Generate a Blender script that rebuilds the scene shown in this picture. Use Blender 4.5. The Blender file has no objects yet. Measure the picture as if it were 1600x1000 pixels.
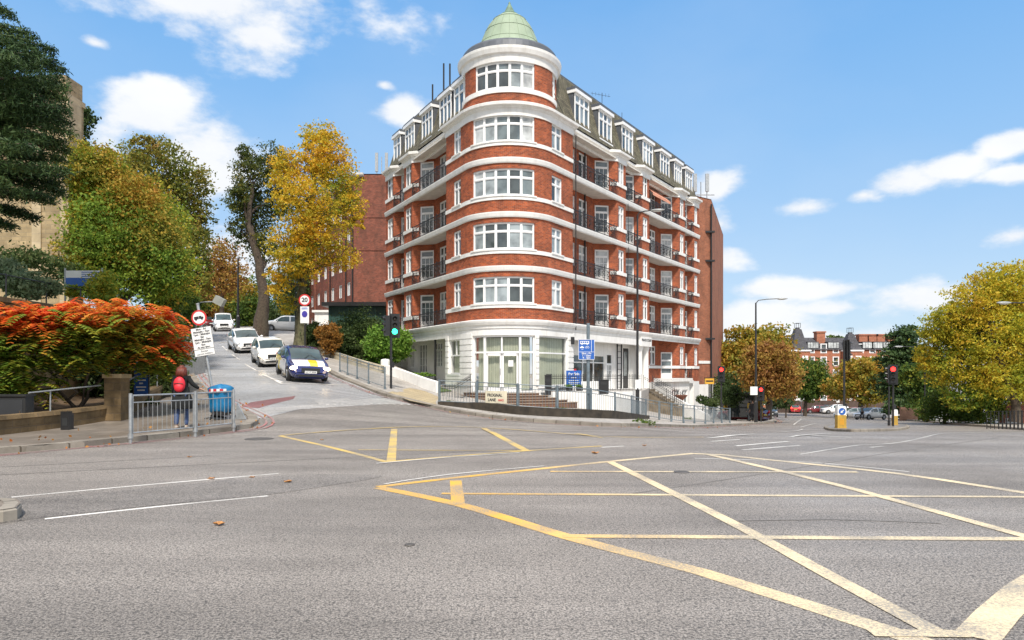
import bpy, bmesh, math, random
import numpy as np
from mathutils import Vector, Matrix
from mathutils.geometry import delaunay_2d_cdt
random.seed(7); R=math.radians; PI=math.pi
C=bpy.context.scene.collection
# ---------------- camera, sky, sun, exposure ----------------
FP=1100.0; EYE=1.6; HZ=583.0
cd=bpy.data.cameras.new('camera'); cam=bpy.data.objects.new('camera',cd); C.objects.link(cam)
cam.location=(0,0,EYE); cam.rotation_euler=(R(90),0,0)
cd.sensor_width=36; cd.lens=FP/1600*36; cd.shift_y=(HZ-500)/1600; cd.clip_end=3000; cd.clip_start=.05
bpy.context.scene.camera=cam
SUN_EL=R(53); SUN_AZ=R(174)   # compass bearing of the sun, clockwise from +Y
W=bpy.data.worlds.new('World'); bpy.context.scene.world=W; W.use_nodes=True
sl=bpy.data.lights.new('sun','SUN'); so=bpy.data.objects.new('sun',sl); C.objects.link(so)
sl.energy=3.0; sl.angle=R(7); sl.color=(1,.93,.84)
sd=Vector((math.sin(SUN_AZ)*math.cos(SUN_EL),math.cos(SUN_AZ)*math.cos(SUN_EL),math.sin(SUN_EL)))
so.rotation_euler=(-sd).to_track_quat('-Z','Y').to_euler(); so.location=sd*50
vs=bpy.context.scene.view_settings; vs.view_transform='Standard'; vs.look='None'; vs.gamma=1; vs.exposure=.74
def world():
    nt=W.node_tree; N=nt.nodes; L=nt.links; N.clear()
    out=N.new('ShaderNodeOutputWorld'); bg=N.new('ShaderNodeBackground'); bg.inputs[1].default_value=.113
    sky=N.new('ShaderNodeTexSky'); sky.sky_type='NISHITA'; sky.sun_disc=False
    sky.sun_elevation=SUN_EL; sky.sun_rotation=SUN_AZ; sky.air_density=1.0; sky.dust_density=.6; sky.ozone_density=1.5
    tc=N.new('ShaderNodeTexCoord'); G_=tc.outputs['Generated']
    nz=N.new('ShaderNodeTexNoise'); nz.inputs['Scale'].default_value=6.5; nz.inputs['Detail'].default_value=9; nz.inputs['Roughness'].default_value=.58
    mp=N.new('ShaderNodeMapping'); mp.inputs['Scale'].default_value=(1,1,1.9); L.new(G_,mp.inputs[0]); L.new(mp.outputs[0],nz.inputs['Vector'])
    def math_(op,a,b,c=None):
        m=N.new('ShaderNodeMath'); m.operation=op
        for i,v in enumerate((a,b,c)):
            if v is None: continue
            if hasattr(v,'links'): L.new(v,m.inputs[i])
            else: m.inputs[i].default_value=v
        return m.outputs[0]
    acc=None
    # clouds: where they stand in the sky (bearing pixel, height pixel, half sizes)
    cl=[(350,10,150,36),(400,58,66,30),(240,-10,100,16),(225,185,68,36),(290,235,88,42),(340,275,62,40),(165,230,50,36),(470,0,80,30),
        (622,172,36,17),(600,133,16,8),(1400,285,54,17),(1478,264,32,13),(1350,305,28,12),(1262,324,36,15),(1590,222,30,12),(1590,272,30,9),
        (1240,452,80,11),(1160,500,100,26),(1290,482,45,9),(1125,352,30,26),(1130,400,26,18),(1120,290,28,22),(1590,370,36,18),(340,420,90,85),(150,68,22,9),
        (1460,470,90,26),(1180,560,260,50),(60,330,90,60),(900,640,900,60)]
    for (px,py,rx,ry) in cl:
        d=Vector(((px-800)/FP,1,(HZ-py)/FP)); q=d.length; d.normalize()
        s=N.new('ShaderNodeVectorMath'); s.operation='SUBTRACT'; L.new(G_,s.inputs[0]); s.inputs[1].default_value=d
        k=N.new('ShaderNodeVectorMath'); k.operation='MULTIPLY'; L.new(s.outputs[0],k.inputs[0])
        ax=rx*1.75/FP/q; az=ry*1.75/FP/q; k.inputs[1].default_value=(1/ax,1/max(ax,.05),1/az)
        l=N.new('ShaderNodeVectorMath'); l.operation='LENGTH'; L.new(k.outputs[0],l.inputs[0])
        f=math_('SUBTRACT',1.0,l.outputs['Value'])
        acc=f if acc is None else math_('SMOOTH_MAX',acc,f,.12)
    n2=math_('MULTIPLY_ADD',nz.outputs['Fac'],3.6,-1.80)
    t=math_('ADD',acc,n2)
    mr=N.new('ShaderNodeMapRange'); mr.interpolation_type='SMOOTHSTEP'; L.new(t,mr.inputs[0]); mr.inputs[1].default_value=.12; mr.inputs[2].default_value=.85
    # thin high veil
    n3=N.new('ShaderNodeTexNoise'); n3.inputs['Scale'].default_value=2.3; n3.inputs['Detail'].default_value=7; L.new(mp.outputs[0],n3.inputs['Vector'])
    sep=N.new('ShaderNodeSeparateXYZ'); L.new(G_,sep.inputs[0])
    rp=N.new('ShaderNodeValToRGB'); e=rp.color_ramp.elements; L.new(sep.outputs['Z'],rp.inputs[0])
    e[0].position=0; e[0].color=(3.3/9,4.1/9,4.85/9,1); e[1].position=1; e[1].color=(.35/9,1.4/9,3.6/9,1)
    for p_,c_ in ((.147,(2.25,3.45,4.9)),(.30,(1.55,3.0,4.95)),(.456,(.95,2.5,4.85)),(.65,(.65,2.0,4.4))): q=e.new(p_); q.color=tuple(v/9 for v in c_)+(1,)
    rs=N.new('ShaderNodeVectorMath'); rs.operation='SCALE'; rs.inputs['Scale'].default_value=9; L.new(rp.outputs[0],rs.inputs[0])
    v=N.new('ShaderNodeMix'); v.data_type='RGBA'; v.inputs[0].default_value=.15; L.new(rs.outputs[0],v.inputs[6]); L.new(sky.outputs[0],v.inputs[7])
    vl=N.new('ShaderNodeMapRange'); L.new(n3.outputs['Fac'],vl.inputs[0]); vl.inputs[1].default_value=.42; vl.inputs[2].default_value=.75; vl.inputs[4].default_value=.16
    v2=N.new('ShaderNodeMix'); v2.data_type='RGBA'; L.new(vl.outputs[0],v2.inputs[0]); L.new(v.outputs[2],v2.inputs[6]); v2.inputs[7].default_value=(4.4,4.7,5,1)
    # unseen broken cloud added overhead and behind the viewer to neutralise the light
    a1=N.new('ShaderNodeMapRange'); L.new(sep.outputs['Z'],a1.inputs[0]); a1.inputs[1].default_value=.55; a1.inputs[2].default_value=.8
    a2=N.new('ShaderNodeMapRange'); L.new(sep.outputs['Y'],a2.inputs[0]); a2.inputs[1].default_value=.35; a2.inputs[2].default_value=-.1
    mxm=math_('MAXIMUM',a1.outputs[0],a2.outputs[0]); bn=math_('MULTIPLY_ADD',n3.outputs['Fac'],2.2,-.35); fill_bank=math_('MULTIPLY',mxm,bn); 
    cf=N.new('ShaderNodeMath'); cf.operation='MAXIMUM'; cf.use_clamp=True; L.new(fill_bank,cf.inputs[0]); cs=math_('MULTIPLY',mr.outputs[0],.96); L.new(cs,cf.inputs[1])
    # cloud shade: slightly greyer cores
    cc=N.new('ShaderNodeMix'); cc.data_type='RGBA'; L.new(nz.outputs['Fac'],cc.inputs[0]); cc.inputs[6].default_value=(4.3,4.5,4.8,1); cc.inputs[7].default_value=(5.9,5.9,5.9,1)
    c=N.new('ShaderNodeMix'); c.data_type='RGBA'; L.new(cf.outputs[0],c.inputs[0]); L.new(v2.outputs[2],c.inputs[6]); L.new(cc.outputs[2],c.inputs[7])
    L.new(c.outputs[2],bg.inputs[0]); L.new(bg.outputs[0],out.inputs[0])
world()
# ---------------- terrain ----------------
def lerp_tab(t,x):
    if x<=t[0][0]: return t[0][1]
    for (a,b),(c,d) in zip(t,t[1:]):
        if x<=c: return b+(d-b)*(x-a)/(c-a)
    return t[-1][1]
def sm_tab(t,x,h):
    return (lerp_tab(t,x-h)+2*lerp_tab(t,x)+lerp_tab(t,x+h)+lerp_tab(t,x-h/2)+lerp_tab(t,x+h/2))/6
ZL=[(18,0),(20,.06),(23,.32),(26,.66),(30,1.1),(38,1.95),(42,2.5),(52,3.75),(65,5.3),(80,6.7),(100,8.2),(140,10),(300,13)]
ZR=[(18,0),(20,-.12),(24,-.45),(30,-.92),(36,-1.36),(44,-1.78),(50,-2.05),(60,-2.6),(88,-4.2),(110,-5.2),(133,-5.7),(200,-6.3),(500,-7)]
WA=[(-.3,1),(-.17,.72),(-.1,.52),(0,.37),(.14,.25),(.22,.1),(.31,0)]
def ter(x,y):
    if y<=17: return 0.0
    w=sm_tab(WA,x/y,.03)
    return w*sm_tab(ZL,y,1.0)+(1-w)*sm_tab(ZR,y,1.0)
def G(px,py,dz=0.0):
    """point where the sight line through a photo pixel meets the terrain (plus dz)"""
    a=(px-800)/FP; b=(HZ-py)/FP
    f=lambda Y: EYE+b*Y-(ter(a*Y,Y)+dz)
    Y=2.0
    while Y<400 and f(Y)>0: Y+=.25
    lo,hi=Y-.25,Y
    for _ in range(25):
        m=(lo+hi)/2
        if f(m)>0: lo=m
        else: hi=m
    return Vector((a*hi,hi,ter(a*hi,hi)+dz))
def X(px,Y): return (px-800)/FP*Y
def Z(py,Y): return EYE+(HZ-py)/FP*Y
def V3(px,py,Y): return Vector((X(px,Y),Y,Z(py,Y)))
# ---------------- mesh helpers ----------------
WL={}
def prop(o,label=None,cat=None,group=None,kind=None):
    if label: o['label']=label
    if cat: o['category']=cat
    if group: o['group']=group
    if kind: o['kind']=kind
    return o
def thing(name,label,cat,loc=(0,0,0),rz=0,group=None,rot=None):
    o=bpy.data.objects.new(name,None); C.objects.link(o); o.location=loc; o.rotation_euler=rot if rot else (0,0,rz); o.empty_display_size=.3
    WL[o.name]=Vector(loc); return prop(o,label,cat,group)
def root_loc(p):
    while p.parent: p=p.parent
    return WL.get(p.name,Vector((0,0,0)))
class MB:
    def __init__(s): s.v=[]; s.f=[]; s.m=[]; s.uv=[]
    def add(s,vs,fs,mi=0,uvs=None):
        b=len(s.v); s.v+= [tuple(v) for v in vs]
        for i,f in enumerate(fs):
            s.f.append(tuple(b+k for k in f)); s.m.append(mi); s.uv.append(uvs[i] if uvs else None)
    def box(s,x0,x1,y0,y1,z0,z1,M=None,mi=0):
        vs=[Vector(p) for p in ((x0,y0,z0),(x1,y0,z0),(x1,y1,z0),(x0,y1,z0),(x0,y0,z1),(x1,y0,z1),(x1,y1,z1),(x0,y1,z1))]
        if M is not None: vs=[M@p for p in vs]
        s.add(vs,[(3,2,1,0),(4,5,6,7),(0,1,5,4),(1,2,6,5),(2,3,7,6),(3,0,4,7)],mi)
    def tube(s,pts,r,n=8,mi=0,caps=True):
        pts=[Vector(p) for p in pts]; rr=r if isinstance(r,(list,tuple)) else [r]*len(pts)
        vs=[]; fs=[]; up=None
        for i,p in enumerate(pts):
            d=(pts[min(i+1,len(pts)-1)]-pts[max(i-1,0)]).normalized()
            if up is None: up=Vector((0,0,1)) if abs(d.z)<.9 else Vector((1,0,0))
            a=d.cross(up).normalized(); b=d.cross(a).normalized(); up=-b if False else up
            if abs(d.dot(up))>.95: up=b
            for k in range(n):
                t=2*PI*k/n; vs.append(p+(a*math.cos(t)+b*math.sin(t))*rr[i])
        for i in range(len(pts)-1):
            for k in range(n):
                fs.append((i*n+k,i*n+(k+1)%n,(i+1)*n+(k+1)%n,(i+1)*n+k))
        if caps: fs.append(tuple(range(n-1,-1,-1))); fs.append(tuple((len(pts)-1)*n+k for k in range(n)))
        s.add(vs,fs,mi)
    def lathe(s,prof,c=(0,0,0),n=24,mi=0,a0=0,a1=2*PI,M=None):
        c=Vector(c); full=abs(a1-a0-2*PI)<1e-6; nn=n if full else n+1; vs=[];fs=[]
        for (r,z) in prof:
            for k in range(nn):
                t=a0+(a1-a0)*k/n; p=Vector((r*math.cos(t),r*math.sin(t),z))
                vs.append((M@p if M is not None else p)+c)
        for i in range(len(prof)-1):
            for k in range(n):
                k2=(k+1)%nn; fs.append((i*nn+k,i*nn+k2,(i+1)*nn+k2,(i+1)*nn+k))
        s.add(vs,fs,mi)
    def prism(s,poly,z0,z1,M=None,mi=0):
        n=len(poly); vs=[Vector((p[0],p[1],z0)) for p in poly]+[Vector((p[0],p[1],z1)) for p in poly]
        if M is not None: vs=[M@p for p in vs]
        s.add(vs,[tuple(range(n-1,-1,-1)),tuple(range(n,2*n))]+[(i,(i+1)%n,n+(i+1)%n,n+i) for i in range(n)],mi)
    def ellip(s,c,r,nu=12,nv=8,mi=0,M=None):
        vs=[];fs=[]
        for i in range(nv+1):
            a=-PI/2+PI*i/nv
            for k in range(nu):
                t=2*PI*k/nu; p=Vector((r[0]*math.cos(a)*math.cos(t),r[1]*math.cos(a)*math.sin(t),r[2]*math.sin(a)))
                vs.append((M@p if M is not None else p)+Vector(c))
        for i in range(nv):
            for k in range(nu): fs.append((i*nu+k,i*nu+(k+1)%nu,(i+1)*nu+(k+1)%nu,(i+1)*nu+k))
        s.add(vs,fs,mi)
    def build(s,name,mats,parent=None,smooth=False,local=False,origin=None,uv=True):
        if not isinstance(mats,(list,tuple)): mats=[mats]
        off=Vector((0,0,0))
        if parent is not None and not local: off=root_loc(parent)
        if origin is not None: off=Vector(origin)
        me=bpy.data.meshes.new(name); V_=[Vector(v)-off for v in s.v]
        me.from_pydata(V_,[],s.f)
        for m in mats: me.materials.append(m)
        if len(mats)>1: me.polygons.foreach_set('material_index',s.m)
        if uv:
            ul=me.uv_layers.new(name='UVMap'); dat=[]
            for i,f in enumerate(s.f):
                if s.uv[i] is not None:
                    for q in s.uv[i]: dat+= [q[0],q[1]]
                    continue
                P=[Vector(s.v[k]) for k in f]; nrm=Vector((0,0,0))
                for k in range(len(P)):
                    a=P[k]; b=P[(k+1)%len(P)]
                    nrm+=Vector(((a.y-b.y)*(a.z+b.z),(a.z-b.z)*(a.x+b.x),(a.x-b.x)*(a.y+b.y)))
                h=math.hypot(nrm.x,nrm.y)
                if abs(nrm.z)>h*1.5 or h==0:
                    for p in P: dat+=[p.x,p.y]
                else:
                    tx,ty=-nrm.y/h,nrm.x/h
                    for p in P: dat+=[p.x*tx+p.y*ty,p.z]
            ul.data.foreach_set('uv',dat)
        if smooth: me.polygons.foreach_set('use_smooth',[True]*len(s.f))
        me.update()
        o=bpy.data.objects.new(name,me); C.objects.link(o)
        if parent is not None: o.parent=parent
        if origin is not None: o.location=origin; WL[o.name]=Vector(origin)
        return o
def copy_tree(o,parent=None,loc=None,rz=None,**k):
    c=o.copy(); C.objects.link(c)
    if parent is not None: c.parent=parent
    if loc is not None: c.location=loc
    if rz is not None: c.rotation_euler=(0,0,rz)
    for ch in list(o.children): copy_tree(ch,c)
    prop(c,**k); return c
# ---------------- materials ----------------
def newmat(name):
    m=bpy.data.materials.new(name); m.use_nodes=True; nt=m.node_tree; return m,nt,nt.nodes['Principled BSDF']
def pm(name,col,rough=.6,metal=0,var=.12,scale=3,bump=0,bscale=60,spec=.5,emit=0,dirt=0,dcol=(.05,.045,.035),coat=0,dscale=1.3):
    m,nt,b=newmat(name); N=nt.nodes; L=nt.links
    b.inputs['Roughness'].default_value=rough; b.inputs['Metallic'].default_value=metal; b.inputs['Specular IOR Level'].default_value=spec
    b.inputs['Coat Weight'].default_value=coat
    tc=N.new('ShaderNodeTexCoord'); src=tc.outputs['Object']
    n=N.new('ShaderNodeTexNoise'); n.inputs['Scale'].default_value=scale; n.inputs['Detail'].default_value=6; L.new(src,n.inputs['Vector'])
    cr=N.new('ShaderNodeValToRGB'); L.new(n.outputs['Fac'],cr.inputs[0])
    cr.color_ramp.elements[0].position=.3; cr.color_ramp.elements[1].position=.7
    cr.color_ramp.elements[0].color=tuple(max(0,c*(1-var)) for c in col)+(1,); cr.color_ramp.elements[1].color=tuple(min(1,c*(1+var)) for c in col)+(1,)
    last=cr.outputs[0]
    if dirt:
        n2=N.new('ShaderNodeTexNoise'); n2.inputs['Scale'].default_value=dscale; n2.inputs['Detail'].default_value=8; n2.inputs['Roughness'].default_value=.7
        mp=N.new('ShaderNodeMapping'); mp.inputs['Scale'].default_value=(1.7,1.7,.22); L.new(src,mp.inputs[0]); L.new(mp.outputs[0],n2.inputs['Vector'])
        mr=N.new('ShaderNodeMapRange'); L.new(n2.outputs['Fac'],mr.inputs[0]); mr.inputs[1].default_value=.5; mr.inputs[2].default_value=.78; mr.inputs[4].default_value=dirt
        mx=N.new('ShaderNodeMix'); mx.data_type='RGBA'; L.new(mr.outputs[0],mx.inputs[0]); L.new(last,mx.inputs[6]); mx.inputs[7].default_value=dcol+(1,); last=mx.outputs[2]
    L.new(last,b.inputs['Base Color'])
    if emit: b.inputs['Emission Color'].default_value=tuple(col)+(1,); b.inputs['Emission Strength'].default_value=emit
    if bump:
        n4=N.new('ShaderNodeTexNoise'); n4.inputs['Scale'].default_value=bscale; n4.inputs['Detail'].default_value=5; L.new(src,n4.inputs['Vector'])
        bp=N.new('ShaderNodeBump'); bp.inputs['Strength'].default_value=bump; bp.inputs['Distance'].default_value=.02; L.new(n4.outputs['Fac'],bp.inputs['Height']); L.new(bp.outputs[0],b.inputs['Normal'])
    return m
def brickm(name,c1,c2,mortar,bw=.225,rh=.075,ms=.009,var=.25,rough=.85,bump=.5,dirt=.25,dcol=(.06,.035,.025),offset=.5):
    m,nt,b=newmat(name); N=nt.nodes; L=nt.links; b.inputs['Roughness'].default_value=rough; b.inputs['Specular IOR Level'].default_value=.3
    uv=N.new('ShaderNodeTexCoord'); br=N.new('ShaderNodeTexBrick'); L.new(uv.outputs['UV'],br.inputs['Vector'])
    br.inputs['Scale'].default_value=1; br.inputs['Brick Width'].default_value=bw; br.inputs['Row Height'].default_value=rh; br.inputs['Mortar Size'].default_value=ms
    br.inputs['Color1'].default_value=c1+(1,); br.inputs['Color2'].default_value=c2+(1,); br.inputs['Mortar'].default_value=mortar+(1,); br.inputs['Mortar Smooth'].default_value=.3; br.offset=offset
    n=N.new('ShaderNodeTexNoise'); n.inputs['Scale'].default_value=1.7; n.inputs['Detail'].default_value=9; n.inputs['Roughness'].default_value=.7; L.new(uv.outputs['UV'],n.inputs['Vector'])
    mr=N.new('ShaderNodeMapRange'); L.new(n.outputs['Fac'],mr.inputs[0]); mr.inputs[1].default_value=.3; mr.inputs[2].default_value=.7; mr.inputs[3].default_value=1-var; mr.inputs[4].default_value=1+var
    mx=N.new('ShaderNodeVectorMath'); mx.operation='SCALE'; L.new(br.outputs['Color'],mx.inputs[0]); L.new(mr.outputs[0],mx.inputs['Scale'])
    n2=N.new('ShaderNodeTexNoise'); n2.inputs['Scale'].default_value=.55; n2.inputs['Detail'].default_value=8; mp=N.new('ShaderNodeMapping'); mp.inputs['Scale'].default_value=(1.6,.6,1)
    L.new(uv.outputs['UV'],mp.inputs[0]); L.new(mp.outputs[0],n2.inputs['Vector'])
    m2=N.new('ShaderNodeMapRange'); L.new(n2.outputs['Fac'],m2.inputs[0]); m2.inputs[1].default_value=.48; m2.inputs[2].default_value=.75; m2.inputs[4].default_value=dirt
    md=N.new('ShaderNodeMix'); md.data_type='RGBA'; L.new(m2.outputs[0],md.inputs[0]); L.new(mx.outputs[0],md.inputs[6]); md.inputs[7].default_value=dcol+(1,)
    L.new(md.outputs[2],b.inputs['Base Color'])
    bp=N.new('ShaderNodeBump'); bp.inputs['Strength'].default_value=bump; bp.inputs['Distance'].default_value=.01; bp.invert=True; L.new(br.outputs['Fac'],bp.inputs['Height']); L.new(bp.outputs[0],b.inputs['Normal'])
    return m
def leafm(name,cols,trans=.35):
    m,nt,b=newmat(name); N=nt.nodes; L=nt.links
    g=N.new('ShaderNodeNewGeometry'); tc=N.new('ShaderNodeTexCoord')
    n=N.new('ShaderNodeTexNoise'); n.inputs['Scale'].default_value=.45; n.inputs['Detail'].default_value=4; L.new(tc.outputs['Object'],n.inputs['Vector'])
    a=N.new('ShaderNodeMath'); a.operation='MULTIPLY_ADD'; L.new(g.outputs['Random Per Island'],a.inputs[0]); a.inputs[1].default_value=.55
    nn=N.new('ShaderNodeMath'); nn.operation='MULTIPLY_ADD'; L.new(n.outputs['Fac'],nn.inputs[0]); nn.inputs[1].default_value=1.5; nn.inputs[2].default_value=-.53
    L.new(nn.outputs[0],a.inputs[2])
    cr=N.new('ShaderNodeValToRGB'); L.new(a.outputs[0],cr.inputs[0]); e=cr.color_ramp.elements
    e[0].color=cols[0]+(1,); e[0].position=.0; e[1].color=cols[-1]+(1,); e[1].position=1
    for i,c in enumerate(cols[1:-1]): q=e.new((i+1)/(len(cols)-1)); q.color=c+(1,)
    L.new(cr.outputs[0],b.inputs['Base Color']); b.inputs['Roughness'].default_value=.6; b.inputs['Specular IOR Level'].default_value=.25
    tr=N.new('ShaderNodeBsdfTranslucent'); L.new(cr.outputs[0],tr.inputs[0]); ms=N.new('ShaderNodeMixShader'); ms.inputs[0].default_value=trans
    L.new(b.outputs[0],ms.inputs[1]); L.new(tr.outputs[0],ms.inputs[2]); L.new(ms.outputs[0],N['Material Output'].inputs[0])
    return m
def asphaltm(name,lo,hi,wet=.3,tilt=0):
    m,nt,b=newmat(name); N=nt.nodes; L=nt.links
    tc=N.new('ShaderNodeTexCoord'); s=tc.outputs['Object']
    def noise(sc,det=2,ro=.5):
        n=N.new('ShaderNodeTexNoise'); n.inputs['Scale'].default_value=sc; n.inputs['Detail'].default_value=det; n.inputs['Roughness'].default_value=ro; L.new(s,n.inputs['Vector']); return n
    n1=noise(60,4,.85); n5=noise(26,3,.7); n6=noise(.9,5,.6); n2=noise(.35,7,.62); n3=noise(11,4,.6)
    vo=N.new('ShaderNodeTexVoronoi'); vo.inputs['Scale'].default_value=95; L.new(s,vo.inputs['Vector'])
    sp=N.new('ShaderNodeMapRange'); L.new(n1.outputs['Fac'],sp.inputs[0]); sp.inputs[1].default_value=.41; sp.inputs[2].default_value=.57
    mx=N.new('ShaderNodeMix'); mx.data_type='RGBA'; L.new(sp.outputs[0],mx.inputs[0]); mx.inputs[6].default_value=lo+(1,); mx.inputs[7].default_value=hi+(1,)
    v2=N.new('ShaderNodeMapRange'); L.new(n2.outputs['Fac'],v2.inputs[0]); v2.inputs[1].default_value=.3; v2.inputs[2].default_value=.7; v2.inputs[3].default_value=.76; v2.inputs[4].default_value=1.2
    v3=N.new('ShaderNodeMapRange'); L.new(n3.outputs['Fac'],v3.inputs[0]); v3.inputs[1].default_value=.3; v3.inputs[2].default_value=.7; v3.inputs[3].default_value=.9; v3.inputs[4].default_value=1.1
    mm=N.new('ShaderNodeMath'); mm.operation='MULTIPLY'; L.new(v2.outputs[0],mm.inputs[0]); L.new(v3.outputs[0],mm.inputs[1])
    sc=N.new('ShaderNodeVectorMath'); sc.operation='SCALE'; L.new(mx.outputs[2],sc.inputs[0]); L.new(mm.outputs[0],sc.inputs['Scale'])
    # cracks and tar
    w=N.new('ShaderNodeTexVoronoi'); w.feature='DISTANCE_TO_EDGE'; w.inputs['Scale'].default_value=.16
    nw=noise(1.1,5,.6); am=N.new('ShaderNodeVectorMath'); am.operation='MULTIPLY_ADD'; L.new(nw.outputs['Color'],am.inputs[0]); am.inputs[1].default_value=(1.6,1.6,0); L.new(s,am.inputs[2]); L.new(am.outputs[0],w.inputs['Vector'])
    wr=N.new('ShaderNodeMapRange'); L.new(w.outputs['Distance'],wr.inputs[0]); wr.inputs[1].default_value=.0; wr.inputs[2].default_value=.0035; wr.inputs[3].default_value=.5; wr.inputs[4].default_value=0
    gate=N.new('ShaderNodeMapRange'); L.new(n2.outputs['Fac'],gate.inputs[0]); gate.inputs[1].default_value=.52; gate.inputs[2].default_value=.6
    gm=N.new('ShaderNodeMath'); gm.operation='MULTIPLY'; L.new(wr.outputs[0],gm.inputs[0]); L.new(gate.outputs[0],gm.inputs[1])
    cx=N.new('ShaderNodeMix'); cx.data_type='RGBA'; L.new(gm.outputs[0],cx.inputs[0]); L.new(sc.outputs[0],cx.inputs[6]); cx.inputs[7].default_value=(.04,.04,.04,1)
    pt=N.new('ShaderNodeMapRange'); L.new(n5.outputs['Fac'],pt.inputs[0]); pt.inputs[1].default_value=.54; pt.inputs[2].default_value=.62; pt.inputs[4].default_value=.72
    pz=N.new('ShaderNodeMix'); pz.data_type='RGBA'; L.new(pt.outputs[0],pz.inputs[0]); L.new(cx.outputs[2],pz.inputs[6]); pz.inputs[7].default_value=(.05,.046,.042,1)
    ms=N.new('ShaderNodeMapping'); ms.inputs['Rotation'].default_value=(0,0,.32); ms.inputs['Scale'].default_value=(.10,.9,1); L.new(s,ms.inputs[0]); n7=N.new('ShaderNodeTexNoise'); n7.inputs['Scale'].default_value=1; n7.inputs['Detail'].default_value=5; L.new(ms.outputs[0],n7.inputs['Vector'])
    tk=N.new('ShaderNodeMapRange'); L.new(n7.outputs['Fac'],tk.inputs[0]); tk.inputs[1].default_value=.42; tk.inputs[2].default_value=.62; tk.inputs[3].default_value=1.06; tk.inputs[4].default_value=.80
    tt=N.new('ShaderNodeVectorMath'); tt.operation='SCALE'; L.new(pz.outputs[2],tt.inputs[0]); L.new(tk.outputs[0],tt.inputs['Scale']); L.new(tt.outputs[0],b.inputs['Base Color'])
    rr=N.new('ShaderNodeMapRange'); L.new(n2.outputs['Fac'],rr.inputs[0]); rr.inputs[1].default_value=.35; rr.inputs[2].default_value=.65; rr.inputs[3].default_value=.85-wet*.35; rr.inputs[4].default_value=.85-wet
    L.new(rr.outputs[0],b.inputs['Roughness'])
    bp=N.new('ShaderNodeBump'); bp.inputs['Strength'].default_value=.55; bp.inputs['Distance'].default_value=.006; L.new(n1.outputs['Fac'],bp.inputs['Height']); L.new(bp.outputs[0],b.inputs['Normal'])
    return m
def paintm(name,c1,c2,wear=.45,x0=None,x1=None):
    """road paint, worn through to the asphalt; c1 base colour, c2 pale glare painted in along world X"""
    m,nt,b=newmat(name); N=nt.nodes; L=nt.links; tc=N.new('ShaderNodeTexCoord'); s=tc.outputs['Object']
    n=N.new('ShaderNodeTexNoise'); n.inputs['Scale'].default_value=45; n.inputs['Detail'].default_value=6; n.inputs['Roughness'].default_value=.85; L.new(s,n.inputs['Vector'])
    nb=N.new('ShaderNodeTexNoise'); nb.inputs['Scale'].default_value=1.2; nb.inputs['Detail'].default_value=5; L.new(s,nb.inputs['Vector'])
    ad=N.new('ShaderNodeMath'); ad.operation='MULTIPLY_ADD'; L.new(nb.outputs['Fac'],ad.inputs[0]); ad.inputs[1].default_value=.6; L.new(n.outputs['Fac'],ad.inputs[2])
    mr=N.new('ShaderNodeMapRange'); L.new(ad.outputs[0],mr.inputs[0]); mr.inputs[1].default_value=.50+wear*.40; mr.inputs[2].default_value=.72+wear*.4; mr.inputs[3].default_value=.05
    base=N.new('ShaderNodeMix'); base.data_type='RGBA'; base.inputs[6].default_value=c1+(1,); base.inputs[7].default_value=c2+(1,)
    if x0 is None: base.inputs[0].default_value=.0
    else:
        sx=N.new('ShaderNodeSeparateXYZ'); L.new(s,sx.inputs[0]); m1=N.new('ShaderNodeMapRange'); m1.inputs[1].default_value=x0; m1.inputs[2].default_value=x1
        a2=N.new('ShaderNodeMath'); a2.operation='MULTIPLY_ADD'; L.new(nb.outputs['Fac'],a2.inputs[0]); a2.inputs[1].default_value=1.2; L.new(sx.outputs[0],a2.inputs[2])
        L.new(a2.outputs[0],m1.inputs[0]); L.new(m1.outputs[0],base.inputs[0])
    fx=N.new('ShaderNodeMix'); fx.data_type='RGBA'; L.new(mr.outputs[0],fx.inputs[0]); fx.inputs[6].default_value=(.26,.24,.215,1); L.new(base.outputs[2],fx.inputs[7])
    L.new(fx.outputs[2],b.inputs['Base Color']); b.inputs['Roughness'].default_value=.65
    return m
def glassm(name,col,rough=.03,alpha=None):
    m,nt,b=newmat(name); N=nt.nodes; L=nt.links
    b.inputs['Roughness'].default_value=rough; b.inputs['Specular IOR Level'].default_value=.9
    tc=N.new('ShaderNodeTexCoord'); n=N.new('ShaderNodeTexNoise'); n.inputs['Scale'].default_value=1.4; n.inputs['Detail'].default_value=3; L.new(tc.outputs['Object'],n.inputs['Vector'])
    cr=N.new('ShaderNodeValToRGB'); L.new(n.outputs['Fac'],cr.inputs[0]); cr.color_ramp.elements[0].position=.35; cr.color_ramp.elements[1].position=.65
    cr.color_ramp.elements[0].color=tuple(c*.6 for c in col)+(1,); cr.color_ramp.elements[1].color=tuple(min(1,c*1.3) for c in col)+(1,)
    L.new(cr.outputs[0],b.inputs['Base Color'])
    bp=N.new('ShaderNodeBump'); bp.inputs['Strength'].default_value=.04; bp.inputs['Distance'].default_value=.05; L.new(n.outputs['Fac'],bp.inputs['Height']); L.new(bp.outputs[0],b.inputs['Normal'])
    if alpha is not None:
        t=N.new('ShaderNodeBsdfTransparent'); ms=N.new('ShaderNodeMixShader'); ms.inputs[0].default_value=alpha
        L.new(t.outputs[0],ms.inputs[1]); L.new(b.outputs[0],ms.inputs[2]); L.new(ms.outputs[0],N['Material Output'].inputs[0])
    return m
BR=brickm('red_brick',(.46,.098,.028),(.22,.045,.018),(.30,.165,.11),ms=.010,dirt=.5,var=.34)
BR2=brickm('dark_red_brick',(.27,.068,.038),(.14,.04,.026),(.2,.12,.09),ms=.011,dirt=.6,var=.35)
BR3=brickm('far_brick',(.44,.15,.08),(.34,.11,.06),(.35,.22,.15))
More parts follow.
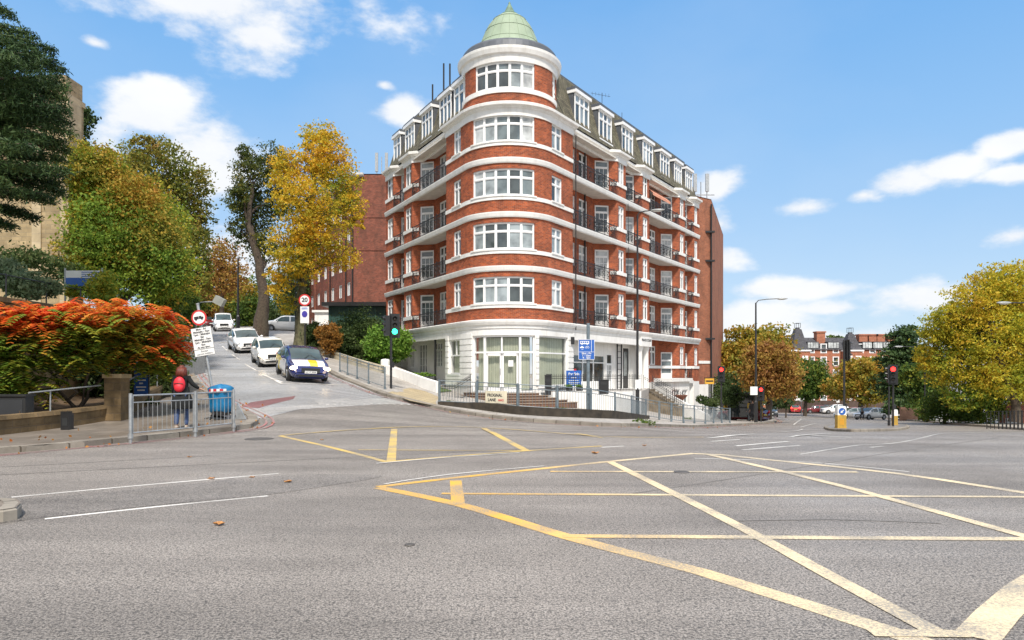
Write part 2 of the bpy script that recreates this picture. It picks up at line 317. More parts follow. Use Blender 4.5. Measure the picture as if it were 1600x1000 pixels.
BRB=brickm('brown_brick',(.40,.13,.06),(.26,.085,.045),(.28,.18,.13),dirt=.5)
STONE=brickm('rubble_stone',(.44,.33,.19),(.32,.24,.14),(.30,.24,.16),bw=.46,rh=.2,ms=.012,var=.3,dirt=.4,dcol=(.16,.12,.08))
ASHL=brickm('ashlar_quoin',(.55,.44,.29),(.46,.36,.23),(.42,.34,.25),bw=.9,rh=.38,ms=.012,var=.2,dirt=.3,dcol=(.2,.16,.11))
OCHRE=brickm('ochre_wall',(.22,.15,.075),(.15,.105,.055),(.15,.11,.07),bw=.5,rh=.22,ms=.012,var=.5,dirt=.85,dcol=(.055,.042,.025))
SLATE=brickm('roof_tile',(.19,.17,.115),(.10,.09,.065),(.03,.03,.025),bw=.22,rh=.16,ms=.014,var=.4,dirt=.35,dcol=(.16,.16,.08))
SLATE2=brickm('grey_slate',(.10,.10,.11),(.07,.07,.08),(.03,.03,.03),bw=.3,rh=.2,ms=.012)
WHITE=pm('white_stucco',(.80,.79,.76),.7,var=.05,dirt=.42,dcol=(.42,.38,.31),bump=.12)
WOOD=pm('white_joinery',(.82,.82,.81),.45,var=.03,dirt=.1,dcol=(.55,.52,.47))
SOFF=pm('slab_soffit',(.62,.59,.54),.8,var=.12,dirt=.3,dcol=(.35,.32,.27))
LEAD=pm('lead_roof',(.11,.12,.135),.5,.2,var=.2,dirt=.3)
COPPER=pm('verdigris_copper',(.28,.35,.25),.65,0,var=.12,scale=1.5,dirt=.6,dcol=(.26,.36,.22),dscale=2.2)
BLACKP=pm('black_paint',(.02,.02,.021),.4,var=.2)
BLACKI=pm('black_iron',(.03,.03,.031),.5,.3,var=.3)
GREYM=pm('galvanised_steel',(.36,.38,.39),.5,.45,var=.2,scale=9,dirt=.4,dcol=(.2,.15,.1))
BLUEG=pm('blue_grey_rail',(.15,.19,.215),.55,.2,var=.25,scale=8,dirt=.4,dcol=(.35,.34,.32))
DARKG=pm('dark_grey_paint',(.035,.037,.038),.5,.2)
GL=[glassm('window_glass_dark',(.055,.068,.07)),glassm('window_glass_mid',(.13,.16,.165)),glassm('window_glass_net_curtain',(.27,.31,.32),.08),glassm('window_glass_blind',(.46,.48,.475),.12)]
CLEAR=glassm('shop_glass',(.12,.15,.14),.02,.22)
CGLASS=glassm('car_glass',(.05,.08,.08),.03)
VOID=pm('room_shade',(.02,.022,.02),.9)  # near-black colour of the sheets that stand for room shade
BLIND=pm('vertical_blind',(.55,.58,.44),.8,var=.08)
GREENB=pm('green_blind',(.10,.24,.17),.7)
PAVE=brickm('paving_slab',(.44,.41,.37),(.37,.345,.315),(.23,.21,.185),bw=.6,rh=.6,ms=.012,var=.22,dirt=.45,dcol=(.2,.17,.13),bump=.3,rough=.6)
PAVEW=brickm('wet_paving_slab',(.26,.225,.19),(.2,.175,.15),(.12,.10,.08),bw=.75,rh=.6,ms=.014,var=.25,dirt=.5,dcol=(.12,.085,.05),bump=.3,rough=.38)
TACT=brickm('buff_tactile',(.46,.37,.22),(.38,.31,.20),(.26,.2,.13),bw=.4,rh=.4,ms=.014,var=.15,dirt=.3,dcol=(.3,.22,.13))
KERB=brickm('kerb_stone',(.30,.27,.225),(.22,.195,.165),(.10,.085,.065),bw=.9,rh=5,ms=.02,var=.3,dirt=.5,dcol=(.13,.10,.07))
PLINTH=pm('mossy_plinth',(.035,.028,.02),.85,var=.5,scale=4,dirt=.6,dcol=(.09,.065,.035),bump=.5,bscale=30)
ASPH=asphaltm('asphalt',(.04,.036,.032),(.43,.385,.34),.34)
ASPHD=asphaltm('wet_asphalt',(.19,.19,.19),(.56,.555,.55),.66)  # base colour paled to paint in the sky sheen on the wet lane
ASPHR=asphaltm('red_surfacing',(.17,.07,.07),(.34,.16,.155),.4)
ASPHL=asphaltm('pale_patch',(.28,.27,.26),(.62,.60,.57),.5)
SOIL=pm('garden_soil',(.10,.065,.035),.95,var=.5,scale=3,bump=.6,bscale=20,dirt=.5,dcol=(.20,.11,.04))
YEL=paintm('box_junction_paint',(.86,.46,.02),(.84,.68,.42),.46,.5,2.8)  # cream end is road glare painted into the yellow
YELW=paintm('worn_yellow_paint',(.68,.47,.12),(.6,.5,.34),.42)
WHP=paintm('white_road_paint',(.82,.79,.74),(.7,.7,.7),.38)
WHPW=paintm('worn_white_paint',(.75,.73,.68),(.7,.7,.7),.4)
TARP=paintm('tar_joint',(.17,.155,.14),(.1,.1,.1),.35)
REDP=paintm('red_route_paint',(.42,.15,.15),(.3,.1,.1),.5)
BARK=pm('bark',(.075,.055,.04),.95,var=.45,scale=8,bump=.9,bscale=14,dirt=.4,dcol=(.13,.13,.08))
BARKM=pm('mossy_bark',(.12,.11,.06),.95,var=.5,scale=6,bump=.9,bscale=14,dirt=.6,dcol=(.16,.19,.09))
TYRE=pm('tyre_rubber',(.025,.025,.025),.8)
RIM=pm('alloy_rim',(.45,.46,.47),.3,.8)
CHROME=pm('chrome',(.6,.6,.6),.15,1)
SIGNW=pm('sign_white',(.78,.78,.76),.5,var=.04,dirt=.2,dcol=(.5,.48,.42))
SIGNR=pm('sign_red',(.55,.03,.03),.45,var=.08)
SIGNB=pm('sign_blue',(.02,.11,.42),.4,var=.06)
INK=pm('sign_black',(.03,.03,.035),.5)
# ---------------- ground ----------------
def axis(lo,a,b,hi,st):
    o=[];x=a;d=st
    while x>lo: d*=1.35; x-=d; o.insert(0,x)
    n=int((b-a)/st); o+= [a+(b-a)*i/n for i in range(n+1)]; x=b;d=st
    while x<hi: d*=1.35; x+=d; o.append(x)
    return o
xs=axis(-900,-46,66,900,.8); ys=axis(-300,14,100,1500,.6)
g=MB(); g.v=[(x,y,ter(x,y)) for y in ys for x in xs]; nx=len(xs)
for j in range(len(ys)-1):
    for i in range(nx-1): g.f.append((j*nx+i,j*nx+i+1,(j+1)*nx+i+1,(j+1)*nx+i)); g.m.append(0); g.uv.append(None)
prop(g.build('road',ASPH,uv=False,smooth=True),kind='structure')
def resample(pts,step=.6,smooth=True):
    P=[Vector((p[0],p[1],0)) for p in pts]; out=[]
    for i in range(len(P)-1):
        p0=P[max(i-1,0)];p1=P[i];p2=P[i+1];p3=P[min(i+2,len(P)-1)]; n=max(1,int((p2-p1).length/step))
        for k in range(n):
            t=k/n
            if smooth: q=.5*((2*p1)+(p2-p0)*t+(2*p0-5*p1+4*p2-p3)*t*t+(3*p1-p0-3*p2+p3)*t**3)
            else: q=p1.lerp(p2,t)
            out.append(q)
    out.append(P[-1]); return [(q.x,q.y) for q in out]
def normals(pts):
    o=[]
    for i in range(len(pts)):
        a=Vector(pts[max(i-1,0)][:2]); b=Vector(pts[i][:2]); c=Vector(pts[min(i+1,len(pts)-1)][:2])
        d1=(b-a).normalized() if i else (c-b).normalized(); d2=(c-b).normalized() if i<len(pts)-1 else d1
        n=Vector((d1.y,-d1.x))+Vector((d2.y,-d2.x)); n.normalize(); k=max(.4,n.dot(Vector((d1.y,-d1.x)))); o.append(n/k)
    return o
def offset(pts,d): return [(p[0]+n.x*d,p[1]+n.y*d) for p,n in zip(pts,normals(pts))]
def sweep(mb,prof,pts,zf=None,closed=False,mi=0,caps=True):
    """profile [(d,z)] carried along plan points; d to the right of travel"""
    ns=normals(pts)
    if closed:
        m=len(pts); ns=[]
        for i in range(m):
            a,b,c=(Vector(pts[(i+k)%m][:2]) for k in (-1,0,1)); d1=(b-a).normalized(); d2=(c-b).normalized()
            n=Vector((d1.y,-d1.x))+Vector((d2.y,-d2.x)); n.normalize(); ns.append(n/max(.4,n.dot(Vector((d1.y,-d1.x)))))
    k=len(prof); vs=[];fs=[];uvs=[]; u=0;us=[]
    for i,(p,n) in enumerate(zip(pts,ns)):
        if i: u+=math.hypot(p[0]-pts[i-1][0],p[1]-pts[i-1][1])
        us.append(u); zb=zf(p[0],p[1]) if zf else (p[2] if len(p)>2 else 0)
        for (d,z) in prof: vs.append((p[0]+n.x*d,p[1]+n.y*d,zb+z))
    m=len(pts); sl_=[0]
    for a,b in zip(prof,prof[1:]): sl_.append(sl_[-1]+math.hypot(b[0]-a[0],b[1]-a[1]))
    for i in range(m if closed else m-1):
        j=(i+1)%m; u2=us[j] if j else u+math.hypot(pts[0][0]-pts[-1][0],pts[0][1]-pts[-1][1])
        for q in range(k-1):
            fs.append((i*k+q,j*k+q,j*k+q+1,i*k+q+1)); uvs.append([(us[i],sl_[q]),(u2,sl_[q]),(u2,sl_[q+1]),(us[i],sl_[q+1])])
    if caps and not closed:
        fs.append(tuple(range(k))); uvs.append([(0,0)]*k); fs.append(tuple((m-1)*k+q for q in range(k-1,-1,-1))); uvs.append([(0,0)]*k)
    mb.add(vs,fs,mi,uvs)
def region(name,poly,dz,mat,step=1.0,kind='structure'):
    f=dz if callable(dz) else (lambda x,y:ter(x,y)+dz)
    x0=min(p[0] for p in poly);x1=max(p[0] for p in poly);y0=min(p[1] for p in poly);y1=max(p[1] for p in poly)
    pts=[Vector(p) for p in poly]; n=len(pts); inside=[]
    y=y0
    while y<y1:
        x=x0
        while x<x1:
            c=False;j=n-1
            for i in range(n):
                if (pts[i].y>y)!=(pts[j].y>y) and x<(pts[j].x-pts[i].x)*(y-pts[i].y)/(pts[j].y-pts[i].y)+pts[i].x: c=not c
                j=i
            if c: inside.append(Vector((x,y)))
            x+=step
        y+=step
    r=delaunay_2d_cdt(pts+inside,[],[list(range(n))],1,1e-5)
    m=MB(); m.v=[(v.x,v.y,f(v.x,v.y)) for v in r[0]]
    for q in r[2]: m.f.append(tuple(q)); m.m.append(0); m.uv.append(None)
    o=m.build(name,mat); 
    if kind: prop(o,kind=kind)
    return o
def pxl(l,dz=0): return [tuple(G(a,b,dz)[:2]) for a,b in l]
# ---- left pavement ----
KL=[(-30,-14),(-20,0)]+pxl([(0,709),(100,701),(200,691),(300,681),(360,674),(392,669),(404,662),(401,655),(388,648),(366,637),(338,621),(316,604),(305,590),(298,574),(296,556),(300,538),(305,524),(310,512)])
KLs=resample(KL,.5)
WL_in=[(-33,-14),(-23,0)]+pxl([(-30,683),(51,674),(120,665),(183,655),(215,640),(250,622),(272,604),(282,588),(286,570),(286,552),(290,535),(296,520),(300,508)],.1)
region('left_pavement',KLs+WL_in[::-1],.115,PAVEW,.9)
kb=MB(); sweep(kb,[(0,-.05),(0,.10),(-.02,.125),(-.28,.13),(-.30,-.05)],KLs,ter); 
prop(kb.build('left_kerb',KERB),kind='structure')
# ---- corner block pavement ----
KR=pxl([(322,500),(340,503),(376,517),(400,530),(440,550),(480,567),(512,582),(524,589),(560,604),(598,618),(640,629),(690,641),(760,652.5),(810,658),(900,664),(970,667),(1060,667.5),(1120,666),(1160,664.3),(1190,662.5),(1208,661),(1214,659),(1210,655.5),(1208,651),(1211,646)])+[(55,150),(70,220)]
KRs=resample(KR,.6)
region('corner_pavement',[KRs[i] for i in range(0,len(KRs))]+[(20,230),(-60,200),(-60,70)],.115,PAVE,1.0)
kb=MB(); sweep(kb,[(0,-.05),(0,.10),(.02,.125),(.28,.13),(.30,-.05)][::1],KRs[::-1],ter)
prop(kb.build('corner_kerb',KERB),kind='structure')
# far right pavement
KF=pxl([(1240,641),(1300,644),(1352,649.5),(1380,653),(1412,657),(1450,660),(1500,664.5),(1550,668),(1600,672.5)])
e=Vector(KF[-1])-Vector(KF[-3]); e.normalize(); KF+= [tuple(Vector(KF[-1])+e*60)]
KFs=resample(KF,1.0)
region('far_pavement',KFs+[(90,-30),(170,60),(170,140)],.115,PAVE,2.5)
kb=MB(); sweep(kb,[(0,-.05),(0,.11),(.02,.13),(.28,.135),(.30,-.05)],KFs[::-1],ter)
prop(kb.build('far_kerb',KERB),kind='structure')
# Frognal Lane wet carriageway and patches
lane=pxl([(404,655),(380,645),(340,620),(312,600),(303,585),(299,560),(302,540),(309,515),(325,503),(345,506),(376,518),(440,551),(512,583),(600,620),(560,634),(480,637)])
region('lane_surface',lane,.006,ASPHD,.8)
for pl,mt,dz in (([(378,636),(392,629),(425,624),(462,619),(458,624),(425,632),(404,638)],ASPHR,.012),([(490,626),(545,622),(560,631),(500,633)],ASPHL,.011),([(380,640),(470,634),(600,622),(650,632),(560,634),(470,640),(396,650)],ASPHL,.0095)):
    region('road_patch',pxl(pl),dz,mt,.6)
region('central_asphalt_patch',resample(pxl([(-60,790),(30,781),(200,766),(430,744),(520,741),(600,744),(520,758),(420,773),(250,789),(60,810),(-60,826),(-60,790)]),.4)[:-1],.0035,asphaltm('dark_patch_asphalt',(.04,.037,.034),(.36,.325,.29),.3),.6)
region('tactile_paving',pxl([(606,613),(640,606),(664,611),(690,622),(680,634),(640,626)],.12),.122,TACT,.5)
# ---- road markings ----
marks={}; mk=[0]
def mark(l,w,key,world=False):
    P=l if world else pxl(l); P=resample(P,.5,len(P)>2); mk[0]+=1; z0=.0022+.0004*(mk[0]%16)
    mb=marks.setdefault(key,MB()); ns=normals(P); b=len(mb.v)
    for p,n in zip(P,ns):
        for s in (-1,1):
            x=p[0]+n.x*s*w/2; y=p[1]+n.y*s*w/2; mb.v.append((x,y,ter(x,y)+z0+(.012 if y>18 else 0)))
    for i in range(len(P)-1): mb.f.append((b+2*i,b+2*i+1,b+2*i+3,b+2*i+2)); mb.m.append(0); mb.uv.append(None)
mark([(18,777),(225,758),(435,740)],.07,'w'); mark([(70,811),(245,792),(418,775)],.075,'w')
mark([(592,762),(720,789),(890,840),(1100,895),(1250,942),(1400,990),(1580,1050)],.19,'y')
mark([(590,761),(700,748),(850,732),(945,722),(1085,708.5)],.15,'y'); mark([(1085,709),(1130,711),(1200,718.5),(1400,740),(1600,770),(1800,803)],.17,'y')
mark([(712,751),(716,789)],.17,'y'); mark([(690,771.5),(1800,778)],.12,'y'); mark([(880,838),(1800,844)],.14,'y'); mark([(860,737),(1340,738)],.12,'y')
mark([(953,722),(1130,810),(1300,902),(1460,988)],.15,'y'); mark([(1108,710.5),(1300,756),(1600,838),(1800,892)],.15,'y')
mark([(1360,990),(1560,992)],.12,'y'); mark([(1525,998),(1600,922),(1700,862)],.24,'y')
mark([(600,757),(700,742),(850,728.5)],.05,'w'); mark([(588,724.5),(700,715),(812,708)],.06,'w'); mark([(1085,716),(1260,722),(1420,737)],.05,'ww')
mark([(438,681),(500,695),(560,710),(605,722)],.13,'yw'); mark([(438,681),(560,671.5),(700,667),(800,671.5),(940,682),(1100,683)],.09,'yw')
mark([(616,671),(611,722)],.17,'yw'); mark([(756,670),(790,687),(824,705)],.17,'yw'); mark([(600,722),(720,712),(830,704),(940,697)],.10,'yw'); mark([(560,703),(830,704.5)],.07,'yw')
mark([(900,678),(940,684)],.12,'yw')
for a in ([(1110,690),(1156,687)],[(1150,697),(1232,690)],[(1360,699.5),(1380,697.5)],[(1105,685),(1180,679)],[(1235,683),(1300,678)],[(1268,681),(1330,684)],[(1210,676),(1255,671)],[(1250,668),(1275,662)],[(940,699),(975,697)],[(1160,703),(1250,696)],[(1240,664),(1252,655)]): mark(a,.1,'ww')
mark([(1250,710),(1330,697),(1460,680),(1560,672)],.04,'ww')
mark([(985,772),(1180,742),(1400,706),(1560,684)],.035,'t'); mark([(0,742),(300,727),(600,712),(900,698)],.03,'t'); mark([(1120,815),(1300,812),(1470,818)],.03,'t')
mark([(0,730),(150,722),(330,712)],.03,'t')
# lane centre dashes, parking bay, give-way studs
for a in ([(413,587),(442,598)],[(383,569),(402,580)],[(362,554),(375,563)],[(347,541),(355,548)]): mark(a,.09,'w')
mark([(413,586),(440,600)],.1,'w'); mark([(440,600),(500,601),(545,601)],.11,'w'); mark([(413,586),(432,586)],.1,'w')
for i in range(15):
    t=i/14; a=(498+t*(660-498),632.5-1.2*math.sin(t*3)+t*1.0); mark([a,(a[0]+4,a[1])],.09,'w')
for i in range(10):
    t=i/9; a=(576+t*(664-576),617.5+t*14); mark([a,(a[0]+4.5,a[1]+.5)],.1,'w')
for d in (.22,.42): 
    mark(offset(KLs,d)[24:],.06,'r',True); mark(offset(KRs[::-1],-d)[30:],.06,'r',True)
for k,m_,nm in (('w',WHP,'white_road_marking'),('ww',WHPW,'worn_white_road_marking'),('y',YEL,'yellow_box_marking'),('yw',YELW,'worn_yellow_box_marking'),('r',REDP,'red_route_line'),('t',TARP,'tar_joint')): prop(marks[k].build(nm,m_,uv=False),kind='structure')
# ---------------- wall machinery ----------------
class Path:
    def __init__(s,pts):
        s.p=[Vector(p[:2]) for p in pts]; s.n=normals([tuple(p) for p in s.p]); s.u=[0]
        for a,b in zip(s.p,s.p[1:]): s.u.append(s.u[-1]+(b-a).length)
        s.L=s.u[-1]
    def at(s,u,d,z):
        i=0
        while i<len(s.u)-2 and u>s.u[i+1]: i+=1
        t=(u-s.u[i])/(s.u[i+1]-s.u[i]); p=s.p[i].lerp(s.p[i+1],t)
        n=s.n[i].lerp(s.n[i+1],t) if len(s.p)>2 else s.n[0]
        return Vector((p.x+n.x*d,p.y+n.y*d,z))
    def cuts(s,u0,u1): return [u0]+[u for u in s.u if u0+.02<u<u1-.02]+[u1]
def ubox(mb,P,u0,u1,d0,d1,z0,z1,mi=0):
    us=P.cuts(u0,u1); vs=[]; fs=[]; uv=[]
    for u in us: vs+= [P.at(u,d0,z0),P.at(u,d1,z0),P.at(u,d1,z1),P.at(u,d0,z1)]
    for i in range(len(us)-1):
        a=4*i;b=a+4
        for k in range(4):
            k2=(k+1)%4; fs.append((a+k,b+k,b+k2,a+k2))
            ya,yb=((z0,z0),(z0,z1),(z1,z1),(z1,z0))[k]; 
            if k in (0,2): ya,yb=0,d1-d0
            uv.append([(us[i],ya),(us[i+1],ya),(us[i+1],yb),(us[i],yb)])
    fs.append((0,1,2,3)); fs.append(tuple(4*(len(us)-1)+k for k in (3,2,1,0))); q=[(0,z0),(d1-d0,z0),(d1-d0,z1),(0,z1)]; uv.append(q); uv.append(q[::-1])
    mb.add(vs,fs,mi,uv)
def wallp(mb,P,u0,u1,z0,z1,ops=(),th=.22,mi=0,miR=None):
    us=P.cuts(u0,u1)
    for o in ops: us+= [o[0],o[1]]
    us=sorted(set(round(u,4) for u in us if u0-1e-4<=u<=u1+1e-4)); zs=sorted(set([z0,z1]+[z for o in ops for z in (o[2],o[3]) if z0<z<z1]))
    for i in range(len(us)-1):
        if us[i+1]-us[i]<1e-3: continue
        for j in range(len(zs)-1):
            um=(us[i]+us[i+1])/2; zm=(zs[j]+zs[j+1])/2
            if any(o[0]<um<o[1] and o[2]<zm<o[3] for o in ops): continue
            mb.add([P.at(us[i],0,zs[j]),P.at(us[i+1],0,zs[j]),P.at(us[i+1],0,zs[j+1]),P.at(us[i],0,zs[j+1])],[(0,1,2,3)],mi,[[(us[i],zs[j]),(us[i+1],zs[j]),(us[i+1],zs[j+1]),(us[i],zs[j+1])]])
    for o in ops:
        a,b,c,d=o[:4]; r=mi if miR is None else miR; cu=P.cuts(a,b)
        mb.add([P.at(a,0,c),P.at(a,-th,c),P.at(a,-th,d),P.at(a,0,d)],[(0,1,2,3)],r); mb.add([P.at(b,0,c),P.at(b,-th,c),P.at(b,-th,d),P.at(b,0,d)],[(3,2,1,0)],r)
        for q,e in zip(cu,cu[1:]):
            mb.add([P.at(q,0,d),P.at(e,0,d),P.at(e,-th,d),P.at(q,-th,d)],[(0,1,2,3)],r); mb.add([P.at(q,0,c),P.at(e,0,c),P.at(e,-th,c),P.at(q,-th,c)],[(3,2,1,0)],r)
def window(parent,P,u0,u1,z0,z1,nl=2,tz=.32,d=-.09,bars=0,door=False,fr=.06,name=None,frm=None,gl=None,wide=True):
    """casement window: frame, mullions, transom at tz of the height from the top; panes"""
    f=MB(); g_=MB(); fm=frm or WOOD
    ubox(f,P,u0,u1,d-.05,d+.03,z0,z0+fr); ubox(f,P,u0,u1,d-.05,d+.03,z1-fr,z1); ubox(f,P,u0,u0+fr,d-.05,d+.028,z0+fr,z1-fr); ubox(f,P,u1-fr,u1,d-.05,d+.028,z0+fr,z1-fr)
    zt=z1-(z1-z0)*tz; w=(u1-u0-2*fr)/nl; m=.035
    if tz>0: ubox(f,P,u0+fr,u1-fr,d-.045,d+.022,zt-.035,zt+.035)
    for k in range(nl+1):
        if 0<k<nl:
            uc=u0+fr+k*w; ubox(f,P,uc-.04,uc+.04,d-.046,d+.02,z0+fr,z1-fr)
    for k in range(nl):
        a=u0+fr+k*w+(.04 if k else 0); b=u0+fr+(k+1)*w-(.04 if k<nl-1 else 0)
        for (c,e) in ([(z0+fr,zt-.035),(zt+.035,z1-fr)] if tz>0 else [(z0+fr,z1-fr)]):
            if wide and b-a>.25:
                for q in ((a,a+m,c,e),(b-m,b,c,e),(a+m,b-m,c,c+m),(a+m,b-m,e-m,e)): ubox(f,P,q[0],q[1],d-.04,d+.008,q[2],q[3])
        for q in range(bars):
            uc=a+(b-a)*(q+1)/(bars+1); ubox(f,P,uc-.014,uc+.014,d-.04,d-.012,z0+fr+m,(zt if tz>0 else z1)-m)
        if bars:
            for q in range(1,4): zc=z0+fr+(zt-z0-fr)*q/4; ubox(f,P,a+m,b-m,d-.04,d-.012,zc-.014,zc+.014)
        mi=gl if gl is not None else random.choices(range(4),(5,4,5,4))[0]
        m2=mi if random.random()<.7 else random.randrange(4)
        cu=P.cuts(a,b)
        for q,e in zip(cu,cu[1:]):
            if tz>0:
                g_.add([P.at(q,d-.03,z0+fr),P.at(e,d-.03,z0+fr),P.at(e,d-.03,zt),P.at(q,d-.03,zt)],[(0,1,2,3)],mi); g_.add([P.at(q,d-.03,zt),P.at(e,d-.03,zt),P.at(e,d-.03,z1-fr),P.at(q,d-.03,z1-fr)],[(0,1,2,3)],m2)
            else: g_.add([P.at(q,d-.03,z0+fr),P.at(e,d-.03,z0+fr),P.at(e,d-.03,z1-fr),P.at(q,d-.03,z1-fr)],[(0,1,2,3)],mi)
    if door: ubox(f,P,u0+fr,u1-fr,d-.045,d+.01,z0+fr,z0+.55)
    w_=f.build(name or ('balcony_door' if door else 'window'),fm,parent); g_.build('pane',GL,w_); return w_
# ================= MANSION BLOCK =================
mb_root=thing('mansion_block','five storey red brick corner mansion block with white bands and green copper dome','apartment building',(-.15,42,0))
MR=mb_root; L1,L2,L3,L4,L5,LT=4.56,7.58,10.58,13.6,16.65,19.8
CX,CY,RT=-.15,42.05,2.9
tr=Vector((.555,.832)); nr=Vector((.832,-.555)); tl=Vector((-.485,.875)); nl_=Vector((-.875,-.485))
Tr=Vector((CX,CY))+nr*RT; Tl=Vector((CX,CY))+nl_*RT
def FR(s,d): q=Tr+tr*s+nr*d; return (q.x,q.y)
def FL(s,d): q=Tl+tl*s+nl_*d; return (q.x,q.y)
a_l=math.atan2(nl_.y,nl_.x)%(2*PI); a_r=math.atan2(nr.y,nr.x)%(2*PI)   # arc from left normal to right normal, through -Y
arc=[(CX+RT*math.cos(a_l+(a_r-a_l)*i/30),CY+RT*math.sin(a_l+(a_r-a_l)*i/30)) for i in range(31)]
WLs,WRs=2.75,2.55
bow=[FL(WLs,0)]+arc+[FR(WRs,0)]; BP=Path(bow)
def uphi(deg): # path coordinate for an angle on the tower (0 = facing -Y, + to the right)
    return WLs+RT*((R(270+deg)-a_l))
u5a,u5b=uphi(-46),uphi(29.5)
# wall, upper storeys of the bow
w=MB(); ops=[]
lw=(WLs-1.68,WLs-.66); rw=(BP.L-WRs+.05,BP.L-WRs+1.25)
for Lk in (L1,L2,L3,L4):
    for (a,b) in ((u5a,u5b),lw,rw): ops.append((a,b,Lk+.93,Lk+2.43 if Lk<L4 else Lk+2.40))
wallp(w,BP,0,BP.L,L1-.1,L5-.05,ops)
# top storey drum: nearly full circle
a2=R(270-118); a3=R(270+122); circ=[(CX+2.78*math.cos(a2+(a3-a2)*i/60),CY+2.78*math.sin(a2+(a3-a2)*i/60)) for i in range(61)]
DP=Path(circ); dphi=lambda deg:2.78*(R(270+deg)-a2)
dops=[(dphi(-44.5),dphi(31),L5+.88,L5+2.36),(dphi(64),dphi(84),L5+.88,L5+2.36),(dphi(-92),dphi(-68),L5+.88,L5+2.36)]
wallp(w,DP,0,DP.L,L5-.1,LT-.3,dops)
# side walls of the upper storeys
def side(F,sgn,plan):
    """plan: list of ((s,d),(s,d),openings (u from tower side,u,z0 rel,z1 rel,kind))"""
    segs=[]
    for A,B,op in plan:
        a,b=F(*A),F(*B)
        if sgn<0:
            Ln=math.hypot(a[0]-b[0],a[1]-b[1]); a,b=b,a; op=[(Ln-o[1],Ln-o[0])+tuple(o[2:]) for o in op]
        segs.append((Path([a,b]),op))
    return segs
D=1.2
def plan_for(w0,bays):
    pl=[]; s=w0
    for (rec,cant,pier,wins) in bays:
        pl.append(((s,0),(s,-D),[])); pl.append(((s,-D),(s+rec,-D),wins)); s+=rec
        pl.append(((s,-D),(s+cant,0),[(.12,1.12,.02,2.35,'d')])); s+=cant
        pl.append(((s,0),(s+pier,0),[(.24,pier-.24,.93,2.45,'w')])); s+=pier
    pl.append(((s,0),(s,-4),[])); return pl,s
wl2=[(1.3,2.5,.93,2.4,'w'),(3.0,4.2,.6,2.4,'w')]
planR,endR=plan_for(WRs,[(5.0,D,1.4,wl2),(1.55,D,1.4,[]),(5.0,D,1.4,wl2),(.9,D,1.3,[])])
planL,endL=plan_for(WLs,[(4.55,D,1.6,[(1.0,2.1,.93,2.4,'w'),(2.7,3.9,.6,2.4,'w')]),(.95,D,1.7,[])])
wins=[]
for F,sg,pl in ((FR,1,planR),(FL,-1,planL)):
    for P,op in side(F,sg,pl):
        O=[]
        for Lk in (L1,L2,L3,L4):
            for o in op: O.append((o[0],o[1],Lk+o[2],Lk+o[3],o[4]))
        wallp(w,P,0,P.L,L1-.1,L5,O)
        for o in O: wins.append((P,o))
w.build('wall',BR,MR)
for (a,b,c,d) in ops:
    window(MR,BP,a,b,c,d,5 if a==u5a else 2,.33)
for (a,b,c,d),n in zip(dops,(5,2,2)): window(MR,DP,a,b,c,d,n,.33)
for P,o in wins:
    if o[4]=='d': window(MR,P,o[0],o[1],o[2],o[3],1,.2,bars=2,door=True)
    else: window(MR,P,o[0],o[1],o[2],o[3],2,.33)
# full outline of the upper floors for cornices; front line for slabs
pierseg=lambda F,w0,bays: None
def outline(F,w0,bays,rev,rd=.55):
    pts=[];s=w0
    for (rec,cant,pier,_) in bays:
        s0=s; s+=rec
        pts+=[F(s0+.02,-rd*.0),F(s0+.5,-rd),F(s+cant-rd,-rd),F(s+cant,0)]; s+=cant+pier; 
    pts.append(F(s,0)); return pts
baysR=[(5.0,D,1.4,0),(1.55,D,1.4,0),(5.0,D,1.4,0),(.9,D,1.3,0)]; baysL=[(4.55,D,1.6,0),(.95,D,1.7,0)]
OUT=outline(FL,WLs,baysL,1)[::-1]+arc+outline(FR,WRs,baysR,0)
c=MB()
corn=[(-.05,-.70),(.06,-.70),(.06,-.34),(.12,-.30),(.16,-.22),(.34,-.18),(.36,-.04),(.30,0),(-.35,.03)]
sweep(c,corn,[p+(L5,) if len(p)==2 else p for p in OUT])
# string courses / slab edges along the front line
front=[FL(endL,0),FL(WLs,0)]+arc+[FR(WRs,0),FR(endR,0)]
for Lk in (L2,L3,L4): sweep(c,[(-.05,-.30),(.07,-.30),(.10,-.24),(.14,-.06),(.14,0),(-.05,.02)],[p+(Lk,) for p in front])
# ground floor cornice
sweep(c,[(-.05,-.46),(.05,-.46),(.07,-.30),(.14,-.26),(.20,-.12),(.22,-.02),(.18,.02),(-.05,.06)],[p+(L1,) for p in front])
# sill bands
for Lk in (L1,L2,L3,L4):
    ubox(c,BP,0,BP.L,-.03,.055,Lk+.68,Lk+.90)
    for a,b in ((u5a,u5b),lw,rw): ubox(c,BP,a-.08,b+.08,-.2,.1,Lk+.86,Lk+.94)
    for F,sg,bays,w0 in ((FR,1,baysR,WRs),(FL,-1,baysL,WLs)):
        s=w0
        for rec,cant,pier,_ in bays:
            s+=rec+cant; A,B=F(s-.35,-.35),F(s,0); Cc=F(s+pier,0); E=F(s+pier,-.4); pp=[A,B,Cc,E]
            if sg<0: pp=pp[::-1]
            sweep(c,[(-.03,.70),(.06,.70),(.06,.93),(-.03,.93)],[p+(Lk,) for p in pp]); s+=pier
ubox(c,DP,0,DP.L,-.03,.06,L5+.62,L5+.88)
cc=[(CX+2.78*math.cos(2*PI*i/72),CY+2.78*math.sin(2*PI*i/72),LT) for i in range(72)]
sweep(c,[(-.05,-.80),(.05,-.80),(.08,-.60),(.10,-.42),(.22,-.36),(.30,-.14),(.32,0),(-.2,.06)],cc,closed=True)
c.build('white_band',WHITE,MR,smooth=False)
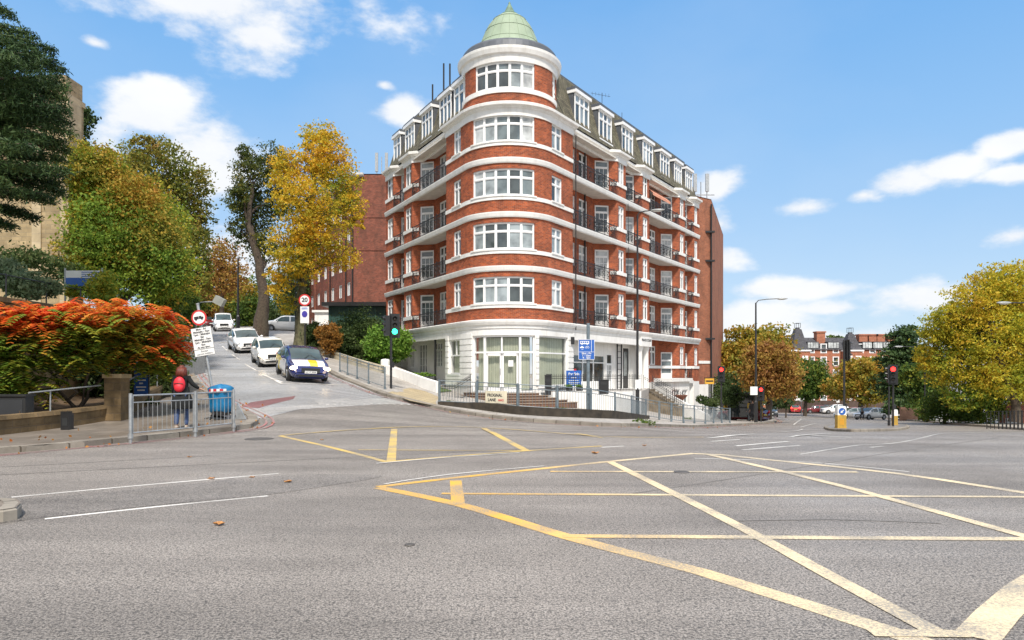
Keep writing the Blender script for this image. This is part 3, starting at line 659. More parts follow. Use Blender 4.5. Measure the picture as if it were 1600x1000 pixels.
# slabs (soffits)
s_=MB()
for Lk in (L1,L2,L3,L4):
    for F,w0,en in ((FR,WRs,endR),(FL,WLs,endL)):
        q=[F(w0,-1.3),F(w0,.02),F(en,.02),F(en,-1.3)]
        if F is FL: q=q[::-1]
        s_.prism(q,Lk-.26,Lk-.02)
q=[F_ for F_ in OUT]; s_.prism([FR(WRs,-1.3),FR(WRs,.0),FR(endR,.0),FR(endR,-1.3)],L5-.55,L5-.45); s_.prism([FL(WLs,-1.3),FL(endL,-1.3),FL(endL,0),FL(WLs,0)],L5-.55,L5-.45)
s_.build('balcony_slab',SOFF,MR)
# balcony railings
def balcony(F,s0,s1,Lk,d=.02,h=.95):
    A,B=F(s0,d),F(s1,d)
    if F is FL: A,B=B,A
    P=Path([A,B]); r=MB(); ln=P.L
    r_=lambda u0,u1,z0,z1,dd=.02: ubox(r,P,u0,u1,-dd,dd,Lk+z0,Lk+z1)
    r_(0,ln,h-.04,h,.025); r_(0,ln,.08,.11); r_(0,ln,h-.2,h-.18,.012)
    n=int(ln/.155)
    for i in range(n+1):
        u=ln*i/n; big=i%9==0; r_(max(0,u-.0135*(1+big)),min(ln,u+.0135*(1+big)),0,h+(.1 if big else -.02),.009*(1+big))
    for i in range(int(ln/.62)):
        u=.3+.62*i
        for k,(z,rd) in enumerate(((.34,.12),(.60,.11))):
            r.tube([P.at(u+rd*math.cos(t*.7),.03,Lk+z+rd*math.sin(t*.7)) for t in range(9)],.016,5)
    r.build('balcony_railing',BLACKI,MR)
for Lk in (L1,L2,L3,L4):
    for F,w0,bays in ((FR,WRs,baysR),(FL,WLs,baysL)):
        s=w0
        for rec,cant,pier,_ in bays: balcony(F,s+.03,s+rec+cant-.03,Lk); s+=rec+cant+pier
# dome
m=MB(); m.lathe([(2.95,LT),(2.86,LT+.1),(2.82,LT+.42),(2.72,LT+.55),(2.15,LT+.78),(1.95,LT+.9)],(CX,CY,0),48); m.build('dome_base',LEAD,MR)
m=MB(); zb=LT+.85; m.lathe([(2.06,zb-.04),(1.92,zb+.14),(1.76,zb+.42),(1.60,zb+.82),(1.44,zb+1.2),(1.24,zb+1.58),(.98,zb+1.92),(.70,zb+2.16),(.45,zb+2.28),(.40,zb+2.3)],(CX,CY,0),40)
for k in range(20):
    t=2*PI*k/20
    m.tube([(CX+(r+.01)*math.cos(t),CY+(r+.01)*math.sin(t),z) for r,z in ((1.92,zb+.14),(1.76,zb+.42),(1.60,zb+.82),(1.44,zb+1.2),(1.24,zb+1.58),(.98,zb+1.92),(.70,zb+2.16))],.010,5,caps=False)
for f,z in ((1.77,zb+.40),(1.45,zb+1.18),(.99,zb+1.92)): m.lathe([(f,z-.02),(f+.03,z),(f-.02,z+.03)],(CX,CY,0),40)
dome=m.build('dome',COPPER,MR,smooth=True)
m=MB(); m.lathe([(.5,zb+2.26),(.52,zb+2.32),(.34,zb+2.42),(.26,zb+2.6),(.10,zb+2.92),(.06,zb+3.0),(.07,zb+3.05),(0,zb+3.15)],(CX,CY,0),16); m.build('finial',pm('dark_verdigris',(.14,.22,.15),.6,var=.3),dome,smooth=True)
# mansard roof
base=[FL(endL+.2,-.15),FL(WLs-2.6,-.15),(CX,CY+.2),FR(WRs-2.4,-.15),FR(endR+.2,-.15)]
ZRF=19.95
def inset(F,s,d): return F(s,d)
def roofslope(F,s0,s1,flip):
    lo0,lo1=F(s0,-.16),F(s1,-.1); h0,h1=F(s0,-1.05),F(s1-.6,-1.05); m=[Vector(lo0+(L5+.02,)),Vector(lo1+(L5+.02,)),Vector(h1+(ZRF,)),Vector(h0+(ZRF,))]
    Ln=s1-s0; uv=[(0,0),(Ln,0),(Ln-.6,3.65),(0,3.65)]
    return (m,uv)
rf=MB()
for F,en,fl in ((FR,endR,0),(FL,endL,1)):
    m_,uv=roofslope(F,0,en,fl); Ln=0; rf.add(m_,[(3,2,1,0) if fl else (0,1,2,3)],0,[uv[::-1] if fl else uv])
    e0=F(en,-.1)+(L5+.02,); e1=F(en,-7)+(L5+.02,); e2=F(en-.6,-7)+(ZRF,); e3=F(en-.6,-1.05)+(ZRF,)
    rf.add([e0,e1,e2,e3],[(0,1,2,3)],0)
rp=[FL(endL-.6,-1.05),FL(-1.2,-1.05),FR(-1.2,-1.05),FR(endR-.6,-1.05),FR(endR-.6,-7),FL(endL-.6,-7)]
rf.prism(rp[::-1],ZRF-.08,ZRF+.1,mi=1)
rf.build('mansard_roof',[SLATE,LEAD],MR)
# dormers
def dormer(F,sc,wd=1.8,nl=3):
    A,B=F(sc-wd/2,-.28),F(sc+wd/2,-.28)
    if F is FL: A,B=B,A
    P=Path([A,B]); z0,z1=L5+.38,L5+2.26; m=MB(); 
    ubox(m,P,-.06,wd+.06,-1.4,-.12,z0,z1,0); ubox(m,P,-.14,wd+.14,-1.6,.06,z1+.2,z1+.36,0)
    o=m.build('dormer',[LEAD],MR); m=MB(); ubox(m,P,-.12,wd+.12,-1.2,.12,z1,z1+.2); m.build('cornice',WOOD,o); m=MB(); ubox(m,P,-.08,wd+.08,-.2,.06,z0-.08,z0); m.build('sill',WOOD,o)
    window(o,P,0,wd,z0,z1,nl,.3,d=-.03)
for s in (4.3,7.6,11.1,14.8,18.2,21.1,23.7): dormer(FR,s,1.85 if s<20 else 1.6)
for s in (1.55,3.6,6.6,9.8,12.4): dormer(FL,s,1.4 if s<3 or s>12 else 1.75,2 if s<3 or s>12 else 3)
# pipes and aerials
p=MB()
for F,s,d in ((FR,3.0,-1.1),(FR,6.3,-1.15),(FL,3.2,-1.1)): p.tube([F(s,d)+(.5,),F(s,d)+(L5-.6,)],.055,8)
for F,s,d in ((FR,WRs+.07,.17),):p.tube([F(s,d)+(4.2,),F(s,d)+(L5-.75,)],.035,6)
for s,h in ((7.8,1.6),(4.9,1.9),(5.9,2.3)): p.tube([FL(s,-1.2)+(18.6,),FL(s,-1.2)+(19.7+h,)],.06,6)
p.tube([FR(9.3,-1.4)+(20,),FR(9.3,-1.4)+(21.1,)],.02,6); q=FR(9.3,-1.4); p.tube([(q[0]-.8,q[1]-.2,21.0),(q[0]+.6,q[1]+.2,20.9)],.012,5)
for k in range(6): x=q[0]-.7+k*.24; p.tube([(x,q[1]-.2+k*.07,20.84),(x,q[1]-.17+k*.07,21.1)],.008,4)
p.tube([FR(10.4,-.4)+(L5+3.2,),FR(9.9,-.2)+(L5,),FR(10.3,.1)+(L4+.5,),FR(10.4,.1)+(L3,),FR(10.2,.1)+(L2,)],.018,5)
p.tube([FR(.1,-1.2)+(20,),FR(.9,-.4)+(L5+1.5,),FR(1.2,.1)+(L5+.2,)],.02,5)
p.build('drainpipe',BLACKP,MR)
# ---- ground floor of the bow, white rusticated ----
GF0=.52
w=MB(); gops=[(u5a-.02,u5b+.03,GF0,3.72),(WLs-2.35,WLs-.72,1.55,3.60),(uphi(35.5),BP.L-.6,.85,3.72)]
wallp(w,BP,0,BP.L,-1.2,L1-.4,gops,.3)
w.build('ground_floor_wall',WHITE,MR)
z=.9
while z<3.9:
    segs=[(0,BP.L)]
    for o in gops:
        if o[2]-.05<z<o[3]+.05: segs=[(a,min(b,o[0]-.04)) for a,b in segs if a<o[0]]+[(max(a,o[1]+.04),b) for a,b in segs if b>o[1]]
    for a,b in segs:
        if b-a>.1: gr=MB(); ubox(gr,BP,a,b,-.02,.06,z,z+.28); gr.build('rustication',WHITE,MR)
    z+=.335
# shopfront in the bow: four bays, transom, double door
f=MB(); g_=MB(); a,b=gops[0][:2]; dd=-.16; zt=3.72-.95
us=[a,a+(b-a)*.215,a+(b-a)*.77,b]
ubox(f,BP,a,b,dd-.06,dd+.05,GF0,GF0+.1); ubox(f,BP,a,b,dd-.06,dd+.05,3.62,3.72); ubox(f,BP,a,b,dd-.05,dd+.045,zt-.05,zt+.05)
for u in us: ubox(f,BP,max(a,u-.07),min(b,u+.07),dd-.06,dd+.06,GF0+.1,3.62)
um=(us[1]+us[2])/2
ubox(f,BP,um-.05,um+.05,dd-.05,dd+.03,zt+.05,3.62)
cu=BP.cuts(a,b)
for q,e in zip(cu,cu[1:]): g_.add([BP.at(q,dd,GF0+.1),BP.at(e,dd,GF0+.1),BP.at(e,dd,3.62),BP.at(q,dd,3.62)],[(0,1,2,3)])
sf=f.build('shopfront',WOOD,MR); g_.build('pane',CLEAR,sf)
dr=MB()
for (x,y) in ((us[1]+.1,um-.01),(um+.01,us[2]-.1)):
    for q in ((x,x+.11,GF0+.1,zt-.05),(y-.11,y,GF0+.1,zt-.05),(x,y,GF0+.1,GF0+.3),(x,y,zt-.2,zt-.05)): ubox(dr,BP,q[0],q[1],dd-.03,dd+.03,q[2],q[3])
ubox(dr,BP,us[1]+.07,us[1]+.1,dd-.03,dd+.05,GF0+.1,zt-.05); dr.build('double_door',WOOD,sf)
m=MB(); ubox(m,BP,um-.09,um-.06,dd+.03,dd+.09,GF0+1.0,GF0+1.35); m.build('handle',CHROME,sf)
m=MB(); ubox(m,BP,um+.38,um+.68,dd+.004,dd+.012,GF0+1.45,GF0+1.8); m.build('notice',SIGNW,sf)
bl=MB(); u=a+.05
while u<b-.05:
    if not(um-.1<u<um+.02) and not (u>us[3]-.22): ubox(bl,BP,u,u+.085,dd-.28-.03*math.sin(u*40),dd-.27,GF0+.12,3.6)
    u+=.10
bl.build('vertical_blind',BLIND,sf)
vd=MB(); cu=BP.cuts(a-.1,b+.1)
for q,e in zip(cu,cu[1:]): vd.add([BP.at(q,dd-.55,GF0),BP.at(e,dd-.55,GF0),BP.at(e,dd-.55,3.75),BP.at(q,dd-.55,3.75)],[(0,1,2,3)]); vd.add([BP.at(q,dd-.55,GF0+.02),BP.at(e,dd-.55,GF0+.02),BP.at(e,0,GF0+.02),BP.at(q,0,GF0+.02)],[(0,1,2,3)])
vd.build('room_shade_sheet',VOID,MR)  # black sheet painted as the shade inside the shop
# right wing big window, left wing window
def bigwin(o,tr_,nm=0):
    f=MB(); a,b,z0,z1=o; ubox(f,BP,a,b,-.2,-.1,z0,z0+.08); ubox(f,BP,a,b,-.2,-.1,z1-.08,z1)
    for u in (a,b-.07): ubox(f,BP,u,u+.07,-.2,-.1,z0+.08,z1-.08)
    ubox(f,BP,a+.07,b-.07,-.19,-.11,tr_-.04,tr_+.04)
    for k in range(nm): uc=a+(b-a)*(k+1)/(nm+1); ubox(f,BP,uc-.03,uc+.03,-.19,-.11,tr_+.04 if nm==1 else z0,z1-.08)
    ubox(f,BP,a-.1,b+.1,-.15,.08,z0-.1,z0)
    wn=f.build('shop_window',WOOD,MR); g_=MB(); cu=BP.cuts(a,b); bl=MB(); vd=MB()
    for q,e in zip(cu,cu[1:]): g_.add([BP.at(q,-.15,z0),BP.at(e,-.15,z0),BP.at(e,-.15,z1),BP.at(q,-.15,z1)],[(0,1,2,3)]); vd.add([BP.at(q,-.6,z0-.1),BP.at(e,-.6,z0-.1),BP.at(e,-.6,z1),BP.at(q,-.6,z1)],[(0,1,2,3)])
    u=a+.05
    while u<b-.1: ubox(bl,BP,u,u+.085,-.36-.02*math.sin(u*33),-.35,z0+.05,z1-.05); u+=.10
    g_.build('pane',CLEAR,wn); bl.build('vertical_blind',BLIND,wn); vd.build('shade_sheet',VOID,wn)  # last one is a black sheet standing for shade behind the blinds
bigwin(gops[2],2.75); bigwin(gops[1],2.65,1)
# ---- ground floor, right side recess and portico ----
RS=14.3-.0
gw=MB(); P=Path([FR(WRs,-.9),FR(12.9,-.9)])   # recessed shop wall
gops2=[(1.5,6.25,1.0,2.8),(6.5,7.5,.5,2.95),(9.1,10.15,.5,3.4)]
wallp(gw,P,0,P.L,-1.5,L1-.2,gops2,.15); P3=Path([FR(12.9,-.9),FR(14.3,-.9)]); wallp(gw,P3,0,1.4,-1.5,L1-.2)
Pr=Path([FR(WRs,0),FR(WRs,-.9)]); wallp(gw,Pr,0,.9,-1.5,L1-.3)
Pe=Path([FR(14.3,-.9),FR(14.3,0)]); wallp(gw,Pe,0,.9,-1.5,L1-.3)
fas=Path([FR(WRs,0),FR(14.3,0)]); ubox(gw,fas,0,fas.L,-.45,.02,3.62,L1-.3)
P5=Path([FR(-.5,0),FR(WRs,0)]); 
gw.build('ground_floor_wall',WHITE,MR)
for s in (12.95,14.1): 
    m=MB(); q=FR(s,-.22); m.lathe([(.30,.2),(.30,.45),(.24,.5),(.23,3.2),(.26,3.3),(.30,3.42),(.30,3.62)],(q[0],q[1],0),20); m.build('portico_column',WHITE,MR,smooth=True)
m=MB(); ubox(m,Path([FR(12.6,.0),FR(14.3,.0)]),-.1,1.8,-.3,.16,3.55,4.25); m.build('portico_fascia',WHITE,MR)
window(MR,P,*gops2[0],3,.28,gl=0,name='shop_window',wide=False); window(MR,P,*gops2[1],1,.3,bars=1,door=True)
m=MB(); o=gops2[2]; ubox(m,P,o[0],o[1],-.12,-.06,o[2],o[3]); dk=m.build('entrance_door',BLACKP,MR); m=MB(); ubox(m,P,o[0]+.25,o[1]-.25,-.055,-.05,o[2]+.9,o[3]-.25); m.build('pane',GL[1],dk)
m=MB(); ubox(m,P,1.55,6.2,-.3,-.28,1.05,2.75); m.build('green_blind',GREENB,MR)
m=MB()
for s in (10.5,11.2): m.tube([FR(s,-.8)+(0,),FR(s,-.8)+(4,)],.05,6)
for k in range(8): m.tube([FR(10.5,-.8)+(.6+k*.42,),FR(11.2,-.8)+(.6+k*.42,)],.02,4)
m.build('drainpipe',BLACKP,MR)
# platform under the recess
pf=MB(); pf.prism([FR(WRs-1,-2),FR(WRs-1,.1),FR(14.3,.1),FR(14.3,-2)],-1.6,.5); pf.build('platform',WHITE,MR)
# ground floor, right side beyond the portico: brick, with white basement
w=MB(); O=[]; wn2=[]
for P_,op in side(FR,1,planR):
    if (P_.p[0]-Tr).dot(tr)<14.25: continue
    oo=[]
    for o in op:
        z0,z1=(1.0+.05,1.0+2.3) if o[4]=='d' else (2.25,3.75); oo.append((o[0],o[1],z0,z1,o[4]))
    wallp(w,P_,0,P_.L,.9,L1-.2,oo); wn2+= [(P_,o) for o in oo]
w.build('wall',BR,MR)
for P_,o in wn2: window(MR,P_,*o[:4],2 if o[4]=='w' else 1,.3,door=o[4]=='d')
w=MB(); bb=MB(); s=14.3
fl2=[FR(14.3,0),FR(14.3,-D)]
for rec,cant,pier in ((5.0,D,1.4),(.9,D,1.3)):
    for q in ((s,0),(s,-D),(s+rec,-D),(s+rec+cant,0),(s+rec+cant+pier,0)): fl2.append(FR(*q))
    s+=rec+cant+pier
fl2=[p for i,p in enumerate(fl2) if i==0 or (Vector(p)-Vector(fl2[i-1])).length>.01][0:]
sweep(w,[(0,-5),(.04,-5),(.04,.9),(0,.9)],[p+(0,) for p in fl2]); sweep(w,[(-.02,1.98),(.06,1.98),(.06,2.2),(-.02,2.2)],[p+(0,) for p in fl2])
w.build('basement_wall',WHITE,MR)
balcony(FR,22.0,23.5,1.0)
m=MB(); q=[FR(21.7,.1),FR(23.8,.1),FR(23.8,-1.2),FR(21.7,-1.2)]; m.prism(q[::-1],.75,.98); m.build('balcony_slab',WHITE,MR)
# projecting white lower-ground porch
P=Path([FR(15.5,1.2),FR(19.6,1.2)]); w=MB(); po=[(.3,2.0,-.75,.35),(2.5,3.7,-1.9,.3)]; wallp(w,P,0,P.L,-3,.95,po,.12); wallp(w,Path([FR(15.5,0),FR(15.5,1.2)]),0,1.2,-3,.95); wallp(w,Path([FR(19.6,1.2),FR(19.6,0)]),0,1.2,-3,.95)
w.prism([FR(15.3,-.05),FR(15.3,1.4),FR(19.8,1.4),FR(19.8,-.05)][::-1],.95,1.2); w.build('porch',WHITE,MR)
window(MR,P,*po[0],3,.0,gl=0); window(MR,P,*po[1],2,.25,gl=0)
# rear flank of the block beyond the end
FQ=(18.0,63.6); P=Path([FR(endR-.3,-.8),FQ]); w=MB(); wallp(w,P,0,P.L,.6,17.3); P2=Path([FQ,(24,80)]); wallp(w,P2,0,P2.L,.6,17.3); w.prism([FR(endR-.3,-.8),FQ,(24,80),(10,78)],17.2,17.3)
w.build('flank_wall',BRB,MR)
w=MB(); wallp(w,P,0,P.L,-4,.6); wallp(w,P2,0,P2.L,-4,.6); ubox(w,P,0,P.L,-.02,.05,1.35+1.1,1.6+1.1); w.build('flank_base',WHITE,MR)
m=MB(); q=P.at(P.L-.2,.15,0); m.tube([(q.x,q.y,-2),(q.x,q.y,16.8)],.08,6)
for z in (14.2,11.6,4.6): m.box(q.x-.6,q.x+.25,q.y-.3,q.y+.1,z,z+.16)
m.build('drainpipe',BLACKP,MR)
def masts(parent,c,z,k=5,h=2.2):
    m=MB()
    for i in range(k):
        x=c[0]+(i-k/2)*.55; m.tube([(x,c[1],z),(x,c[1],z+h*(.7+.3*((i*7)%3)/2))],.05,5)
        if i%2==0: m.box(x-.16,x+.16,c[1]-.14,c[1]+.02,z+.8,z+h)
    m.tube([(c[0]-k*.3,c[1],z+.5),(c[0]+k*.3,c[1],z+.5)],.04,4); m.build('mobile_antenna',GREYM,parent)
masts(MR,(16.9,64.0),17.3,5,2.4)
# ---- ground floor left: recess with columns ----
P=Path([FL(endL,-1.4),FL(WLs,-1.4)]); w=MB(); lo=[]; 
for s,e,z0,z1 in ((6.6,8.1,2.0,3.68),(9.3,10.9,1.6,3.68),(11.6,12.6,2.0,3.68)): lo.append((endL-e,endL-s,z0,z1))
wallp(w,P,0,P.L,-.5,L1-.2,lo,.12); wallp(w,Path([FL(WLs,-1.4),FL(WLs,0)]),0,1.4,-.5,L1-.2); P2=Path([FL(endL,0),FL(WLs,0)]); ubox(w,P2,0,P2.L,-.4,.02,3.72,L1-.3)
wallp(w,Path([FL(endL,-4),FL(endL,0)][::-1]),0,4,-.5,L1)
for s in (13.5,): ubox(w,P2,endL-s-.25,endL-s+.25,-.4,.0,-.5,3.72)
w.build('ground_floor_wall',WHITE,MR)
for o in lo: window(MR,P,*o,3,.0 if o is lo[1] else .3,gl=0,bars=1)
m=MB(); m.tube([FL(4.7,-.1)+(1.0,),FL(4.7,-.1)+(3.75,)],.07,8); m.build('drainpipe',BLACKP,MR)
def text(s,size,mat,name,parent,M,ext=.004,align='CENTER',bold=0):
    cu=bpy.data.curves.new(name,'FONT'); cu.body=s; cu.size=size; cu.extrude=ext; cu.align_x=align; cu.align_y='CENTER'; cu.offset=bold; cu.space_line=.95
    t=bpy.data.objects.new('tmp',cu); C.objects.link(t); bpy.context.view_layer.update()
    me=bpy.data.meshes.new_from_object(t.evaluated_get(bpy.context.evaluated_depsgraph_get())); bpy.data.objects.remove(t); bpy.data.curves.remove(cu)
    me.name=name; me.materials.clear(); me.materials.append(mat); me.transform(M)
    o=bpy.data.objects.new(name,me); C.objects.link(o)
    if parent is not None: o.parent=parent
    return o
def faceM(p,n2):
    """matrix: local x right, y up, z toward viewer; p position, n2 outward plan normal"""
    n=Vector((n2[0],n2[1],0)).normalized(); x=Vector((0,0,1)).cross(n).normalized()
    return Matrix(((x.x,0,n.x,p[0]),(x.y,0,n.y,p[1]),(x.z,1,n.z,p[2]),(0,0,0,1)))
q=FR(13.45,.17); text('PALACE COURT',.24,INK,'lettering',MR,Matrix.Translation(-root_loc(MR))@faceM((q[0],q[1],4.0),nr),.006,bold=.004)
# ================= forecourt of the block =================
Y_=lambda px,py,dz=.12: G(px,py,dz)
def gp(px,py,dz=.115): v=G(px,py,dz); return (v.x,v.y)
st=thing('entrance_steps','wide brown curved steps leading up to the glazed corner shopfront','steps',tuple(BP.at((u5a+u5b)/2,1,0)))
tread=brickm('brown_step_tile',(.20,.11,.075),(.16,.09,.06),(.08,.06,.05),bw=.3,rh=.3,dirt=.5)
NOSE=pm('pale_step_nosing',(.34,.26,.19),.7,dirt=.4)
for k in range(5):
    m=MB(); zt_=GF0-.02-.125*k; ubox(m,BP,u5a-.35-.35*k,u5b+.05+.30*k,.06+(.35+.36*(k-1) if k else 0),.35+.36*k,-.6,zt_); ubox(m,BP,u5a-.37-.35*k,u5b+.07+.30*k,.32+.36*k,.38+.36*k,zt_-.035,zt_+.006,mi=1)
    m.build('step',[tread,NOSE],st)
fwl=[tuple(BP.at(u5b+.35,.06,0)[:2])]+[gp(838,618),gp(847,629),gp(862,634.5),gp(900,637),gp(935,640),gp(965,643),gp(1002,648)]
fws=resample(fwl,.5)
fw=thing('forecourt_wall','low white rendered wall holding the raised forecourt, right of the brown steps','wall',(fws[0][0],fws[0][1],0))
m=MB(); sweep(m,[(.0,-2),(.0,.56),(.03,.6),(-.2,.6),(-.2,.3)],[p+(0,) for p in fws]); m.build('wall',WHITE,fw)
m=MB(); m.prism([p for p in offset(fws,-.1)]+[FR(14.2,.1),FR(WRs,.1),tuple(BP.at(BP.L-WRs,.1,0)[:2])],-1.9,.5); m.build('paving',PAVE,fw)
def iron_railing(name,label,pts,zf,h,cat='railing',sp=.12,mat=BLACKI,group=None):
    P=Path(pts); o=P.at(0,0,zf(0)); rt=thing(name,label,cat,tuple(o),group=group); m=MB(); n=max(2,int(P.L/sp))
    for i in range(n+1):
        u=P.L*i/n; z=zf(u/P.L); big=i%12==0; p=P.at(u,0,z); m.tube([p,p+Vector((0,0,h+(.06 if not big else .12)))],.011+.01*big,5)
        if not big: m.tube([p+Vector((0,0,h+.04)),p+Vector((0,0,h+.12))],[.018,.001],4)
    m.build('baluster',mat,rt) if False else None
    bal=m; r=MB()
    for hh in (.08,h-.02,h-.14):
        q=[P.at(P.L*i/20,0,zf(i/20)+hh) for i in range(21)]; r.tube(q,.016,5)
    bal.build('bars',mat,rt); r.build('rail',mat,rt); return rt
iron_railing('forecourt_railing','black iron railing with spiked bars on top of the white forecourt wall',[p for p in resample(fwl[2:],1.0)],lambda t:.6,.85)
lr=resample([(X(685,36.2),36.2),(X(711,37),37),(X(735,38.6),38.6)],.5)
iron_railing('step_railing','curving black iron railing on the left of the corner steps',lr,lambda t:-.02+.5*max(0,t-.35)/.65,.95,sp=.12)
STEPM=pm('worn_stone_step',(.20,.16,.11),.85,var=.35,dirt=.5,dcol=(.08,.065,.045))
# entrance stair on the right
es=thing('portico_steps','worn stone steps going down from the columned portico to the pavement','steps',FR(13.6,.2)+(0,))
for k in range(8):
    A,B,C_,D_=FR(13.0,.1+.3*k),FR(13.0,.1+.3*(k+1)),FR(14.5,.1+.3*(k+1)),FR(14.5,.1+.3*k); m=MB(); m.prism([A,B,C_,D_][::-1],-2.5,.42-.17*k); m.build('step',STEPM,es)
for s in (12.95,14.55):
    iron_railing('stair_railing','black iron handrail on the %s side of the portico steps'%('near' if s<13 else 'far'),[FR(s,.15),FR(s,2.6)],lambda t:.45-1.3*t,.9,sp=.14)
m=MB(); P=Path([FR(14.8,.9),FR(14.8,4.0)]); q0,q1=FR(14.8,1.2),FR(14.8,4.3)
m.add([q0+(.1,),q1+(-1.4,),q1+(-2.2,),q0+(-2.2,)]+[(p[0]+.15,p[1]+.15,z) for p,z in ((q0,.1),(q1,-1.4),(q1,-2.2),(q0,-2.2))],[(0,1,2,3),(7,6,5,4),(0,4,5,1),(1,5,6,2)])
w_=m.build('stair_wall',WHITE,origin=q0+(-2,)); prop(w_,'sloping white stair wall in front of the lower ground porch','wall')
m=MB(); q=FR(16.3,1.6); m.lathe([(.0,.1),(.25,.1),(.55,.42),(.6,.5),(.5,.5),(.0,.42)],(q[0],q[1],-.55),18); prop(m.build('planter_bowl',pm('terracotta',(.30,.11,.06),.8,var=.3,dirt=.4),origin=(q[0],q[1],-.5)),'round terracotta planter bowl beside the portico steps','planter')
# guard rails
def guardrail(label,pts,h=.98,mat=BLUEG,group='pedestrian guardrails',sp=.135):
    rt=thing('guardrail',label,'guardrail',tuple(pts[0]),group=group)
    for i,p in enumerate(pts):
        p=Vector(p); m=MB(); m.tube([p+Vector((0,0,-.15)),p+Vector((0,0,h+.05))],.038,8); m.tube([p,p+Vector((0,0,.1))],.06,8); m.build('post',mat,rt)
        if i==len(pts)-1: break
        q=Vector(pts[i+1]); m=MB(); d=(q-p); L_=Vector((d.x,d.y,0)).length; e=d/L_; A=p+e*.06; B=q-e*.06
        for z,r_ in ((h,.022),(h-.16,.015),(.12,.018)): m.tube([A+Vector((0,0,z)),B+Vector((0,0,z))],r_,6)
        n=max(2,int(L_/sp))
        for k in range(1,n): c=A.lerp(B,k/n); m.tube([c+Vector((0,0,.12)),c+Vector((0,0,h-.16))],.0075,4,caps=False)
        for k in range(0,n+1,4): c=A.lerp(B,min(1,max(0,k/n))); m.tube([c+Vector((0,0,h-.16)),c+Vector((0,0,h))],.009,4,caps=False)
        for c in (A,B): m.tube([c+Vector((0,0,.12)),c+Vector((0,0,h))],.014,4)
        m.build('panel',mat,rt)
    return rt
RL=[(686,631,.14),(745,634,.26),(809,639,.33),(870.5,642.5,.33),(923.5,645.5,.3),(961,650,.22),(987,651.5,.18),(1009,653,.13),(1030,656,.12),(1049,659,.12),(1068,661,.12),(1085,661.5,.12),(1102,662,.12),(1115,661.5,.12),(1128,661,.12),(1140.5,661,.12)]
RP=[G(a,b,c) for a,b,c in RL]
guardrail('long blue grey pedestrian guardrail curving round the corner in front of the mansion block',RP)
guardrail('grey guardrail panels on the uphill pavement between the parked cars and the green traffic light',[G(531,581,.12),G(543,586,.12),G(558,592,.12),G(576,599.5,.12),G(601.5,608,.12)])
guardrail('short steel guardrail at the left kerb in front of the person with the red backpack',[G(204,685,.12),G(305,675,.12),G(365,668,.12)],h=.97,mat=GREYM)
pl=resample([(p.x,p.y) for p in RP[:8]],.5)
m=MB(); f=lambda x,y: ter(x,y)+(.13+.22*min(1,max(0,(x/y+.105)/.07))*min(1,max(0,(.20-x/y)/.06)))
vs_=[]; nn=normals(pl)
for p,n in zip(pl,nn): z=f(*p)+.10; vs_+= [(p[0]+n.x*.22,p[1]+n.y*.22,ter(*p)-.2),(p[0]+n.x*.2,p[1]+n.y*.2,z),(p[0]-n.x*.2,p[1]-n.y*.2,z),(p[0]-n.x*.22,p[1]-n.y*.22,ter(*p)-.2)]
m.add(vs_,[(4*i+k,4*i+4+k,4*i+5+k,4*i+1+k) for i in range(len(pl)-1) for k in range(3)])
prop(m.build('plinth_wall',PLINTH,origin=(pl[0][0],pl[0][1],0)),'low dark mossy plinth wall under the long corner guardrail','wall')
# street name plate
A=RP[1].lerp(RP[2],.24); B=RP[1].lerp(RP[2],.76); n=(B-A).cross(Vector((0,0,1))).normalized(); n=n if n.y<0 else -n
np_=thing('street_nameplate','cream street nameplate reading Frognal Lane fixed to the corner guardrail','sign',tuple(A.lerp(B,.5)+n*.05+Vector((0,0,.42))))
M=faceM((0,0,0),n); wd=(B-A).length; m=MB(); m.box(-wd/2,wd/2,-.25,.25,-.012,.012,M); m.build('plate',pm('cream_plate',(.72,.66,.50),.5,dirt=.3),np_,local=True)
text('FROGNAL',.17,INK,'lettering',np_,M@Matrix.Translation((-.06,.07,.014)),bold=.005); text('LANE',.17,INK,'lettering',np_,M@Matrix.Translation((-.21,-.12,.014)),bold=.005); text('NW3',.12,SIGNR,'lettering',np_,M@Matrix.Translation((.26,-.13,.014)),bold=.003)
# white garden wall along Frognal Lane
gwp=[gp(684,614),gp(661,606),gp(632,594),gp(603,584)]; gws=resample(gwp,.5)
gw_=thing('garden_wall','low white painted garden wall running downhill to the corner railings','wall',gws[0]+(0,))
m=MB(); hh=lambda x,y: ter(x,y)+.12
nn=normals(gws); vs_=[]
for i,(p,n) in enumerate(zip(gws,nn)):
    z=hh(*p); t=i/(len(gws)-1); h_=.64-.08*t; vs_+= [(p[0]+n.x*.12,p[1]+n.y*.12,z-.6),(p[0]+n.x*.12,p[1]+n.y*.12,z+h_-.03),(p[0],p[1],z+h_),(p[0]-n.x*.12,p[1]-n.y*.12,z+h_-.03),(p[0]-n.x*.12,p[1]-n.y*.12,z-.6)]
m.add(vs_,[(5*i+k,5*i+5+k,5*i+6+k,5*i+1+k) for i in range(len(gws)-1) for k in range(4)]+[(0,1,2,3,4)]); m.build('wall',WHITE,gw_)
m=MB(); q=G(602,583,.12); m.lathe([(.28,-.3),(.28,.74),(.24,.84),(.0,.88)],tuple(q),16); m.build('pier',WHITE,gw_)
wp=[gp(598,583),gp(560,572.5),gp(529,562.5),gp(500,552),gp(478,545)]; ws_=resample(wp,.6)
m=MB(); sweep(m,[(-.12,-.5),(-.12,.34),(-.15,.36),(-.15,.44),(.15,.44),(.15,.36),(.12,.34),(.12,-.5)],ws_,lambda x,y:ter(x,y)+.12)
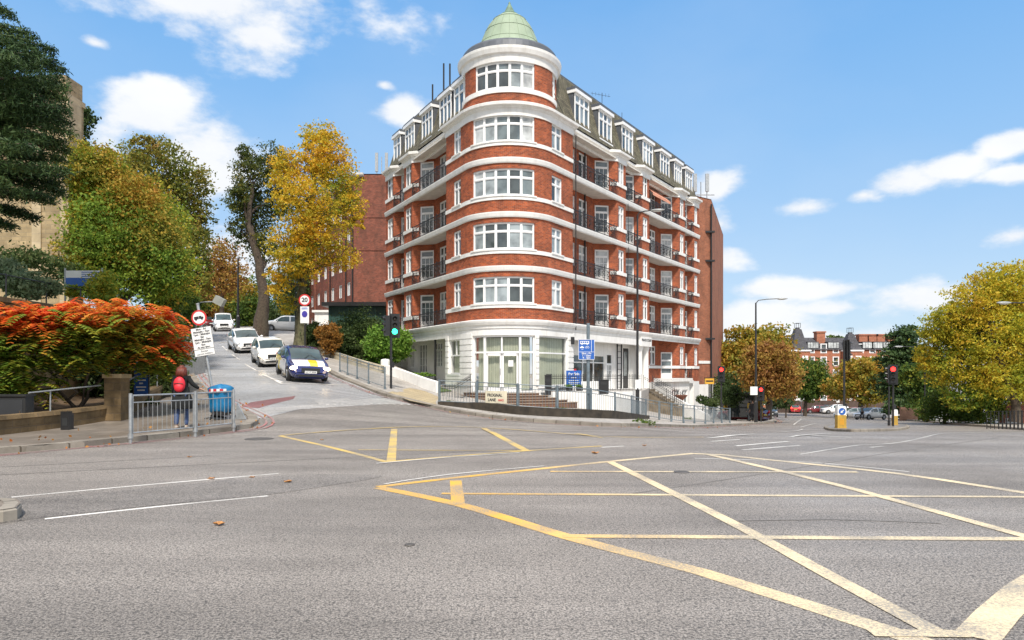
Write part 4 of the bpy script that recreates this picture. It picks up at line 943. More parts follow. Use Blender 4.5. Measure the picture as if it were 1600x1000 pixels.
prop(m.build('boundary_wall',brickm('mossy_wall',(.52,.46,.34),(.42,.37,.27),(.3,.27,.2),bw=.45,rh=.15,dirt=.7,dcol=(.18,.17,.09)),origin=ws_[0]+(0,)),'mossy low boundary wall in front of the uphill hedges','wall')
# garden soil behind
region('garden_ground',gws+[tuple(Vector(p)) for p in ws_]+[gp(474,542),(-11,54),FL(endL+1,-1),FL(endL,.3),FL(WLs,.3),FL(WLs-1.5,.25)],.16,pm('garden_lawn',(.10,.15,.04),.9,var=.4,bump=.6,dirt=.4,dcol=(.14,.09,.04)),1.0)
# ================= left side walls =================
lw_=[(-16,4)]+pxl([(-30,683),(51,674),(120,665),(172,656.5)],.12); lw2=pxl([(194,652),(215,641),(250,624),(268,608)],.12)
for pts,lab in ((lw_,'low mossy stone wall below the red sumac, beside the left pavement'),(lw2,'low rough stone wall going uphill from the stone gate pier')):
    m=MB(); s_=resample(pts,.6,False); sweep(m,[(-.02,-.3),(0,.34),(.05,.36),(.03,.46),(-.3,.46),(-.3,.36),(-.26,-.3)],s_,lambda x,y:ter(x,y)+.12)
    prop(m.build('stone_wall',OCHRE,origin=s_[0]+(0,)),lab,'wall')
q=G(183,656,.12); gpier=thing('gate_pier','square rough stone gate pier with a flat cap beside the sumac','pier',tuple(q))
m=MB(); m.box(q.x-.24,q.x+.24,q.y-.24,q.y+.24,q.z-.3,q.z+1.22); m.build('shaft',OCHRE,gpier); m=MB(); m.box(q.x-.28,q.x+.28,q.y-.28,q.y+.28,q.z+1.22,q.z+1.34); m.build('cap',STONE,gpier)
region('sumac_bed',[(-16,4),(-14.8,10)]+pxl([(-30,683),(51,674),(120,665),(172,656.5),(250,624),(280,590)],.12)+[(-15.5,34),(-18,30),(-14.9,26),(-14.8,4.2)],.3,SOIL,1.0)
# retaining wall and terrace
rwp=[(-15,3),(-14.8,14),(-14.7,22),(-14.9,27),(-17,30)]
m=MB(); sweep(m,[(0,-1),(0,3.62),(.06,3.66),(.06,3.8),(-.5,3.8)],[p+(0,) for p in resample(rwp,1,False)]); prop(m.build('retaining_wall',OCHRE,origin=(-15,3,0)),'tall ochre stone retaining wall behind the sumac','wall')
def tz_(x,y): return max(3.7,ter(x,y)+.15)
region('terrace_ground',[(-60,3),(-15.1,3),(-14.9,14),(-14.8,22),(-15.0,27),(-17.6,31),(-24.5,48),(-33,65),(-43,85),(-90,90)],tz_,pm('grass_bank',(.08,.12,.035),.95,var=.5,bump=.8,bscale=25,dirt=.5,dcol=(.16,.10,.04)),1.8)
fr=thing('terrace_fence','thin dark metal post and rail fence along the top of the retaining wall','fence',(-14.9,14,3.8))
for y in (13,15,17,19,20.8,22.6,24.4,26.2):
    m=MB(); m.tube([(-14.95,y,3.7),(-14.95,y,4.55)],.022,6); m.build('post',DARKG,fr)
for z in (4.5,): m=MB(); m.tube([(-14.95,12,z),(-14.95,26.2,z)],.018,6); m.build('rail',DARKG,fr)
hr=thing('handrail','thin galvanised handrail above the low stone wall, left of the gate pier','handrail',(lw_[1][0],lw_[1][1],.9)); m=MB()
a_=Vector(lw_[2]);b_=Vector(lw_[-1]); m.tube([(a_.x-.1,a_.y,1.1),(b_.x-.1,b_.y-.3,1.25)],.022,6); m.build('rail',GREYM,hr); m=MB(); c_=a_.lerp(b_,.25); m.tube([(c_.x-.1,c_.y,.2),(c_.x-.1,c_.y,1.14)],.02,6); m.build('post',GREYM,hr)
hr=thing('handrail','thin galvanised handrail rising uphill from the gate pier','handrail',(lw2[0][0],lw2[0][1],.9)); m=MB(); a_=Vector(lw2[0]);b_=Vector(lw2[2]); m.tube([(a_.x-.1,a_.y,1.25),(b_.x-.1,b_.y,1.9)],.022,6); m.build('rail',GREYM,hr); m=MB(); m.tube([(b_.x-.1,b_.y,.5),(b_.x-.1,b_.y,1.92)],.02,6); m.build('post',GREYM,hr)
# church
ch=thing('church','pale stone church wall with dressed corner buttress behind the dark cedar','church',(-26,33,4))
m=MB(); P=Path([(-46,33),(-21.9,33)]); wallp(m,P,0,P.L,3,10.6,[(18.2,19.6,6,9.5)],.4); P2=Path([(-20.6,33.4),(-25.6,39)]); wallp(m,P2,0,P2.L,3,15.0); P3=Path([(-27,33.02),(-21.9,33.02)]); wallp(m,P3,0,P3.L,10.6,15.0); m.prism([(-27,33.02),(-20.6,33.4),(-25.6,39),(-30,38)],14.9,15.0); m.build('wall',STONE,ch)
m=MB(); m.box(-21.95,-20.45,32.3,33.6,3,14.4); m.prism([(-21.9,32.35),(-20.5,32.35),(-20.5,33.6),(-21.9,33.6)],14.4,15.3); m.build('buttress',STONE,ch)
for x in (-22.0,-20.72): m=MB(); m.box(x,x+.42,32.24,33.2,3,14.2); m.build('quoin',ASHL,ch)
m=MB(); m.box(-46,-21.95,32.9,33.0,10.45,10.75); m.box(-22.1,-20.35,32.15,33.6,10.4,10.7); m.box(-22.1,-20.35,32.15,33.6,14.2,14.45); m.build('string_course',ASHL,ch)
m=MB(); m.add([(-46,32.8,10.7),(-27,32.8,10.7),(-27,38,16),(-46,38,16)],[(0,1,2,3)]); m.build('roof',SLATE2,ch)
m=MB(); ubox(m,P,18.2,19.6,-.38,-.36,6,9.5); m.build('window',GL[0],ch)
# ================= brick block uphill =================
b2=thing('brick_apartment_block','tall plain red brick apartment block uphill behind the yellow plane tree','apartment building',(-12,77,6))
cA=(-17.3,77); dirL=Vector((-.5,.866)); P=Path([(cA[0]+dirL.x*26,cA[1]+dirL.y*26),cA]); w=MB(); ops2=[]
for k in range(6):
    for j in range(7): u=P.L-1.9-3.2*j; ops2.append((u-.6,u+.6,7.9+2.95*k-.6,9.3+2.95*k-.5))
wallp(w,P,0,P.L,3,23.4,ops2); P2=Path([cA,(-2,77)]); wallp(w,P2,0,P2.L,3,23.4); w.prism([cA,(-2,77),(-2,99),(cA[0]+dirL.x*26,cA[1]+dirL.y*26)],23.3,23.4); w.build('wall',BR2,b2)
for o in ops2: window(b2,P,*o,2,.0,gl=None,wide=False)
m=MB(); 
for j in range(3): u=P.L-3.5-6.4*j; ubox(m,P,u-.25,u+.25,0,.22,4,22.5)
ubox(m,P2,0,P2.L,0,.06,18.6,18.72); ubox(m,P2,0,P2.L,0,.06,15.0,15.12); m.build('brick_pilaster',BR2,b2)
m=MB(); sweep(m,[(0,-.3),(.5,-.2),(.55,0),(-.3,.05)],[P.at(0,0,23.4)[:],P.at(P.L,0,23.4)[:],(-16.2,77,23.4)]); m.build('cornice',WHITE,b2)
m=MB(); q=P.at(P.L-2.9,.15,0)
for du in (.2,2.7,9.1): q=P.at(P.L-du,.1,0); m.tube([(q.x,q.y,5),(q.x,q.y,22)],.07,6)
m.build('drainpipe',BLACKP,b2); masts(b2,(-13.8,79),23.4,5,2.9)
an=thing('annex','low dark green glazed annex with flat black roof behind the hedges','annex',(-13,60,4))
m=MB(); m.box(-14.6,-8.5,56,62,3,6.9); m.build('wall',pm('dark_green_paint',(.03,.075,.06),.4,var=.2),an); m=MB()
for k in range(9): x=-14.5+k*.72; m.box(x,x+.07,55.93,56,3.2,6.8)
m.box(-14.6,-8.5,55.92,56.02,5.2,5.3); m.build('frame',pm('green_frame',(.05,.12,.10),.4),an); m=MB(); m.box(-15,-8.1,55.4,62.3,6.9,7.2); m.build('roof',BLACKP,an)
m=MB(); m.box(-18.5,-16.9,66,70,5,7.3); m.box(-18.7,-16.7,65.8,70.2,7.3,7.5); prop(m.build('garage',WHITE,origin=(-17,66,5)),'small white flat roofed outbuilding behind the plane tree trunk','outbuilding')
# ================= far Victorian mansion =================
mn=thing('victorian_mansion','far red brick Victorian mansion terrace with slate turrets and white windows','apartment building',(72,150,-6))
YM=150; P=Path([(X(1180,YM),YM),(X(1440,YM),YM)]); w=MB(); O=[]
for k in range(5):
    for j in range(int(P.L/2.6)): u=1+2.6*j; O.append((u,u+1.15,-5+2.75*k,-3.3+2.75*k))
wallp(w,P,0,P.L,-7,6.6,O,.15); w.prism([tuple(P.p[0]),tuple(P.p[1]),(P.p[1].x,170),(P.p[0].x,170)],6.4,6.5)
bays=[(1236,1264),(1294,1306),(1320,1346),(1372,1384)]
w.build('wall',BR3,mn)
for i,o in enumerate(O):
    f=MB(); ubox(f,P,o[0]-.12,o[1]+.12,-.14,.06,o[2]-.15,o[2]); ubox(f,P,o[0]-.12,o[1]+.12,-.14,.06,o[3],o[3]+.18); ubox(f,P,o[0]-.1,o[0]+.1,-.14,.05,o[2],o[3]); ubox(f,P,o[1]-.1,o[1]+.1,-.14,.05,o[2],o[3]); ubox(f,P,o[0],o[1],-.13,-.05,(o[2]+o[3])/2-.05,(o[2]+o[3])/2+.05)
    if i>=95: break
    fo=f.build('window',WOOD,mn); g_=MB(); ubox(g_,P,o[0],o[1],-.15,-.13,o[2],o[3]); g_.build('pane',GL[i%3],fo)
m=MB(); m.add([(P.p[0].x,YM-.3,6.6),(P.p[1].x,YM-.3,6.6),(P.p[1].x,YM+3,9.3),(P.p[0].x,YM+3,9.3)],[(0,1,2,3)]); m.build('roof',SLATE2,mn)
for (x0,x1,zt_) in ((1236,1265,10.9),(1320,1347,9.9)):
    xa,xb=X(x0,YM-1.5),X(x1,YM-1.5); xm=(xa+xb)/2; t_=MB(); t_.box(xa,xb,YM-1.8,YM+2,-7,6.2); tw=t_.build('bay',BR3,mn); m=MB()
    for k in range(4): 
        for dx in (-.9,.9): m.box(xm+dx-.6,xm+dx+.6,YM-1.86,YM-1.8,-4.8+2.75*k,-3.0+2.75*k)
    m.box(xa-.2,xb+.2,YM-2,YM+2,6.2,6.5); m.build('trim',WOOD,tw)
    m=MB(); m.lathe([((xb-xa)/2*1.35,6.5),((xb-xa)/2*1.1,7.2),((xb-xa)*.22,zt_-.0),(.5,zt_+.1),(.5,zt_+.4)],(xm,YM,0),4,a0=PI/4,a1=2*PI+PI/4); m.build('turret_roof',SLATE2,mn)
    m=MB()
    for dx in (-.45,.45):
        for dy in (-.45,.45): m.tube([(xm+dx,YM+dy,zt_+.3),(xm+dx,YM+dy,zt_+1.3)],.05,4)
    for dy in (-.45,.45): m.tube([(xm-.5,YM+dy,zt_+1.3),(xm+.5,YM+dy,zt_+1.3)],.05,4)
    m.build('roof_crown',BLACKI,mn)
for px in (1281,1347,1362,1374,1392):
    x=X(px,YM+2); m=MB(); m.box(x-.9,x+.9,YM+1.4,YM+3,6.5,10.6 if px<1300 else 10.0); m.box(x-1.05,x+1.05,YM+1.25,YM+3.15,9.7 if px>1300 else 10.3,10.0 if px>1300 else 10.6); m.build('chimney',BR3,mn)
for px in (1270,1302,1356,1370,1388): 
    x=X(px,YM); m=MB(); m.box(x-1.2,x+1.2,YM-.2,YM+2,6.8,8.3); dq=m.build('dormer',SLATE2,mn); m=MB()
    for i in range(4): m.box(x-1.15+i*.58,x-.66+i*.58,YM-.24,YM-.2,6.95,8.1)
    m.build('window',GL[3],dq)
# odd bits on the right
hw=thing('hoarding','pinkish brick garden wall panel at the right of the traffic island','wall',(X(1422,74),74,-3.3)); m=MB(); m.box(X(1408,74),X(1436,74),74,74.3,-3.6,-2.0); m.build('wall',brickm('pink_brick',(.45,.24,.16),(.38,.19,.12),(.4,.3,.22)),hw)
hs=thing('brick_house','red brick house with white windows behind the yellow trees at the right','house',(X(1600,52),52,-2)); P=Path([(X(1560,50),50),(X(1700,50),50)]); w=MB(); O=[(.3,.9,-.6,.4),(1.1,1.7,-.6,.4),(.5,1.6,-2.4,-1.6),(4,5,-.6,.6)]; wallp(w,P,0,P.L,-3,2.5,O); wallp(w,Path([(X(1590,60),60),(X(1560,50),50)]),0,8,-3,2.5); w.build('wall',BR2,hs)
for o in O: window(hs,P,*o,1,.5,gl=2)
fb=thing('far_boundary_wall','long dark garden wall at the far side of the road bend','wall',(55,125,-5)); m=MB(); m.box(X(1205,128),X(1395,128),128,128.5,-7,-3.4); m.build('wall',brickm('dark_wall',(.10,.06,.045),(.08,.05,.04),(.1,.09,.08)),fb)
# ================= vegetation =================
def fast_mesh(name,V,F4,mat,parent,off):
    me=bpy.data.meshes.new(name); n=len(V); m=len(F4); V=V-np.array(off)
    me.vertices.add(n); me.vertices.foreach_set('co',V.astype(np.float32).ravel()); me.loops.add(m*4); me.loops.foreach_set('vertex_index',F4.astype(np.int32).ravel())
    me.polygons.add(m); me.polygons.foreach_set('loop_start',(np.arange(m)*4).astype(np.int32)); me.polygons.foreach_set('loop_total',np.full(m,4,np.int32))
    me.materials.append(mat); me.update(calc_edges=True); o=bpy.data.objects.new(name,me); C.objects.link(o); o.parent=parent; return o
def leaves(P,size,rng,up=.3,asp=.55):
    n=len(P); a=rng.normal(size=(n,3)); a/=np.linalg.norm(a,axis=1)[:,None]; b=rng.normal(size=(n,3)); b[:,2]+=up; b-=a*(a*b).sum(1)[:,None]; b/=np.linalg.norm(b,axis=1)[:,None]
    s=size*(.6+.8*rng.random(n))[:,None]; a=a*s*.5; b=b*s*.5*asp
    V=np.stack([P-a,P-b*.9,P+a,P+b],1).reshape(-1,3); return V,np.arange(4*n).reshape(n,4)
def clump_points(blobs,n,rng,per=28,sg=.17,flat=.7,inner=.35):
    w=np.array([b[3]*b[5]+b[3]*b[4]+b[4]*b[5] for b in blobs]); w=w/w.sum(); out=[]
    for b,q in zip(blobs,w):
        k=max(2,int(n*q/per)); d=rng.normal(size=(k,3)); d/=np.linalg.norm(d,axis=1)[:,None]; r=(inner+(1-inner)*rng.random(k)**.6)*(1+.10*rng.normal(size=k))
        c=np.array(b[:3])+d*np.array(b[3:6])*r[:,None]; rr=min(b[3:6]); s=sg*rr*(.6+.8*rng.random(k))
        m=(per*(.4+1.2*rng.random(k))).astype(int); idx=np.repeat(np.arange(k),m)
        p=c[idx]+rng.normal(size=(len(idx),3))*s[idx][:,None]*np.array([1.25,1.25,flat]); out.append(p)
    return np.concatenate(out)
def pb(px,py,Y,rx,rz,ry=None): k=Y/FP; return (X(px,Y),Y,Z(py,Y),rx*k,(ry if ry else (rx+rz)/2)*k,rz*k)
def grow(m,p0,p1,r0,r1,rng,n=5,wob=.06):
    p0=Vector(p0);p1=Vector(p1);L_=(p1-p0).length; pts=[];rs=[]
    for i in range(n+1):
        t=i/n; q=p0.lerp(p1,t); a=L_*wob*math.sin(PI*t); q=q+Vector((rng.normal()*a,rng.normal()*a,rng.normal()*a*.5)); pts.append(q); rs.append(r0+(r1-r0)*t)
    m.tube(pts,rs,7,caps=False); return pts
def tree(name,label,cat,trunk,r0,blobs,n,size,mat,seed=1,group=None,bark=None,per=28,sg=.17,inner=.35,r1=None,limbs=True,twigs=4,flat=.7,up=.3,cname='crown',extra=None):
    rng=np.random.default_rng(seed); rt=thing(name,label,cat,tuple(trunk[0]),group=group); tk=MB(); T=[Vector(p) for p in trunk]; m=len(T)
    rs=[r0*(1.35 if i==0 else 1)*(1-.75*i/(m-1)) for i in range(m)]; sm=[];sr=[]
    for i in range(m-1):
        for k in range(4): sm.append(T[i].lerp(T[i+1],k/4)+Vector((rng.normal()*r0*.12,rng.normal()*r0*.12,0))); sr.append(rs[i]+(rs[i+1]-rs[i])*k/4)
    sm.append(T[-1]); sr.append(rs[-1]); tk.tube(sm,sr,10,caps=False); tk.build('trunk',bark or BARK,rt,smooth=True)
    if limbs:
        lb=MB()
        for b in blobs:
            c=Vector(b[:3]); j=min(range(len(sm)),key=lambda i:(sm[i]-c).length+ (3*abs(sm[i].z-(c.z-b[5]*1.1)) if sm[i].z<c.z else 5*(sm[i].z-c.z)))
            pts=grow(lb,sm[j],c,sr[j]*.55,r0*.08,rng,5)
            for _ in range(twigs):
                d=Vector(rng.normal(size=3)); d.z=abs(d.z)*.8; d.normalize(); e=c+Vector((d.x*b[3],d.y*b[4],d.z*b[5]))*.92; q=pts[rng.integers(2,len(pts))]; grow(lb,q,e,r0*.10,r0*.02,rng,4,.08)
        lb.build('limb',bark or BARK,rt,smooth=True)
    off=root_loc(rt); Pt=clump_points(blobs,n,rng,per,sg,flat,inner); V,F=leaves(Pt,size,rng,up); fast_mesh(cname,V,F,mat,rt,off)
    if extra: 
        for eb,en,es_,em in extra: Pt=clump_points(eb,en,rng,per,sg,flat,inner); V,F=leaves(Pt,es_,rng,up); fast_mesh(cname,V,F,em,rt,off)
    return rt
def shrub(label,blobs,n,size,mat,seed,cat='shrub',name='shrub',group=None,**k):
    b=blobs[0]; z=ter(b[0],b[1]) if b[1]>0 else 0; base=(b[0],b[1],min(z,b[2]-b[5]*.7))
    return tree(name,label,cat,[base,(b[0],b[1],b[2])],min(.12,b[3]*.06),blobs,n,size,mat,seed,group,twigs=2,**k)
LG=leafm('leaf_green',[(.035,.07,.015),(.07,.13,.025),(.14,.20,.03),(.30,.27,.03)])
LYG=leafm('leaf_yellow_green',[(.07,.15,.025),(.16,.26,.035),(.30,.35,.04),(.50,.40,.04),(.36,.17,.04)],.42)
LLG=leafm('leaf_light_green',[(.10,.19,.03),(.19,.30,.04),(.34,.40,.05)],.45)
LOL=leafm('leaf_olive_brown',[(.08,.12,.025),(.18,.21,.04),(.32,.27,.045),(.34,.17,.05)],.42)
LY=leafm('leaf_yellow',[(.20,.24,.03),(.42,.38,.04),(.68,.50,.045),(.78,.46,.035),(.50,.24,.03)],.45)
LYR=leafm('leaf_golden_green',[(.20,.26,.035),(.36,.39,.04),(.54,.48,.045),(.66,.47,.04),(.48,.28,.03)],.45)
LDK=leafm('leaf_dark_plane',[(.035,.06,.02),(.07,.10,.025),(.12,.14,.03),(.28,.20,.03)])
LCED=leafm('needle_cedar',[(.012,.03,.010),(.028,.06,.018),(.06,.105,.03),(.11,.15,.045)],.15)
LRED=leafm('leaf_red_orange',[(.72,.07,.03),(.80,.17,.04),(.78,.32,.05),(.42,.36,.06),(.22,.30,.04)],.45)
LSG=leafm('leaf_sumac_green',[(.08,.18,.025),(.18,.28,.04),(.36,.34,.04),(.66,.26,.04)],.42)
LBR=leafm('leaf_brown_red',[(.20,.09,.035),(.32,.15,.045),(.40,.25,.055),(.26,.24,.05)])
LBG=leafm('leaf_bright_green',[(.06,.14,.02),(.13,.26,.035),(.24,.38,.06),(.34,.42,.09)])
LSH=leafm('leaf_dark_shrub',[(.025,.05,.015),(.05,.085,.025),(.09,.13,.04),(.15,.17,.06)])
LPALE=leafm('leaf_pale_shrub',[(.10,.15,.07),(.20,.27,.14),(.32,.37,.22)])
LAUT=leafm('leaf_autumn_mix',[(.10,.15,.025),(.26,.25,.035),(.44,.29,.04),(.42,.18,.03)])
LHG=leafm('leaf_hedge_orange',[(.12,.09,.02),(.26,.13,.03),(.36,.16,.03),(.16,.17,.03)])
# plane trees on Frognal Lane
g0=G(405,527,.12)
tree('plane_tree','dark green plane tree leaning left beside the uphill pavement','tree',[g0,V3(412,470,g0.y),V3(404,410,g0.y),V3(390,350,g0.y),V3(394,290,g0.y)],.52,[pb(*a) for a in ((400,262,58,34,28),(380,305,58,27,40),(400,330,60,36,45),(376,362,58,20,26),(430,250,60,26,28),(415,390,59,28,34),(384,240,58,16,14),(440,300,61,26,50))],19000,.21,LDK,11,'plane trees beside the lane',sg=.14,inner=.2,per=24,twigs=6)
g1=G(468,547,.12)
tree('plane_tree','tall golden yellow plane tree with mossy trunk behind the dark blue car','tree',[g1,V3(471,490,g1.y),V3(474,430,g1.y),V3(484,340,g1.y),V3(492,280,g1.y),V3(506,215,g1.y)],.36,[pb(*a) for a in ((505,218,46,36,30),(455,262,45,32,34),(522,262,46,38,40),(440,300,45,20,34),(478,310,44,44,44),(545,315,46,28,34),(500,365,45,52,38),(448,385,44,30,42),(556,345,46,14,18),(470,415,45,38,28),(438,440,45,22,32),(530,400,46,32,24),(448,478,46,18,18),(500,250,45,26,50))],30000,.165,LY,12,'plane trees beside the lane',bark=BARKM,sg=.125,inner=.2,per=26,twigs=9,extra=[([pb(*a) for a in ((478,400,46,40,40),(520,300,46,40,60),(500,230,46,30,34),(455,330,46,26,60))],7000,.165,LYG)])
# left background
tree('garden_tree','broad green tree turning yellow in front of the church','tree',[(X(165,33),33,4.5),V3(165,400,33),V3(160,280,33)],.3,[pb(*a) for a in ((150,270,33,45,48),(140,330,33,38,50),(200,330,34,60,60),(190,400,33,75,55),(125,400,33,30,50),(250,360,36,46,56),(255,425,34,55,55),(170,300,34,30,55))],50000,.15,LYG,21,'garden trees on the left',sg=.13,inner=.3,per=28,extra=[([pb(*a) for a in ((180,360,32.5,70,60),(230,420,33,60,50),(150,430,32.5,40,40))],16000,.15,LLG),([pb(*a) for a in ((150,270,32.6,40,40),(205,320,33,50,50),(225,380,33,60,50),(130,400,32.5,36,40))],24000,.15,LAUT)])
tree('garden_tree','olive domed tree rising behind the yellow green garden tree','tree',[(X(250,52),52,7),V3(252,420,52),V3(250,300,52)],.4,[pb(*a) for a in ((240,255,52,52,42),(205,275,50,40,40),(290,290,53,40,44),(305,350,54,26,50),(285,380,52,40,60),(240,320,52,60,50),(225,222,51,22,12),(310,430,52,20,50))],26000,.23,LOL,22,'garden trees on the left',sg=.12,inner=.25,per=22)
tree('garden_tree','small dark leaved tree showing between the church buttress and the garden trees','tree',[(X(118,44),44,6),V3(122,300,44),V3(126,200,44)],.25,[pb(*a) for a in ((128,185,44,16,20),(115,215,44,18,26),(132,240,44,12,20),(118,290,44,18,40),(110,350,44,20,40))],9000,.26,LSH,23,'garden trees on the left',sg=.22,per=18)
tree('autumn_tree','sparse brown autumn tree far up the lane','tree',[(X(347,80),80,7.5),V3(347,450,80),V3(348,385,80)],.22,[pb(*a) for a in ((348,400,80,24,24),(330,425,80,22,22),(365,425,80,20,20),(345,440,80,34,24),(318,450,80,14,20))],5200,.34,LBR,24,'distant trees up the lane',sg=.28,per=10)
for i,(a,n,mt,lb) in enumerate((((372,462,92,34,26),5200,LAUT,'rusty yellow tree beyond the black lamp column up the lane'),((330,475,95,34,22),5200,LBR,'brown tree closing the view up the lane at the left'),((395,485,90,30,24),5500,LG,'green tree behind the leaning plane trunk up the lane'),((440,500,88,34,26),6000,LSH,'dark tree behind the white cars in the forecourt'),((306,455,84,18,30),4000,LG,'green tree above the round sign up the lane'),((470,440,95,40,40),7000,LSH,'dark tree behind the golden plane trunk'))):
    b=pb(*a); tree('distant_tree',lb,'tree',[(b[0],b[1],ter(b[0],b[1])),(b[0],b[1],b[2])],.2,[b,pb(a[0]-a[3]*.5,a[1]+12,a[2],a[3]*.6,a[4]*.8),pb(a[0]+a[3]*.5,a[1]+14,a[2],a[3]*.6,a[4]*.8)],n,.34,mt,30+i,'distant trees up the lane',twigs=2)
# cedar boughs
rng=np.random.default_rng(5); ced=thing('cedar_tree','dark green cedar with level drooping boughs at the far left','tree',(X(-150,21),21,3.7)); m=MB(); x0=X(-150,21); m.tube([(x0,21,3),(x0,21,9),(x0+.2,21,14)],[.45,.35,.1],10); m.build('trunk',BARK,ced); bm_=MB(); pts=[]
tips=[(18,20,12),(52,52,14),(28,92,20),(84,76,20),(62,100,16),(100,106,22),(84,128,18),(104,136,20),(66,150,20),(102,164,20),(98,188,22),(112,206,20),(86,222,22),(108,234,22),(70,250,20),(104,262,20),(94,286,22),(62,302,20),(84,310,16),(40,330,18),(58,338,14),(20,350,16),(88,95,18),(104,170,22),(100,300,20),(108,190,20),(60,80,20),(40,70,18),(96,118,22),(100,150,24),(92,176,22),(104,222,22),(100,246,22),(96,272,20),(70,180,24),(74,212,24),(60,262,24),(78,140,20),(10,120,20),(0,170,20),(20,220,24),(10,280,24),(-20,60,20),(30,190,22),(40,270,24),(50,225,20),(30,140,22),(-10,320,20)]
for i,(px,py,sp_) in enumerate(tips):
    Yt=21+rng.uniform(-2.2,1.6); tip=V3(px,py,Yt); s0=Vector((x0,21,tip.z+.15+rng.uniform(-.3,.5))); mid=s0.lerp(tip,.55)+Vector((0,0,.25)); bm_.tube([s0,mid,tip],[.09,.045,.012],5)
    k=46; 
    for j in range(k):
        t=.25+.76*(j/k)**.7; c=s0.lerp(mid,t/.55) if t<.55 else mid.lerp(tip,(t-.55)/.45); wd_=.55*(1.15-t)+.12
        n=36; q=np.array(c)+rng.normal(size=(n,3))*np.array([wd_*.34,wd_*.7,.055+.03*(1-t)]); 
        q[:,2]-=np.abs(rng.normal(size=n))*.10; pts.append(q)
bm_.build('bough',BARK,ced); Pt=np.concatenate(pts); V,F=leaves(Pt,.15,rng,.1,.22); fast_mesh('needles',V,F,LCED,ced,root_loc(ced))
# sumac fronds
def fronds(rt,specs,mat,name,seed,ln=.46):
    rng=np.random.default_rng(seed); Vs=[]
    for (px,py,Y,rx,rz,n) in specs:
        b=pb(px,py,Y,rx,rz)
        for _ in range(n):
            d=rng.normal(size=3); d/=np.linalg.norm(d); c=np.array(b[:3])+d*np.array([b[3],b[3]*.8,b[5]])*(.35+.65*rng.random()**.5)
            az=rng.uniform(0,2*PI); L_=ln*(.7+.6*rng.random()); h=np.array([math.cos(az),math.sin(az),0]); sd_=np.array([-h[1],h[0],0]); el=rng.uniform(-.1,.6); k=8
            for j in range(k):
                t=j/k; p=c+h*L_*t+np.array([0,0,1])*(el*L_*t-.95*L_*t*t); w=.19*math.sin(PI*(.15+.8*t))+.03
                for s in (-1,1):
                    tip=p+sd_*s*w+h*w*.35+np.array([0,0,-.35*w]); mid=(p+tip)/2; e=h*.05; Vs+= [p,mid-e*1.0,tip,mid+e]
    V=np.array(Vs); V+=rng.normal(size=V.shape)*.004; F=np.arange(len(V)).reshape(-1,4); fast_mesh(name,V,F,mat,rt,root_loc(rt))
sm_=thing('sumac','sprawling sumac shrub with red, orange and green drooping leaves over the low wall','shrub',(X(120,20.5),20.5,.3)); st_=MB(); rng=np.random.default_rng(3)
for (a,b) in (((118,645,20.5),(105,590,20)),((118,645,20.5),(150,560,20.5)),((120,640,20.5),(60,560,19.5)),((150,560,20.5),(220,520,21)),((105,590,20),(80,540,20)),((40,640,19.5),(20,590,19.2)),((20,590,19.2),(60,540,19.5)),((150,560,20.5),(150,500,20.5)),((118,645,20.5),(160,590,21)),((160,590,21),(250,530,22)),((70,640,20),(110,570,20))):
    grow(st_,V3(*a),V3(*b),.055,.03,rng,5,.05)
st_.build('stem',BARK,sm_)
fronds(sm_,[(60,505,19.6,70,30,125),(150,490,20.3,80,24,150),(225,500,21.2,55,28,120),(262,535,22,28,34,60),(110,525,20,90,28,50),(170,478,20.6,80,14,40),(30,480,19.2,40,12,20),(210,545,21,55,26,70),(20,500,19,30,22,40)],LRED,'red_foliage',4)
fronds(sm_,[(120,505,20,110,26,90),(225,515,21,50,26,50),(40,545,19.3,60,34,150),(10,590,18.8,30,45,110),(100,560,19.8,60,24,70),(170,535,20.6,70,32,180),(225,555,21.3,45,30,130),(255,560,22,28,26,90),(60,600,19.4,30,22,40),(90,520,19.8,70,26,90)],LSG,'green_foliage',6)
shrub('dark ivy covered shrub behind the sumac at the bend of the left pavement',[pb(250,545,26,36,50),pb(262,590,26,24,30),pb(215,560,26,30,45),pb(232,600,25.5,26,26)],14000,.13,LSH,41)
shrub('bright green low shrub beside the person with the red backpack',[pb(262,560,27,18,42),pb(225,628,23.6,22,8),pb(272,520,27.5,16,30)],6000,.12,LG,42)
shrub('dark hedge above the left pavement, left of the round lorry sign',[pb(285,480,38,22,34),pb(262,470,36,30,30),pb(298,500,44,14,26)],8000,.2,LG,43)
shrub('pale leaved shrub on the terrace behind the thin metal fence',[pb(42,445,22.5,34,20),pb(10,430,23,26,24),pb(80,452,23,20,12)],9000,.12,LPALE,44)
shrub('leafy bush in front of the blue and white banner on the terrace',[pb(160,450,25,22,26),pb(112,455,25,10,12)],3200,.11,LYG,48,per=14)
shrub('bare tangled shrub at the foot of the church buttress',[pb(40,405,28,44,16),pb(95,425,29,26,18)],2600,.14,LSH,45,per=10,sg=.3)
shrub('dark climbing shrub on the ochre retaining wall',[pb(150,560,24.5,30,60),pb(185,590,24.5,22,40)],7000,.14,LSH,46)
